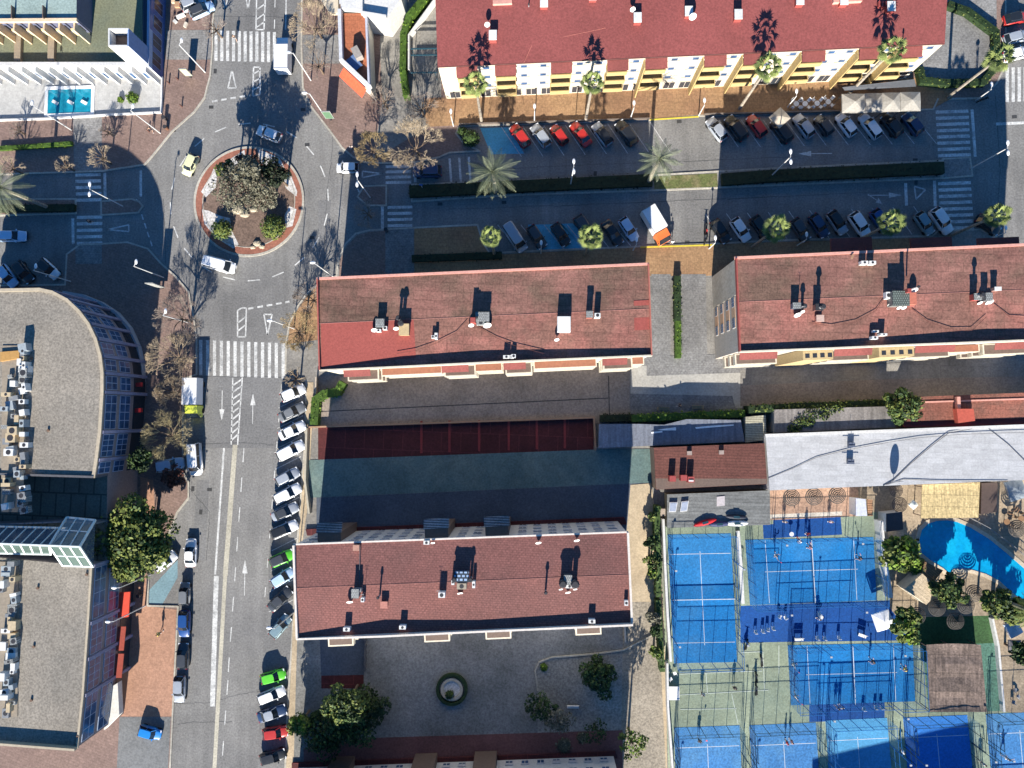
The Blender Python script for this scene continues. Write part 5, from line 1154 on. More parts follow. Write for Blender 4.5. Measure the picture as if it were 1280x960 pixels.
hedge('long bright green hedge curving round the carport', [(545, -20), (532, 6), (514, 28), (507, 50), (506, 95), (510, 124)], 1.2, 2.2)
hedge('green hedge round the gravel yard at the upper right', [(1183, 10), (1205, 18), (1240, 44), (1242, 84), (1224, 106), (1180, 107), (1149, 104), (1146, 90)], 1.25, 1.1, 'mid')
m = MB(); m.sheet(P([(817, 221), (896, 217), (897, 234), (818, 237)]), .145); struct('grass_strip', m, mat('dry_grass', (.10, .115, .04), var=.35, scale=5, second=(.16, .14, .07), secondscale=.6))
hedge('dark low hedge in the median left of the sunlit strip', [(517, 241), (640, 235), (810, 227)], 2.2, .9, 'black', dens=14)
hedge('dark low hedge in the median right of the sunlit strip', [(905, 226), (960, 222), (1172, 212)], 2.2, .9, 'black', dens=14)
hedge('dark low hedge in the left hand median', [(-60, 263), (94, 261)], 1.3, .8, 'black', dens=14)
hedge('low green hedge strip below the pale pool terrace', [(3, 187), (91, 181)], .8, .6, 'bright', dens=26)
hedge('narrow hedge between the two cobbled paths', [(845, 349), (845, 400)], 1.2, 1.3, 'mid'); hedge('lower narrow hedge between the two cobbled paths', [(846, 404), (846, 446)], 1.1, 1.2, 'bright')
hedge('ragged bright hedge at the street corner of the brown yard', [(430, 481), (425, 490), (408, 493), (398, 500), (396, 528)], 1.5, 1.6, 'bright')
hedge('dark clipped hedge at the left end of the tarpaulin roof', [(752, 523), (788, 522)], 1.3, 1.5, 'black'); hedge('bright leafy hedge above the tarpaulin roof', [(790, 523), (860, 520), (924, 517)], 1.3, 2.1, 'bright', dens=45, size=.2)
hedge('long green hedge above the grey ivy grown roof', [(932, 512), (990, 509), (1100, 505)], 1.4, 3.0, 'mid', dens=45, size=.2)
m = MB()
for (x, y, r_) in [(990, 536, .9), (998, 530, 1.2), (1006, 524, 1.3), (1014, 519, 1.3), (1024, 515, 1.4), (1036, 511, 1.4), (1048, 509, 1.1), (1030, 520, .9), (1012, 529, .9), (996, 537, .8)]:
    c = G(x, y, 3.5); m.leaves((c.x, c.y, 3.5), (r_, r_ * .8, .2), 110, .15, mi=(0, 1, 2), shell=.1)
solo('ivy', m, FOL['mid'], 'ivy spreading over the grey ribbed roof', 'ivy')
hedge('tall dark hedge along the left wall of the padel ground, upper half', [(819, 632), (818, 660), (821, 700), (820, 740)], .9, 2.4, 'dark', dens=50, size=.2)
hedge('tall dark hedge along the left wall of the padel ground, lower half', [(820, 748), (823, 800), (825, 832)], .9, 2.2, 'dark', dens=45, size=.2)
for i, (x, y, r, f, l) in enumerate([(815, 645, .8, 'mid', 'topmost'), (813, 678, 1.1, 'dark', 'second'), (814, 700, 1.3, 'mid', 'widest upper'), (816, 716, .9, 'light', 'yellow green middle'), (817, 772, 1.3, 'olive', 'olive coloured lower'), (820, 815, 1.2, 'light', 'bright lowest'), (819, 790, 1.0, 'dark', 'dark lower')]):
    tree('shrub_tree', 'shrub rising from the hedge along the padel wall, %s one' % l, 'shrub', x, y, 3.0, r, f, n=420, size=.2, clumps=6)
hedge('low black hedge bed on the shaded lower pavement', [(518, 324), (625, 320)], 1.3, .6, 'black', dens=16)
bush('dark bush in the planted corner left of the first red car', 588, 173, 1.5, 'dark', 400); bush('small dark bush at the tip of the planted corner', 578, 164, .8, 'dark', 160)
# ------------------------------------------------------------------ roundabout island
isl = MB(); isl.disc((RC.x, RC.y, 0), 7.4, n=64, z0=0, z1=.17); struct('roundabout_island', isl, SOIL)
m = MB(); m.ring((RC.x, RC.y), 7.4, 8.5, 0, .16, 72); struct('roundabout_island_paving', m, mat('island_brick', (.30, .125, .085), var=.12, scale=5, lines=(.5, .5, .04, .8, 0)))
m = MB(); m.ring((RC.x, RC.y), 8.5, 8.85, 0, .18, 72); m.ring((RC.x, RC.y), 7.3, 7.42, 0, .20, 72); struct('roundabout_kerb', m, STONE)
for poly in ([(253, 262), (262, 264), (275, 270), (288, 273), (291, 290), (299, 306), (292, 311), (270, 297), (256, 280)], [(252, 240), (265, 218), (268, 210), (272, 222), (270, 235), (258, 247)], [(362, 214), (372, 240), (371, 246), (358, 236), (354, 224)],
             [(362, 258), (371, 262), (366, 283), (358, 285), (356, 270)], [(284, 202), (306, 188), (308, 204), (290, 207)], [(322, 186), (350, 198), (356, 210), (340, 204), (328, 212)]):
    m = MB(); m.sheet(P(poly), .178); struct('white_gravel_bed', m, WHITEG)
for i, (x, y, r_) in enumerate([(298, 262, 1.1), (306, 268, .8), (321, 304, .7), (327, 308, .5), (316, 309, .45), (317, 262, .6)]):
    c = G(x, y, .3); m = MB(); m.ball((c.x, c.y, .25), r_, 9, 6, (1, .7, .45)); m.v = [(a + random.uniform(-.08, .08), b_ + random.uniform(-.08, .08), c_) for a, b_, c_ in m.v]
    solo('boulder', m, mat('boulder_stone', (.40, .34, .25), var=.2), ['large pale boulder in the middle of the roundabout, left one', 'pale boulder right of the largest one in the roundabout', 'pale boulder among the stones at the lower right of the roundabout', 'small boulder at the bottom right of the roundabout island', 'small boulder left of the stones at the bottom of the roundabout island', 'small boulder under the right olive tree'][i], 'boulder')
for i, (x, h) in enumerate([(308, 3.4), (314, 4.2), (320, 3.6), (329, 3.8)]):
    c = G(x, 208, 0); m = MB(); m.tube((c.x, c.y, .15), (c.x + .1, c.y, h), .22, .15, 7); m.leaves((c.x + .1, c.y, h + .1), (.6, .6, .4), 60, .2, mi=(1,))
    solo('red_stem_palm', m, [mat('red_bark', (.20, .085, .06), var=.2), leafm('red_brown_leaf', (.09, .05, .035))], ['reddish plant stem at the top of the roundabout, leftmost', 'tallest reddish plant stem at the top of the roundabout', 'reddish plant stem right of the tallest one at the roundabout', 'reddish plant stem rightmost at the top of the roundabout'][i], 'plant')

# ------------------------------------------------------------------ padel courts
FBLUE = K((.02, .12, .33), rough=.4); FDARK = K((.018, .05, .07), rough=.4)
GLS = glassmat('court_glass', (.25, .45, .55), .10); MESH = glassmat('court_mesh', (.03, .10, .14), .055, .6); NETM = glassmat('net_mesh', (.02, .03, .05), .12, .8)
WL = K((.50, .55, .60))
def court(px, longv, surf, frame, label, hh=4.0, net=True, zoff=0.0):
    q = [Vector((*p, 0)) for p in P(px)]; c = (q[0] + q[1] + q[2] + q[3]) / 4; t = thing('padel_court', label, 'padel court', (c.x, c.y, .2), group='padel courts')
    def at(u, v): return q[0] * (1 - u) * (1 - v) + q[1] * u * (1 - v) + q[2] * u * v + q[3] * (1 - u) * v
    def ab(s, l): return at(s, l) if longv else at(l, s)          # s across, l along the length
    z0 = .205 + zoff
    m = MB(); m.prism([tuple(at(*a)[:2]) for a in ((0, 0), (1, 0), (1, 1), (0, 1))], .1, z0); part('surface', m, surf, t)
    def stripe(a, b_, w=.075):
        d = (b_ - a).normalized(); o = Vector((-d.y, d.x, 0)) * w / 2; m = MB(); m.sheet([(a - o)[:2], (b_ - o)[:2], (b_ + o)[:2], (a + o)[:2]], z0 + .006); part('line', m, WL, t)
    for l in (.155, .845): stripe(ab(.02, l), ab(.98, l))
    for a, b_ in ((.155, .845),): stripe(ab(.5, a - .02), ab(.5, b_ + .02))
    if net:
        a, b_ = ab(.0, .5), ab(1, .5); m = MB(); m.wall([tuple(a[:2]), tuple(b_[:2])], .03, z0, z0 + .86); nt_ = part('net', m, NETM, t)
        m = MB(); m.wall([tuple(a[:2]), tuple(b_[:2])], .10, z0 + .86, z0 + .93); part('net_tape', m, WL, nt_)
        for e in (a, b_): m = MB(); m.tube((e.x, e.y, z0), (e.x, e.y, z0 + 1.0), .06); part('net_post', m, frame, nt_)
    def side(A_, B_, n, glass_all):
        A_, B_ = Vector(A_), Vector(B_); P_ = [A_.lerp(B_, i / n) for i in range(n + 1)]
        for i in range(n + (1 if not glass_all else 0)):
            if not glass_all and i in (0, n): continue
            end = glass_all or i in (1, 2, n - 1, n - 2); hz = hh if end else hh - 1; p = P_[i]; m = MB(); m.box((p.x, p.y, (z0 + hz) / 2), (.065, .065, hz - z0)); part('post', m, frame, t)
        segs = [(0, n, hh, True)] if glass_all else [(0, 2, hh, True), (2, n - 2, hh - 1, False), (n - 2, n, hh, True)]
        for a, b_, hz, gl in segs:
            p, r_ = P_[a], P_[b_]
            m = MB(); m.wall([tuple(p[:2]), tuple(r_[:2])], .055, hz - .05, hz + .0); part('top_rail', m, frame, t)
            if gl:
                m = MB(); m.wall([tuple(p[:2]), tuple(r_[:2])], .02, z0, hz - 1); part('glass_wall', m, GLS, t)
                m = MB(); m.wall([tuple(p[:2]), tuple(r_[:2])], .05, hz - 1.0, hz - .95); part('middle_rail', m, frame, t)
                m = MB(); m.wall([tuple(p[:2]), tuple(r_[:2])], .02, hz - .93, hz - .05); part('mesh_panel', m, MESH, t)
            else:
                m = MB(); m.wall([tuple(p[:2]), tuple(r_[:2])], .02, z0, hz - .05); part('mesh_panel', m, MESH, t)
                m = MB(); m.wall([tuple(p[:2]), tuple(r_[:2])], .06, 1.6, 1.64); part('middle_rail', m, frame, t)
    e = .0
    side(ab(0, 0), ab(1, 0), 5, True); side(ab(1, 1), ab(0, 1), 5, True); side(ab(0, 0), ab(0, 1), 10, False); side(ab(1, 0), ab(1, 1), 10, False)
    for s, l in ((-.03, .22), (1.03, .22), (-.03, .78), (1.03, .78)):
        p = ab(s, l); m = MB(); m.tube((p.x, p.y, z0), (p.x, p.y, 6.0), .06, .05); lp = part('light_pole', m, frame, t)
        d = (ab(.5, l) - p).normalized(); m = MB(); m.box((p.x + d.x * .2, p.y + d.y * .2, 6.0), (.3, .24, .1)); part('floodlight', m, K((.35, .36, .37)), lp)
    return t
court([(834, 668), (913, 666.5), (921, 827), (842, 828.5)], True, CBLUE, FBLUE, 'upright blue padel court at the left end of the club, below the slatted canopy')
court([(931, 674.5), (1091, 671), (1095, 750), (937, 756)], False, CBLUE, FBLUE, 'wide blue padel court nearest the white roofed building')
court([(984, 806), (1140, 803), (1143, 876), (988, 881)], False, CBLUE, FBLUE, 'wide blue padel court in the middle, left of the brown reed canopy')
court([(842, 909), (924, 906), (931, 1070), (848, 1074)], True, CBLUE2, FDARK, 'worn blue padel court at the bottom, first from the left of five')
court([(936, 906), (1019, 902.5), (1030, 1068), (945, 1071)], True, CBLUE2, FDARK, 'worn blue padel court at the bottom, second from the left of five')
court([(1031, 900), (1108, 896.5), (1122, 1060), (1041, 1066)], True, CBLUE3, FBLUE, 'light blue padel court at the bottom, third from the left of five')
court([(1128, 896.5), (1208, 893), (1224, 1055), (1142, 1060)], True, mat('court_blue_mid', (.02, .15, .48), var=.15, big=.12), FDARK, 'mid blue padel court at the bottom, fourth from the left of five')
court([(1231, 892), (1312, 888.5), (1326, 1050), (1246, 1054)], True, CBLUE2, FDARK, 'blue padel court in the bottom right corner of the photo')
# old pale green court left in the middle
m = MB()
for a, b_ in [((849, 842), (922, 839)), ((849, 868), (960, 862)), ((882, 841), (884, 867)), ((914, 866), (922, 904)), ((926, 815), (953, 814)), ((953, 814), (955, 862)), ((925, 839), (952, 838)), ((850, 886), (920, 885)), ((973, 806), (973, 842))]: line(a, b_, .09, .215, m)
struct('court_line', m, K((.5, .55, .48)))
# white walls and fences round the courts
def lowwall(label, pts, w, h, mt, name='boundary_wall'):
    m = MB(); m.wall(P(pts), w, .12, h); return solo(name, m, mt, label, 'wall')
lowwall('white wall left of the upright padel court, upper stretch', [(827, 648), (829, 700), (832, 760), (836, 822)], .35, 1.5, WHITEW)
lowwall('thin white wall beside the gravel walk at the lower left of the padel ground', [(832, 826), (833, 880), (839, 960), (840, 1000)], .3, 1.4, WHITEW)
lowwall('white strip wall between the upright and the wide padel court', [(921, 664), (924, 700), (927, 752)], .5, .7, WHITEW)
lowwall('white wall on the right of the wide padel court near the palm', [(1094, 650), (1098, 690), (1106, 742)], .6, 1.8, WHITEW)
lowwall('white edged wall right of the teal turf strip', [(1236, 772), (1243, 805), (1250, 886)], .3, 1.0, WHITEW)
lowwall('garden wall between the yard of the tiled block and the sunlit path', [(779, 760), (781, 800)], .25, .9, GREYW)
lowwall('curved stone edging round the gravel garden', [(672, 862), (669, 838), (674, 827), (690, 821), (740, 817), (779, 812), (812, 795), (820, 790)], .2, .4, STONE)
lowwall('light sloping boundary wall of the carport left of the balcony block', [(545, 6), (513, 50), (513, 92)], .25, 1.6, WHITEW)
lowwall('brown wall between the dark red yard and the brown asphalt yard', [(386, 534), (742, 522), (744, 562)], .25, .8, K((.36, .22, .14)))
lowwall('pale wall at the left end of the shaded yard', [(386, 536), (384, 600), (389, 640)], .3, 1.2, K((.40, .36, .28)))
lowwall('boundary wall between the orange path of the balcony block and the upper parked cars', [(574, 156.5), (811, 149.5)], .22, .55, K((.16, .13, .11)))
lowwall('boundary wall behind the cars right of the sunlit gap', [(880, 144), (1048, 140)], .22, .55, K((.16, .13, .11)))
lowwall('white kerb wall between the pale terrace and the brick pavement', [(-60, 153), (60, 149.5), (140, 144.5), (203, 141.5), (204, 98)], .25, .5, WHITEW)
lowwall('thin dark edge wall at the left of the brown yard', [(397, 472), (395, 530)], .2, .9, K((.45, .38, .30)))
for x in (527, 562, 599, 636, 671, 706):
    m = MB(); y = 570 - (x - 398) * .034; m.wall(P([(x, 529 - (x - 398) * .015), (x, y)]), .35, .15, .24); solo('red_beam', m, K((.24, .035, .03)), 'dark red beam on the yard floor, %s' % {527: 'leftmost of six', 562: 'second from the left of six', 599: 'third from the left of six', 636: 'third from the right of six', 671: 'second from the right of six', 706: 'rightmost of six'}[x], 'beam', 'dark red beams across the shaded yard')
# carport frame
cp = thing('carport', 'dark steel carport frame beside the curved bright hedge', 'carport', tuple(G(530, 75, 0)))
for y in (61, 69, 91):
    m = MB(); m.wall([tuple(G(514, y, 2.6)[:2]), tuple(G(546, y - .5, 2.6)[:2])], .14, 2.5, 2.7); part('beam', m, FDARK, cp)
for x, y in ((515, 61), (515, 91), (544, 61), (544, 91)):
    m = MB(); p = G(x, y, 2.6); m.tube((p.x, p.y, .12), (p.x, p.y, 2.5), .06); part('post', m, FDARK, cp)
# fountain
fc = G(565, 861, .3); ft = thing('fountain', 'small round fountain ringed by a clipped hedge in the shaded courtyard', 'fountain', (fc.x, fc.y, .12))
m = MB(); m.ring((fc.x, fc.y), 1.95, 2.4, .12, .8, 32); part('hedge_ring', m, LD, ft)
m = MB(); m.ring((fc.x, fc.y), 1.25, 1.7, .12, .6, 32); part('stone_rim', m, K((.42, .36, .27)), ft)
m = MB(); m.disc((fc.x, fc.y, 0), 1.25, n=28, z0=.12, z1=.35); part('basin', m, WHITEG, ft)
bush('small dark bush growing inside the round fountain', 562, 868, .7, 'dark', 150, h=1.2)
bush('dark creeping plants at the foot of the gravel garden, left', 705, 932, 1.3, 'olive', 160, h=.5); bush('dark creeping plants at the foot of the gravel garden, right', 728, 922, 1.0, 'olive', 120, h=.5)
m = MB()
for i in range(10):
    a = G(457 - (i % 2), 800 + i * 4.2, .8); m.box((a.x, a.y, .6), (.12, .45, .95))
m.wall(P([(457, 799), (457, 841)]), .06, .9, 1.0); solo('paling_fence', m, K((.09, .09, .10)), 'short dark paling fence dividing the shaded courtyard', 'fence')

# ------------------------------------------------------------------ parasols, tents, tables
STRAW = mat('straw_grey', (.055, .05, .045), var=.2); STRAW2 = mat('straw_brown', (.13, .095, .075), var=.2)
def straw(x, y, label, r=1.3, mt=STRAW, grp='round straw parasols'):
    c = G(x, y, 2.3); t = thing('straw_parasol', label, 'parasol', (c.x, c.y, .2), group=grp); m = MB(); m.tube((c.x, c.y, .2), (c.x, c.y, 2.7), .05); part('pole', m, BARK, t)
    m = MB()
    for k in range(5):
        ro, z = r * (1 - k * .19), 2.15 + k * .09; ri = ro - r * .115; n = 22
        for i in range(n):
            a, b_ = 6.2832 * i / n, 6.2832 * (i + 1) / n; V = [(c.x + ro * math.cos(a), c.y + ro * math.sin(a), z), (c.x + ro * math.cos(b_), c.y + ro * math.sin(b_), z), (c.x + ri * math.cos(b_), c.y + ri * math.sin(b_), z + .06), (c.x + ri * math.cos(a), c.y + ri * math.sin(a), z + .06)]; m.add(V, [(0, 1, 2, 3)])
    for i in range(6):
        a = i * 1.047; m.tube((c.x, c.y, 2.66), (c.x + r * math.cos(a), c.y + r * math.sin(a), 2.16), .03, n=4)
    part('canopy', m, mt, t)
for x, y, l in [(990, 622, 'straw parasol on the terracotta deck, leftmost of three under the white roof'), (1018, 621, 'straw parasol on the terracotta deck, middle of three under the white roof'), (1047, 619, 'straw parasol on the terracotta deck, rightmost of three under the white roof'),
                (1147, 770, 'straw parasol at the left edge of the green turf by the palm'), (1172, 760, 'straw parasol below the timber pavilion'), (1195, 777, 'straw parasol standing lowest on the green turf'), (1218, 742, 'straw parasol nearest the lower edge of the pool'), (1208, 757, 'straw parasol between the dark tree and the lowest one'), (1272, 661, 'straw parasol right of the pool at the edge of the photo')]: straw(x, y, l)
straw(1125, 631, 'dark round parasol left of the bamboo pergola, lower one', 1.15, STRAW2, None); straw(1121, 613, 'dark round parasol under the edge of the white roof, upper one', 1.0, STRAW2, None)
def tent(x, y, w, d, label, mt, name='canopy_tent', cat='canopy tent', h=2.6, rise=.5, grp=None, rot=0.0, pole=False):
    c = G(x, y, h); t = thing(name, label, cat, (c.x, c.y, .13), rot, grp); m = MB(); V = [(-w / 2, -d / 2, h - .13), (w / 2, -d / 2, h - .13), (w / 2, d / 2, h - .13), (-w / 2, d / 2, h - .13), (0, 0, h + rise), (0, -d / 2, h - .03), (w / 2, 0, h - .03), (0, d / 2, h - .03), (-w / 2, 0, h - .03)]
    m.add(V, [(0, 5, 4), (5, 1, 4), (1, 6, 4), (6, 2, 4), (2, 7, 4), (7, 3, 4), (3, 8, 4), (8, 0, 4)]); part('canopy', m, mt, t, world=False)
    m = MB()
    for i in range(4):
        a, b_ = V[i], V[(i + 1) % 4]; m.add([a, b_, (b_[0], b_[1], b_[2] - .25), (a[0], a[1], a[2] - .25)], [(0, 1, 2, 3)])
    part('valance', m, mt, t, world=False)
    for sx, sy in ([(0, 0)] if pole else [(1, 1), (1, -1), (-1, 1), (-1, -1)]):
        m = MB(); m.tube((sx * (w / 2 - .08), sy * (d / 2 - .08), 0), (sx * (w / 2 - .08), sy * (d / 2 - .08), h - (.13 if not pole else -.6)), .035); part('pole', m, FDARK, t, world=False)
TC = mat('canvas_cream', (.36, .34, .30), var=.1, big=.15)
for x, w, l in [(1067, 3.5, 'cream canopy tent at the left end of the row below the balconies'), (1093, 2.7, 'cream canopy tent second from the left in the row'), (1114, 2.7, 'cream canopy tent third from the left in the row'), (1138, 3.0, 'cream canopy tent at the right end of the row, set slightly apart')]: tent(x, 129 - (x - 1067) * .03, w, 2.9, l, TC, grp='cream canopy tents in a row')
tent(975, 147, 2.3, 2.3, 'square beige parasol standing over the black parked car', mat('canvas_beige', (.40, .35, .28), var=.06), 'square_parasol', 'parasol', 2.9, .45, None, R(-48), True)
tent(1104, 776, 2.6, 2.6, 'square white parasol at the corner of the deep blue floor', K((.78, .78, .80)), 'square_parasol', 'parasol', 2.7, .28, None, R(18), True)
tent(1142, 631, 1.0, 1.0, 'tiny white square parasol left of the bamboo pergola', K((.7, .74, .68)), 'square_parasol', 'parasol', 2.0, .2, None, R(45), True)
m = MB(); a0, a1 = G(1053, 109, 3.2), G(1143, 99, 3.2); b0, b1 = G(1056, 113, 2.7), G(1145, 108, 2.7)
V = [a0, a1, b1, b0]; m.add([tuple(v) for v in V] + [(v.x, v.y, v.z - .06) for v in V], [(3, 2, 1, 0), (4, 5, 6, 7), (0, 1, 5, 4), (1, 2, 6, 5), (2, 3, 7, 6), (3, 0, 4, 7)]); part('dark_shop_awning', m, K((.06, .065, .075)), A)
WPL = K((.66, .66, .65))
def chair(x, y, deg, label, grp, mt=WPL, z=.13):
    c = G(x, y, .4); t = thing('garden_chair', label, 'chair', (c.x, c.y, z), R(deg), grp); m = MB(); m.box((0, 0, .44), (.46, .46, .05)); part('seat', m, mt, t, world=False); m = MB(); m.box((-.22, 0, .68), (.05, .44, .46)); part('backrest', m, mt, t, world=False)
    for sx, sy in ((.2, .2), (.2, -.2), (-.2, .2), (-.2, -.2)): m = MB(); m.tube((sx, sy, 0), (sx, sy, .42), .025, n=4); part('leg', m, mt, t, world=False)
def table(x, y, label, grp=None, r=.42, mt=WPL, square=False, z=.13, w=None, d=None):
    c = G(x, y, .74); t = thing('garden_table', label, 'table', (c.x, c.y, z), 0, grp); m = MB()
    if square: m.box((0, 0, .73), (w, d, .05))
    else: m.disc((0, 0, 0), r, n=16, z0=.71, z1=.75)
    part('tabletop', m, mt, t, world=False); m = MB(); m.tube((0, 0, 0), (0, 0, .71), .05); part('leg', m, mt, t, world=False)
tn = ['first', 'second', 'third', 'last']
for i, (x, y) in enumerate([(995, 130), (1006, 130), (1021, 129.5), (1035, 127.5)]):
    table(x, y, 'white cafe table on the brown pavement, %s from the left before the tents' % tn[i], 'cafe tables left of the tents')
    for j, (dx, dy, a) in enumerate([(-4.5, -4, -45), (4.5, -4, -135), (-4.5, 4.5, 45), (4.5, 4.5, 135)]):
        chair(x + dx, y + dy, a, 'white chair at the %s corner of the %s cafe table left of the tents' % (['upper left', 'upper right', 'lower left', 'lower right'][j], tn[i]), 'cafe chairs left of the tents')
CG = 'white chairs on the deep blue floor'
for x, y, a, l in [(944, 789, 90, 'white chair leftmost of the four standing in a line on the deep blue floor'), (953, 788, 90, 'white chair second of the four in a line on the deep blue floor'), (959, 786, 80, 'dark backed chair third of the four in a line on the deep blue floor'), (966, 784.5, 90, 'white chair rightmost of the four in a line on the deep blue floor'),
                   (974, 770, 60, 'white chair of the pair at the thick blue shadow, left'), (981, 771, 120, 'white chair of the pair at the thick blue shadow, right'), (1023, 766, 90, 'white chair below the net end of the wide upper court'), (1030, 797, 90, 'white chair right of the bench above the middle court'), (1048, 796, 90, 'single white chair above the net of the middle court'),
                   (1079, 885, 90, 'white chair below the middle court, left one near its right end'), (1094, 883, 90, 'white chair below the middle court, right pair left one'), (1101, 883, 90, 'white chair below the middle court, right pair right one'), (1021, 796.5, 90, 'dark grey chair left of the white one above the middle court'), (838, 848, 30, 'white chair above the white table by the left wall'), (843, 841, 200, 'cream chair in the corner of the left wall above the white table')]: chair(x, y, a, l, CG, z=.205)
table(841, 866, 'square white table by the thin white wall on the green ground', w=1.9, d=2.0, square=True, z=.2)
table(989, 667.5, 'round white table above the wide upper padel court', r=.34, z=.205); table(1025, 771, 'small round white table below the wide upper court', r=.42, z=.205)
def bench(x, y, deg, label, mt, L_=1.8, z=.13):
    c = G(x, y, .4); t = thing('bench', label, 'bench', (c.x, c.y, z), R(deg)); m = MB(); m.box((0, 0, .44), (L_, .45, .06)); part('seat', m, mt, t, world=False); m = MB(); m.box((0, .24, .7), (L_, .06, .4)); part('backrest', m, mt, t, world=False)
    for s in (-1, 1): m = MB(); m.box((s * L_ * .4, 0, .2), (.08, .4, .4)); part('leg', m, FDARK, t, world=False)
WB = K((.42, .30, .17))
bench(829, 511, 0, 'wooden bench left of the walking person at the hedge', WB); bench(872, 509, 0, 'wooden bench right of the walking person at the hedge', WB)
bench(716, 883, 0, 'white bench in the gravel garden', WPL); bench(998, 798.5, 2, 'long white metal bench above the middle padel court', WPL, 1.3, .205); bench(1077, 794, -20, 'white slatted bench above the right half of the middle court', WPL, 1.2, .205)
def glint(x, y, deg, label, mt=WPL, z=.2):  # white blocks standing in for small light reflections on the water
    c = G(x, y, .3); t = thing('water_glint', label, 'glint', (c.x, c.y, z), R(deg), 'modelled glints on the small pool'); m = MB(); m.box((0, 0, .2), (.9, .5, .1)); part('seat', m, mt, t, world=False); m = MB(); m.box((-.5, 0, .35), (.4, .5, .08)); part('backrest', m, mt, t, world=False)
for x, l in [(69, 'left'), (88, 'middle'), (105, 'right')]: glint(x, 128, 150, 'white lounger modelled as a block on the rectangular plunge pool, %s of three' % l)
def box_thing(name, cat, label, px, z0, z1, mt, lid=None):
    q = pxw(px, z1); m = MB(); c = (sum(p[0] for p in q) / len(q), sum(p[1] for p in q) / len(q), z0); t = thing(name, label, cat, c)
    m.prism(q, z0, z1); part('frame', m, mt, t)
    if lid is not None:
        cc = Vector(c[:2]); m = MB(); m.prism([tuple(Vector(p).lerp(cc, .16)) for p in q], z1, z1 + .03); part('panel', m, lid, t)
box_thing('skylight', 'skylight', 'white framed skylight on the slatted canopy, left of two', [(837, 628), (847, 628), (845, 640), (836, 640)], 2.85, 3.2, WHITEW, K((.30, .34, .42)))
box_thing('skylight', 'skylight', 'white framed skylight on the slatted canopy, right of two', [(852, 627), (861, 626), (859, 639), (850, 640)], 2.85, 3.2, WHITEW, K((.30, .34, .42)))
box_thing('roof_panel', 'panel', 'pale pinkish panel lying on the slatted canopy', [(896, 621), (906, 620), (906, 632), (896, 633)], 2.85, 2.98, K((.46, .42, .42)))
box_thing('crate', 'crate', 'beige box at the left end of the slatted canopy', [(823, 636), (833, 636), (833, 645), (823, 645)], .2, 1.2, K((.36, .30, .25)))
for x, y, L_, w, dg, mt, l in [(881, 653, 3.6, .8, 16, K((.45, .015, .02)), 'long red covered canoe lying on the slatted canopy edge'), (899, 655, 3.2, .8, 4, K((.05, .06, .13)), 'dark blue covered canoe between the red and the white one'), (921, 654, 3.4, .9, 2, K((.62, .62, .60)), 'white canoe lying right of the dark blue one'), (920, 646, 3.2, .7, -3, K((.02, .025, .04)), 'black canoe lying above the white one')]:
    c = G(x, y, 3.0); t = thing('canoe', l, 'canoe', (c.x, c.y, 2.9), R(dg), 'canoes on the slatted canopy'); m = MB(); m.ball((0, 0, .22), 1, 14, 8, (L_ / 2, w / 2, .28)); part('hull', m, mt, t, world=False); m = MB(); m.box((0, 0, .5), (.9, .35, .04)); part('seat_cover', m, FDARK, t, world=False)
# objects on the roofs of the low buildings
for x, y, l in [(841, 598, 'left'), (855, 597, 'middle'), (864, 599, 'right')]:
    m = MB(); m.prism(pxw([(x - 4, y - 3), (x + 4, y - 3), (x + 4, y + 4), (x - 4, y + 4)], 5.2), 3.6, 5.2); part('chimney', m, K((.30, .06, .055)), shopR)
for x, y in [(862, 566), (902, 565)]:
    m = MB(); m.prism(pxw([(x - 3, y - 2), (x + 3, y - 2), (x + 3, y + 3), (x - 3, y + 3)], 4.5), 3.6, 4.5); part('roof_vent', m, K((.30, .24, .21)), shopR)
m = MB(); m.prism(pxw([(861, 600), (867, 600), (867, 602), (861, 602)], 5.3), 5.0, 5.3); part('roof_vent', m, WHITEW, shopR)
def cable(root, pts, z, r=.035, mt=K((.07, .07, .08))):
    m = MB(); 
    for i in range(len(pts) - 1): m.tube(G(*pts[i], z + .02 * i), G(*pts[i + 1], z + .02 * (i + 1)), r, n=4)
    part('cable', m, mt, root)
cable(whiteR, [(960, 598), (990, 586), (1020, 572), (1060, 562), (1110, 553), (1150, 547), (1200, 543), (1260, 541), (1300, 540)], 3.95); cable(whiteR, [(1104, 607), (1117, 600), (1140, 578), (1165, 557), (1186, 541), (1215, 536)], 3.95, .05)
cable(whiteR, [(1108, 606), (1130, 599), (1170, 601), (1260, 602)], 3.95); cable(whiteR, [(1236, 536), (1260, 555), (1290, 585)], 3.95)
c = G(1117, 601, 4); m = MB(); m.tube((c.x, c.y, 3.85), (c.x, c.y, 4.35), .04); m.tube((c.x, c.y - .03, 5.35), (c.x, c.y + .03, 5.35), .1, n=8); V = []
n = 24; m.add([(c.x + .66 * math.cos(6.2832 * i / n), c.y - .03, 5.32 + 1.0 * math.sin(6.2832 * i / n)) for i in range(n)] + [(c.x + .66 * math.cos(6.2832 * i / n), c.y + .03, 5.32 + 1.0 * math.sin(6.2832 * i / n)) for i in range(n)], [tuple(range(n)), tuple(range(n, 2 * n))[::-1]] + [(i, n + i, n + (i + 1) % n, (i + 1) % n) for i in range(n)])
solo('oval_sign', m, K((.55, .56, .58)), 'upright oval sign on the white roof casting a lens shaped shadow', 'sign')
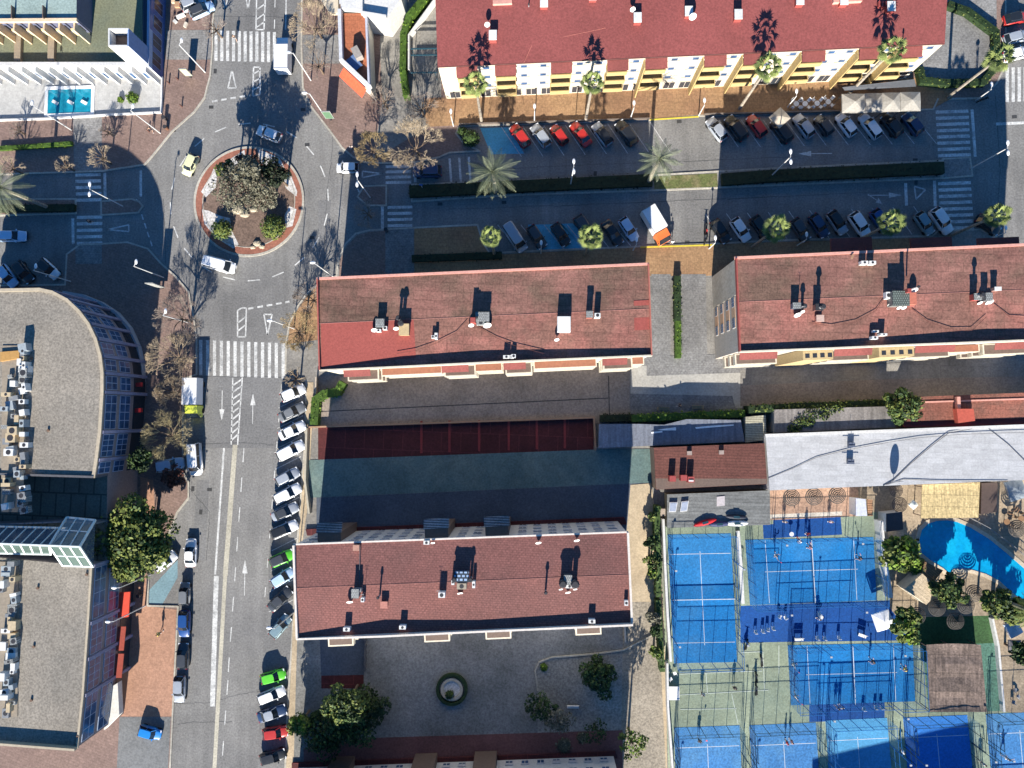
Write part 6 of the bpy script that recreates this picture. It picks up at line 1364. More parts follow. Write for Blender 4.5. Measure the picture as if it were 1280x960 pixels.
for x, y, l in [(1064, 556, 'upper metal aerial frame on the white roof'), (1063, 577, 'lower metal aerial frame on the white roof')]:
    c = G(x, y, 4.2); m = MB(); m.box((c.x, c.y, 4.2), (.9, .7, .6)); m.tube((c.x - 1.2, c.y - .2, 4.6), (c.x + 1.2, c.y - .2, 4.6), .04, n=4); m.tube((c.x, c.y, 4.4), (c.x, c.y, 5.4), .04, n=4); solo('roof_aerial', m, K((.10, .12, .17)), l, 'aerial')
# ------------------------------------------------------------------ roof furniture
RED2 = K((.30, .065, .055)); VW = K((.62, .62, .60)); GREYU = mat('unit_grey', (.34, .35, .34), lines=(.25, .25, .05, .5, 0)); DK = K((.035, .035, .04))
def chimney(root, x, y, z, w=.9, d=.9, h=1.3, mt=RED2, cap=VW):
    h *= .8; c = G(x, y, z + h); m = MB(); m.box((c.x, c.y, z + h / 2 - .1), (w, d, h + .2)); ch = part('chimney', m, mt, root)
    if cap is not None:
        m = MB(); m.box((c.x, c.y, z + h + .07), (w + .12, d + .12, .1)); part('chimney_cap', m, cap, ch)
def dish(root, x, y, z, r=.45, h=1.0):
    c = G(x, y, z + h); m = MB(); m.tube((c.x, c.y, z - .1), (c.x, c.y, z + h), .035, n=5); a = part('dish_mast', m, DK, root)
    m = MB(); n = 14; o = Vector((c.x, c.y - .1, z + h)); d = Vector((.15, -.85, .5)).normalized(); u = d.orthogonal().normalized(); w = d.cross(u)
    m.add([tuple(o - d * .15)] + [tuple(o + (u * math.cos(6.283 * i / n) + w * math.sin(6.283 * i / n)) * r) for i in range(n)], [(0, 1 + i, 1 + (i + 1) % n) for i in range(n)]); part('satellite_dish', m, VW, a)
def acunit(root, x, y, z, w=.9, d=.5, h=.7, mt=VW):
    c = G(x, y, z + h); m = MB(); m.box((c.x, c.y, z + h / 2), (w, d, h)); u = part('air_conditioner', m, mt, root)
    if w > 1.5: return
    m = MB(); m.disc((c.x, c.y, z + h + .012), min(w, d) * .38, n=14); part('fan_grille', m, DK, u)
def antenna(root, x, y, z, h=3.0):
    h *= .6
    c = G(x, y, z); m = MB(); m.tube((c.x, c.y, z - .1), (c.x, c.y, z + h), .03, n=4)
    for i in range(2): m.tube((c.x - .25 + .08 * i, c.y, z + h - .2 * i), (c.x + .25 - .08 * i, c.y, z + h - .2 * i), .015, n=3)
    part('aerial', m, K((.3, .3, .31)), root)
def flue(root, x, y, z, h=1.6, r=.16):
    h *= .72
    c = G(x, y, z); m = MB(); m.tube((c.x, c.y, z - .1), (c.x, c.y, z + h), r, n=8); f = part('flue', m, K((.25, .25, .26)), root); m = MB(); m.tube((c.x, c.y, z + h), (c.x, c.y, z + h + .3), r * 1.9, r * 1.3, n=8); part('cowl', m, DK, f)
for x, y in [(616, 44), (797, 22), (861, 14), (923, 18), (1114, 8), (1000, 0), (1055, 0), (741, -6), (680, 3)]: chimney(A, x, y, hA + .25, 1.0, 1.3, 1.1)
dish(A, 866, 20, hA + .3, .55); dish(A, 791, 11, hA + .3, .4); dish(A, 609, 30, hA + .3, .4); flue(A, 1128, 52, hA, .9, .08); flue(A, 661, 9, hA + .3, .9, .08)
m = MB(); m.prism(pxw([(1042, -3), (1078, -5), (1078, 1), (1042, 3)], hA + .9), hA + .3, hA + .9); part('roof_hatch', m, PINK, A); m = MB(); m.prism(pxw([(616, 0), (640, -1), (640, 4), (616, 5)], hA + .9), hA + .3, hA + .9); part('roof_hatch', m, PINK, A)
for x in (1100, 1104, 1108, 1112): m = MB(); m.box((*G(x, 4, hA + 1)[:2], hA + .5), (.25, .8, .7)); part('roof_rack', m, RED2, A)
# B
zB = hB + .2
chimney(B, 475, 404, zB, 1.1, 1.1, 1.2, K((.12, .12, .13)), GREYU); dish(B, 468, 412, zB, .45, .5); acunit(B, 481, 410, zB, .6, .5); acunit(B, 473, 413, zB, .7, .4)
flue(B, 500, 399, zB, 2.0, .2); chimney(B, 505, 412, zB - .1, 1.3, 1.5, 1.3, K((.45, .30, .16)), K((.48, .36, .20))); flue(B, 504, 406, zB, 2.6, .25); dish(B, 495, 410, zB, .4, .4)
acunit(B, 545, 420, zB - .1, .4, .9, .9); acunit(B, 541, 421, zB - .1, .4, .4, .8); chimney(B, 591, 400, zB, .7, .7, 2.4, RED2, None); chimney(B, 603, 396, zB, 1.8, 1.2, 1.5, K((.10, .17, .22)), GREYU); dish(B, 589, 406, zB, .4, .4); dish(B, 609, 406, zB, .6, .5); acunit(B, 601, 403, zB, 1.2, .7, .8, GREYU); flue(B, 597, 399, zB, 2.0, .1)
acunit(B, 705, 405, zB, 1.8, 2.1, 1.5, VW); dish(B, 696, 424, zB - .3, .35, .9); chimney(B, 737, 393, zB, .8, .8, 1.9, K((.28, .10, .08)), GREYU); acunit(B, 747, 394, zB, .8, .6, 1.4)
acunit(B, 633, 446, hB + .1, .9, .45, .9); acunit(B, 640, 446, hB + .1, .5, .5, .7); acunit(B, 642, 445, hB + .1, .6, .5, .8)
for pts in [[(496, 442), (520, 438), (545, 429), (570, 416), (584, 400)], [(597, 408), (620, 422), (643, 432), (680, 442)]]: cable(B, pts, hB + .3, .035, K((.13, .05, .04)))
# C
zC = hC + .2
chimney(C, 996, 382, zC, 1.0, .7, 1.3, K((.08, .10, .14)), GREYU); dish(C, 997, 393, zC, .5, .4); dish(C, 1003, 389, zC, .35, .4); flue(C, 1002, 384, zC, 1.5, .2); antenna(C, 997, 386, zC, 3.6)
chimney(C, 1024, 384, zC, .9, .8, 1.4, K((.2, .1, .09)), DK); flue(C, 1021, 386, zC, 2.9, .22); chimney(C, 1025, 398, zC - .1, .9, .8, 1.0, K((.40, .18, .14)), K((.5, .36, .3)))
for x in (1081, 1091): acunit(C, x, 328, hC + .05, .9, .45, .9)
chimney(C, 1126, 373, zC, 2.1, 1.9, 2.0, K((.16, .16, .15)), mat('rack_grid', (.24, .29, .26), lines=(.3, .3, .1, .3, 0), var=.1)); acunit(C, 1111, 369, zC, .7, .9, .9); dish(C, 1114, 380, zC, .5, .4); dish(C, 1124, 384, zC, .35, .4); dish(C, 1130, 384, zC, .35, .4)
chimney(C, 1141, 373, zC - .1, 1.0, 1.6, .9, K((.46, .15, .10)), None); chimney(C, 1137, 363, zC, .5, .5, 3.0, RED2, None); flue(C, 1137, 362, zC + 1, 3.0, .1); dish(C, 1143, 362, zC, .5, .5)
acunit(C, 1094, 422, hC + .1, .8, .4, .9); acunit(C, 1095, 414, hC + .15, .8, .3, .5); acunit(C, 1105, 418, hC + .1, .9, .3, 1.0)
chimney(C, 1222, 371, zC, .9, .8, 1.4, RED2, GREYU); flue(C, 1222, 370, zC + 1, 1.3, .2); dish(C, 1228, 371, zC, .35, .4); chimney(C, 1236, 371, zC, .8, 1.0, 1.5, K((.2, .2, .2)), GREYU); chimney(C, 1247, 361, zC, .8, .4, 1.2, K((.3, .2, .18)), VW); dish(C, 1237, 377, zC, .55, .4); dish(C, 1225, 378, zC, .35, .4)
for pts in [[(1015, 404), (1040, 408), (1070, 402), (1095, 388), (1108, 368)], [(1140, 386), (1160, 402), (1190, 413), (1215, 413), (1233, 396)], [(1243, 380), (1262, 396), (1284, 398)]]: cable(C, pts, hC + .3, .035, K((.13, .05, .04)))
m = MB(); m.sheet(pxw([(1065, 318), (1068, 318), (1066, 324), (1063, 324)], hC + .3), hC + .3); part('roof_stain', m, K((.35, .2, .12)), C)
# D
zD = hD + .2
chimney(D, 444, 742, zD, .9, 1.1, 1.5, K((.22, .2, .19)), GREYU); dish(D, 437, 752, zD, .45, .5); acunit(D, 453, 750, zD, .45, .6, .8); acunit(D, 447, 738, zD, 1.0, .5, .8, K((.2, .2, .21))); antenna(D, 456, 740, zD, 2.6)
flue(D, 475, 744, zD, 1.9, .12); chimney(D, 480, 756, zD - .1, .9, .8, .8, K((.33, .12, .09)), K((.40, .17, .13))); acunit(D, 552, 744, zD, .9, .7, 1.2); antenna(D, 549, 736, zD, 2.2)
chimney(D, 577, 721, zD, 1.9, 1.3, 1.4, K((.05, .07, .12)), mat('solar_grid', (.30, .42, .60), lines=(.6, .5, .12, .1, 0), var=.05)); acunit(D, 577, 733, zD, 1.3, .8, 1.0, K((.30, .26, .20))); acunit(D, 566, 728, zD, .4, .7, 1.0); acunit(D, 592, 731, zD, .4, .9, 1.0); dish(D, 575, 741, zD, .4, .3); flue(D, 569, 722, zD, 1.9, .2); flue(D, 589, 722, zD, 1.9, .2)
chimney(D, 710, 725, zD, 1.0, 1.2, 1.6, K((.10, .10, .11)), GREYU); flue(D, 703, 727, zD, 2.0, .3); flue(D, 718, 727, zD, 2.2, .33); dish(D, 710, 740, zD, .4, .5); acunit(D, 712, 733, zD, 1.1, .5, .8); dish(D, 701, 736, zD, .3, .5); dish(D, 719, 736, zD, .3, .5); flue(D, 682, 738, zD, 1.9, .14)
for x, y in [(433, 787), (503, 784.5), (740, 777)]: acunit(D, x, y, hD + .1, .9, .5, .9)
acunit(D, 783, 754, hD + .1, .5, .7, .7); acunit(D, 533, 678.5, hD + .05, .8, .5, .6); dish(D, 541, 678, hD + .1, .3, .4)
for x, y in [(673, 678), (721, 675)]: dish(D, x, y, hD + .1, .42, .5)
chimney(D, 445, 685, hD + .1, .9, .8, .6, K((.36, .2, .15)), None); cable(D, [(450, 683), (449, 730)], hD + .4, .06)
# F : rows of air handling units, ducts and boxes
random.seed(5)
for k_, (x0, x1, ya, yb, n) in enumerate([(2, 30, 432, 640, 46), (0, 17, 702, 895, 30)]):
    for i in range(n):
        y = lerp(ya, yb, (i + .5) / n); x = random.uniform(x0, x1) if i % 3 else x1 - random.uniform(0, 4); w, d, h = random.uniform(.5, 1.4), random.uniform(.4, 1.3), random.uniform(.5, 1.3)
        mt = random.choice([VW, VW, GREYU, K((.46, .37, .24)), K((.20, .21, .22)), K((.30, .34, .36))]); c = G(x, y, hF + h)
        m = MB(); m.box((c.x, c.y, hF + h / 2), (w, d, h), random.choice((0, 0, .2))); u = part('ventilation_unit', m, mt, Fb)
        if i % 2: m = MB(); m.disc((c.x, c.y, hF + h + .015), min(w, d) * .36, n=12); part('fan_grille', m, DK, u)
    m = MB(); a = G(lerp(x0, x1, .55), ya, hF); b_ = G(lerp(x0, x1, .5), yb, hF); m.prism([(a.x - 1.6, a.y), (a.x + 1.6, a.y), (b_.x + 1.6, b_.y), (b_.x - 1.6, b_.y)], hF + .02, hF + .12); part('unit_deck', m, K((.26, .22, .17)), Fb)
m = MB(); m.prism(pxw([(0, 440), (24, 438), (24, 448), (0, 452)], hF + .4), hF, hF + .4); part('timber_deck', m, K((.42, .24, .08)), Fb)
for x, y in [(61, 538), (40, 448), (48, 735), (43, 808), (109, 718), (40, 875), (98, 920)]: m = MB(); c = G(x, y, hF); m.tube((c.x, c.y, hF), (c.x, c.y, hF + .25), .18, n=8); part('roof_outlet', m, K((.16, .10, .07)), Fb)

# the block south of the bottom edge whose shadow reaches the lower courts
S_ = thing('apartment_block', 'apartment block beyond the bottom edge shading the lower right courts', 'apartment block', tuple(G(1102, 1168, 0)), group='apartment blocks with red roofs')
qS = P([(1002, 1160), (1204, 1114), (1210, 1200), (1008, 1244)]); walls(S_, qS, 11.0, CREAMW, inset=.1); m = MB(); m.prism(qS, 11.0, 11.25); part('roof', m, ROOFD, S_)
windows(S_, qS[1], qS[0], 4.0, 5.2, [3 + i * 4 for i in range(6)], 1.2)
# right edge of the pool terrace
shed('shade_cloth', 'brown shade cloth between the bamboo pergola and the right edge', 'canopy', [(1227, 604), (1247, 603), (1246, 640), (1226, 643)], 2.5, K((.085, .06, .05)), BROWND, thick=.08)
tent(1270, 612, 2.6, 3.0, 'grey blue parasol under the edge of the white roof at the right', K((.22, .25, .27)), 'square_parasol', 'parasol', 2.5, .5, None, .3, True)
tent(1267, 786, 2.0, 2.2, 'pale blue parasol below the dark tree crowns at the right edge', K((.42, .47, .55)), 'square_parasol', 'parasol', 2.4, .4, None, .5, True)
tent(1269, 808, 1.8, 1.8, 'dark grey parasol above the dark tree at the right edge', K((.12, .12, .14)), 'square_parasol', 'parasol', 2.3, .3, None, 0, True)
for i, (x, y) in enumerate([(1262, 642), (1270, 637), (1276, 648), (1258, 652)]):
    table(x, y, 'brown wooden table near the right edge above the pool, %s' % ['left of four', 'uppermost of four', 'rightmost of four', 'lowest of four'][i], 'wooden tables near the right edge', .45, K((.26, .15, .08)))
    chair(x + 5, y + 3, 130, 'chair at the wooden table near the right edge, %s' % ['left of four', 'uppermost of four', 'rightmost of four', 'lowest of four'][i], 'chairs at the wooden tables', K((.3, .2, .12)))
for i, (x, y) in enumerate([(1268, 862), (1272, 870), (1266, 877)]): chair(x, y, 40 * i, 'grey chair in the stack of furniture at the lower right edge, %s' % ['upper', 'middle', 'lower'][i], 'grey chairs at the lower right edge', K((.25, .26, .28)))
m = MB(); fp = P([(1208, 646), (1232, 659), (1260, 680), (1290, 704)])
m.wall(fp, .06, 1.05, 1.12); m.wall(fp, .04, .55, .6)
for i in range(3):
    for j in range(4): p = Vector(fp[i]).lerp(Vector(fp[i + 1]), j / 4); m.tube((p.x, p.y, .15), (p.x, p.y, 1.1), .035, n=5)
solo('pool_railing', m, K((.25, .24, .23)), 'metal railing along the upper right side of the curved pool', 'railing')

# ------------------------------------------------------------------ street lamps
POLE = K((.55, .55, .54), rough=.5); HEAD = K((.80, .80, .80), rough=.4)
def lamp(bx, by, label, h=8.6, double=False, deg=None, grp='tall street lamps', z=.13, cat='street lamp'):
    b_ = G(bx, by, 0); t = thing('street_lamp', label, cat, (b_.x, b_.y, z), 0, grp); m = MB(); m.tube((0, 0, 0), (0, 0, h - z), .10, .065, 8); part('pole', m, POLE, t, world=False)
    dirs = [90, -90] if double else [deg if deg is not None else 180]
    for a in dirs:
        d = Vector((math.cos(R(a)), math.sin(R(a)), 0)); m = MB(); m.tube((0, 0, h - z - .1), d * .45 + Vector((0, 0, h - z + .05)), .04); ar = part('arm', m, POLE, t, world=False)
        m = MB(); c = d * .75 + Vector((0, 0, h - z + .05)); m.ball(c, 1, 10, 6, (.42 if abs(d.x) > .5 else .22, .22 if abs(d.x) > .5 else .42, .12)); part('lamp_head', m, HEAD, ar, world=False)
    return t
for x, y, dg, l in [(408, 148, 170, 'street lamp beside the advertising panel right of the roundabout'), (389, 101, 170, 'street lamp next to the white box lorry'), (257, 91, 60, 'street lamp left of the upper zebra crossing'), (201, 167, 60, 'street lamp in front of the pale pool terrace'),
                    (90, 163, 120, 'street lamp below the plunge pool'), (205, 347, 60, 'street lamp on the brick pavement left of the white van'), (239, 404, 60, 'street lamp among the leafless trees left of the splitter island'), (417, 346, 150, 'street lamp at the top left corner of the weathered roof'),
                    (368, 411, 170, 'street lamp in the yellow brown leafless tree'), (178, 546, 180, 'street lamp with horizontal looking pole beside the office windows'), (368, 765, 170, 'street lamp over the grey teal parked car'), (189, 718, 180, 'street lamp half hidden by the very large tree'), (89, 352, 60, 'street lamp in the shade above the rounded roof')]: lamp(x, y, l, deg=dg)
lamp(182, 757, 'street lamp with red striped pole beside the orange footway', deg=180)
for x, y, l in [(154, 258, 'double headed street lamp on the shaded refuge of the left street'), (463, 247, 'double headed street lamp in front of the white small car'), (713, 232, 'double headed street lamp in the median below the silver car with black roof'), (963, 221, 'double headed street lamp in the median left of the painted arrow'), (1213, 211, 'double headed street lamp at the right end of the median')]: lamp(x, y, l, double=True, grp='double headed street lamps')
SG = 'short white pavement lamps'
for x, y, l in [(668, 152, 'short white lamp left end of the wall above the red cars'), (788, 148, 'short white lamp above the black off roader'), (873, 145, 'short white lamp right end of the yellow kerb line'), (984, 134, 'short white lamp left of the cafe tables'), (567, 158, 'short white lamp at the planted corner of the upper pavement'),
                (676, 317, 'short white lamp at the kerb below the blue bays'), (791, 313, 'short white lamp at the kerb below the pale silver car'), (886, 311, 'short white lamp right end of the lower yellow kerb line'), (996, 307, 'short white lamp between dark cars of the lower row'), (1236, 299, 'short white lamp at the lower right corner'), (1219, 126, 'short white lamp beside the hedge corner at the upper right')]:
    lamp(x, y, l, h=3.9, deg=90, grp=SG)
def panel(x, y, label, mt, deg=90, w=1.3, h=2.3):
    b_ = G(x, y, 0); t = thing('advertising_panel', label, 'advertising panel', (b_.x, b_.y, .13), R(deg), 'advertising panels'); m = MB(); m.box((0, 0, .25), (.3, .25, .5)); part('foot', m, DK, t, world=False); m = MB(); m.box((0, 0, .5 + h / 2), (w, .14, h)); part('case', m, GREYU, t, world=False)
    m = MB(); m.box((0, -.08, .5 + h / 2), (w * .86, .02, h * .88)); part('poster', m, mt, t, world=False)
panel(414, 150, 'advertising panel with green poster beside the lamp right of the roundabout', K((.09, .17, .10)), 0, 1.4, 2.6); panel(239, 97, 'advertising panel with pale yellow poster beside the north street', K((.6, .58, .3)), 0, 1.2); panel(204, 360, 'tall narrow advertising panel on the sunlit strip of brick pavement', GREYU, 0, 1.3, 3.6)
lean = thing('traffic_sign', 'blue round traffic sign on the median island by the dark hedge', 'sign', tuple(G(529, 237, 0))); 
m = MB(); m.tube((0, 0, 0), (0, 0, 2.4), .04); part('post', m, POLE, lean, world=False); m = MB(); m.tube((0, -.03, 2.3), (0, .01, 2.3), .3, n=16); part('plate', m, K((.03, .12, .45)), lean, world=False)
def bin_(x, y, label, mt): 
    c = G(x, y, .5); t = thing('litter_bin', label, 'litter bin', (c.x, c.y, .13)); m = MB(); m.tube((0, 0, 0), (0, 0, .9), .26, .3, 10); part('body', m, mt, t, world=False); m = MB(); m.tube((0, 0, .9), (0, 0, .98), .32, n=10); part('lid', m, DK, t, world=False)
bin_(206, 148, 'dark litter bin in the corner of the brick pavement below the terrace', K((.07, .06, .06))); bin_(208, 160, 'brown litter bin beside the lamp by the terrace', K((.16, .08, .05))); bin_(483, 288, 'litter bin by the shaded lower crossing', K((.1, .1, .1)))
bin_(175, 744, 'small dark litter bin beside the red striped lamp', K((.05, .05, .05))); bin_(925, 327, 'dark litter bin on the sunlit tan pavement in the gap', DK) if False else None
for i, (x, y, h_) in enumerate([(212, 105, .8), (223, 100, .8), (228, 134, .8), (187, 165, .8)]):
    c = G(x, y, 0); m = MB(); m.tube((c.x, c.y, .12), (c.x, c.y, h_), .12, .1, 8); m.ball((c.x, c.y, h_), .13, 8, 5); solo('bollard', m, K((.12, .06, .05)), ['bollard left of the pair on the upper brick pavement', 'bollard right of the pair on the upper brick pavement', 'bollard on the brick pavement facing the roundabout', 'bollard near the terrace lamp'][i], 'bollard')

# parking bay lines between the angled cars
pm = MB()
for i in range(10):
    x = 640 + i * 26.5; y = 176 - i * .9
    if 610 < x < 830: line((x - 13, y - 17), (x + 12, y + 20), .1, .009, pm)
for i in range(10): x = 909 + i * 27.5; line((x - 10, 150), (x + 14, 184 - i * .5), .1, .009, pm)
for i in range(6): x = 634 + i * 29; line((x - 12, 281), (x + 14, 313), .1, .009, pm)
for i in range(11): x = 890 + i * 26; y = 268 - i * 1.0; line((x - 8, y), (x + 16, y + 34), .1, .009, pm)
for i in range(12): y = 502 + i * 25.5; x = 366 - i * 1.2; line((x - 18, y + 8), (x + 14, y - 8), .1, .009, pm)
struct('road_marking', pm, PAINT)
# rubbish and clutter on the brick corner
for i, (x, y, w, d, c, l) in enumerate([(222, 6, .8, .9, (.4, .25, .15), 'brown crate in the clutter at the top between roof and street'), (226, 20, 1.4, .5, (.7, .68, .64), 'white board lying in the clutter below the pale blue car'), (219, 27, .5, .5, (.5, .5, .48), 'small grey box below the clutter'), (232, 31, .8, .4, (.55, .5, .42), 'beige box right of the small grey box'), (217, 2, .5, .6, (.6, .45, .3), 'orange brown box at the top edge in the clutter')]):
    c0 = G(x, y, .3); m = MB(); m.box((c0.x, c0.y, .3), (w, d, .4), R(i * 23)); solo('crate', m, K(c), l, 'crate')
# ------------------------------------------------------------------ people (one skinned body each, clothes and hair on it)
def skin_mesh(verts, edges, radii, root=0, name='body', sub=1):
    me = bpy.data.meshes.new(name + '_skeleton'); me.from_pydata(verts, edges, []); ob = bpy.data.objects.new(name + '_skeleton', me); COL.objects.link(ob)
    sm = ob.modifiers.new('skin', 'SKIN'); sm.use_smooth_shade = True
    for i, v in enumerate(me.skin_vertices[0].data): r = radii[i]; v.radius = (r if isinstance(r, tuple) else (r, r)); v.use_root = (i == root)
    if sub: s = ob.modifiers.new('sub', 'SUBSURF'); s.levels = sub; s.render_levels = sub
    dg = bpy.context.evaluated_depsgraph_get(); dg.update(); out = bpy.data.meshes.new_from_object(ob.evaluated_get(dg)); out.name = name
    bpy.data.objects.remove(ob); return out
def pose(kind):
    """joints in metres, facing +X"""
    J = dict(pel=(0, 0, .98), bel=(0, 0, 1.12), che=(.02, 0, 1.32), nek=(.01, 0, 1.47), hd=(.03, 0, 1.60), top=(.02, 0, 1.70))
    if kind == 'walk': legs = [((.02, .1, .92), (.16, .11, .50), (.20, .11, .08), (.36, .12, .04)), ((.0, -.1, .92), (-.02, -.11, .50), (-.26, -.11, .12), (-.14, -.12, .04))]; arms = [((.0, .19, 1.42), (-.14, .25, 1.16), (-.08, .26, .92)), ((.0, -.19, 1.42), (.10, -.25, 1.16), (.28, -.22, .98))]
    elif kind == 'play': legs = [((.0, .1, .90), (.16, .24, .50), (.10, .34, .08), (.26, .38, .04)), ((.0, -.1, .90), (.14, -.24, .50), (.02, -.36, .08), (.18, -.40, .04))]; arms = [((.0, .19, 1.42), (.22, .30, 1.25), (.44, .18, 1.28)), ((.0, -.19, 1.42), (.06, -.44, 1.40), (.20, -.62, 1.58))]
    else: legs = [((.0, .1, .92), (.02, .12, .50), (.0, .13, .08), (.16, .15, .04)), ((.0, -.1, .92), (.02, -.12, .50), (.0, -.13, .08), (.16, -.15, .04))]; arms = [((.0, .19, 1.42), (-.03, .27, 1.15), (.06, .26, .92)), ((.0, -.19, 1.42), (-.03, -.27, 1.15), (.06, -.26, .92))]
    return J, legs, arms
PM = {}
SKIN = K((.42, .26, .18)); HAIR = K((.035, .025, .02)); SHOE = K((.7, .7, .7)); 
def person_meshes(kind):
    if kind in PM: return PM[kind]
    J, legs, arms = pose(kind); V = [J['pel'], J['bel'], J['che'], J['nek'], J['hd'], J['top'], (.115, 0, 1.585)]; E = [(0, 1), (1, 2), (2, 3), (3, 4), (4, 5), (4, 6)]
    Rr = [(.15, .12), (.14, .11), (.17, .12), .055, (.085, .095), .07, .018]
    for hip, kn, an, toe in legs:
        o = len(V); V += [hip, kn, an, toe]; Rr += [.092, .06, .04, .035]; E += [(0, o), (o, o + 1), (o + 1, o + 2), (o + 2, o + 3)]
    for sh, el, wr in arms:
        o = len(V); d = (Vector(wr) - Vector(el)).normalized(); side = d.orthogonal().normalized(); plm = Vector(wr) + d * .07; V += [sh, el, wr, tuple(plm)]; Rr += [.06, .045, .03, .034]; E += [(2, o), (o, o + 1), (o + 1, o + 2), (o + 2, o + 3)]
        for k, (off, ln) in enumerate([(-.03, .065), (-.01, .08), (.01, .075), (.03, .06)]):
            p = plm + side * off + d * ln * .55; q = p + d * ln * .45 + d.cross(side) * .02; i = len(V); V += [tuple(p), tuple(q)]; Rr += [.009, .008]; E += [(o + 3, i), (i, i + 1)]
        i = len(V); V += [tuple(Vector(wr) + side * .045 + d * .05)]; Rr += [.010]; E += [(o + 2, i)]
    body = skin_mesh(V, E, Rr); body.materials.append(SKIN)
    SV = [J['pel'], J['bel'], J['che'], (.01, 0, 1.43)]; SE = [(0, 1), (1, 2), (2, 3)]; SR = [(.165, .135), (.16, .13), (.19, .14), .075]
    for sh, el, wr in arms: o = len(SV); SV += [sh, tuple(Vector(sh).lerp(Vector(el), .7))]; SR += [.078, .062]; SE += [(2, o), (o, o + 1)]
    shirt = skin_mesh(SV, SE, SR, 1, 'shirt'); shirt.materials.append(WPL)
    TV = [(0, 0, 1.0)]; TE = []; TR_ = [(.17, .14)]
    for hip, kn, an, toe in legs: o = len(TV); TV += [hip, tuple(Vector(hip).lerp(Vector(kn), .8))]; TR_ += [.112, .088]; TE += [(0, o), (o, o + 1)]
    short = skin_mesh(TV, TE, TR_, 0, 'shorts'); short.materials.append(DK)
    hb = MB(); hb.ball((.0, 0, 1.655), .105, 12, 6, (1.05, .9, .85)); hair = hb.mesh('hair', HAIR, smooth=True)
    sb = MB()
    for leg in legs: a = leg[2]; sb.ball(((a[0] + leg[3][0]) / 2, a[1], .05), 1, 8, 5, (.14, .055, .055))
    shoe = sb.mesh('shoes', SHOE, smooth=True)
    eb = MB(); [eb.ball((.115, s * .033, 1.62), .012, 6, 4) for s in (-1, 1)]; eyes = eb.mesh('eyes', DK)
    PM[kind] = (body, shirt, short, hair, shoe, eyes); return PM[kind]
def person(x, y, deg, kind, shirt, short, label, grp=None, z=.205, racket=False):
    p = G(x, y, .9); r = thing('person', label, 'person', (p.x, p.y, z), R(deg), grp); ms = person_meshes(kind)
    link('body', ms[0], r); s = link('shirt', ms[1], r); slotmat(s, shirt); s = link('shorts', ms[2], r); slotmat(s, short); link('hair', ms[3], r); link('shoes', ms[4], r); link('eyes', ms[5], r)
    if racket:
        a = Vector((p.x, p.y, z)) + Matrix.Rotation(R(deg), 3, 'Z') @ Vector((.24, -.68, 1.64)); d = Matrix.Rotation(R(deg), 3, 'Z') @ Vector((.5, -.4, .6)).normalized()
        m = MB(); m.tube(a - d * .06, a + d * .2, .016, n=6); h = d.orthogonal().normalized(); c = a + d * .36; m.tube(c - h * .02, c + h * .02, .13, n=14)
        solo('padel_racket', m, K((.45, .05, .05)), ' '.join(('racket held by the ' + label).split()[:16]), 'racket')
C_ = lambda c: K(c)
W, BK, RD, YE, GR, BL, PK = K((.75, .75, .75)), K((.03, .03, .035)), K((.5, .05, .05)), K((.75, .6, .1)), K((.3, .3, .3)), K((.05, .12, .35)), K((.6, .25, .3))
PG = 'people on and around the padel courts'
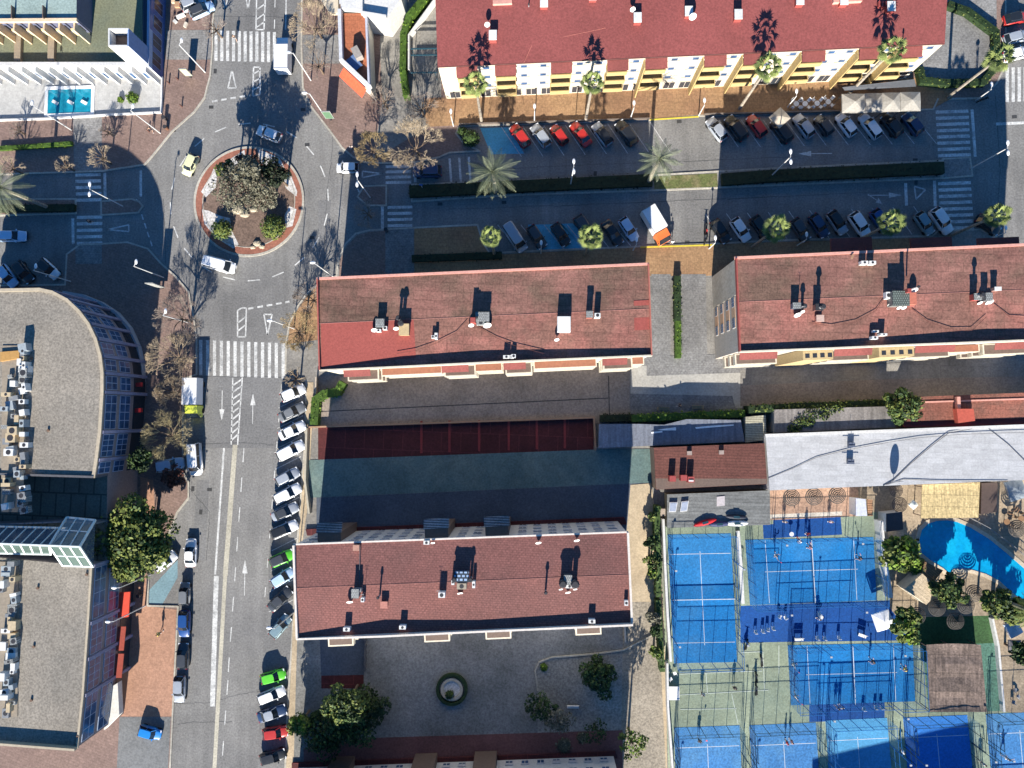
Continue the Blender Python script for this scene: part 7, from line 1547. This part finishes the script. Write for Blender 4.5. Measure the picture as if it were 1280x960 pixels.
for a in [(969, 694, 0, 'play', GR, W, 'person in grey playing on the left half of the wide upper court', True), (1012, 683, 180, 'play', PK, BK, 'person in a pink shirt right of the net on the wide upper court', True),
          (999, 675, 200, 'play', W, BK, 'person in a white shirt left of the net on the wide upper court', True), (1074, 697, 180, 'play', BK, BK, 'person in black at the right end of the wide upper court', True), (981, 652, -90, 'stand', W, BK, 'person in white standing on the small deep blue strip, left', False),
          (1038, 652, -90, 'stand', W, PK, 'person in white and pink standing on the small deep blue strip, right', False), (1009, 667, -60, 'stand', RD, BK, 'person in a brown red shirt at the top fence of the wide upper court', False), (1023, 773, -90, 'stand', W, BL, 'person in white beside the small round table', False),
          (991, 830, 0, 'play', W, BK, 'person in white at the left end of the middle court', True), (994, 870, 10, 'play', W, BK, 'person in white and black at the lower left of the middle court', True), (1090, 826, 180, 'play', BK, BK, 'person in black on the right half of the middle court', True), (1130, 835, 180, 'play', YE, BK, 'person in a yellow shirt at the right end of the middle court', True),
          (1046, 884, 80, 'stand', BL, GR, 'person in blue at the lower fence of the middle court, left of two', False), (1051, 883, 100, 'stand', W, BL, 'person in white at the lower fence of the middle court, right of two', False), (878, 867, 90, 'walk', W, BK, 'person in white walking on the old pale green court', False),
          (918, 859, 100, 'stand', BK, BK, 'person in black at the right of the old pale green court', False), (874, 925, 90, 'walk', BK, BK, 'person in black at the top of the lower left court', True), (983, 927, 0, 'stand', RD, BK, 'person with a red shirt, left of the pair on the second lower court', False),
          (989, 926, 180, 'stand', PK, BK, 'person with a pink shirt, right of the pair on the second lower court', False), (1127, 938, 0, 'stand', W, BK, 'person in white by the light pole between the lower courts', False), (1257, 947, 90, 'play', W, W, 'person in white on the court in the bottom right corner', False), (1228, 954, 80, 'stand', W, GR, 'person in white between the two rightmost lower courts', False)]:
    person(*a[:7], PG, racket=a[7])
for a in [(850, 507, 180, 'walk', BK, BK, 'person in dark clothes walking between the two wooden benches'), (293, 47, 90, 'walk', BK, GR, 'person in dark clothes on the upper zebra crossing'), (112, 277, 0, 'walk', BK, BK, 'person in black on the shaded lower left zebra crossing'), (440, 185, -90, 'walk', W, BK, 'person in white at the kerb right of the roundabout'),
          (188, 162, 90, 'walk', BK, BK, 'person in dark clothes below the pale terrace'), (199, 792, 20, 'walk', YE, K((.1, .3, .15)), 'person pushing along the orange footway in a green and yellow outfit'), (840, 303, 90, 'stand', W, BK, 'person in white at the lower kerb right of the lorry')]:
    person(*a, None, z=.13 if a[0] not in (293, 112) else .01)
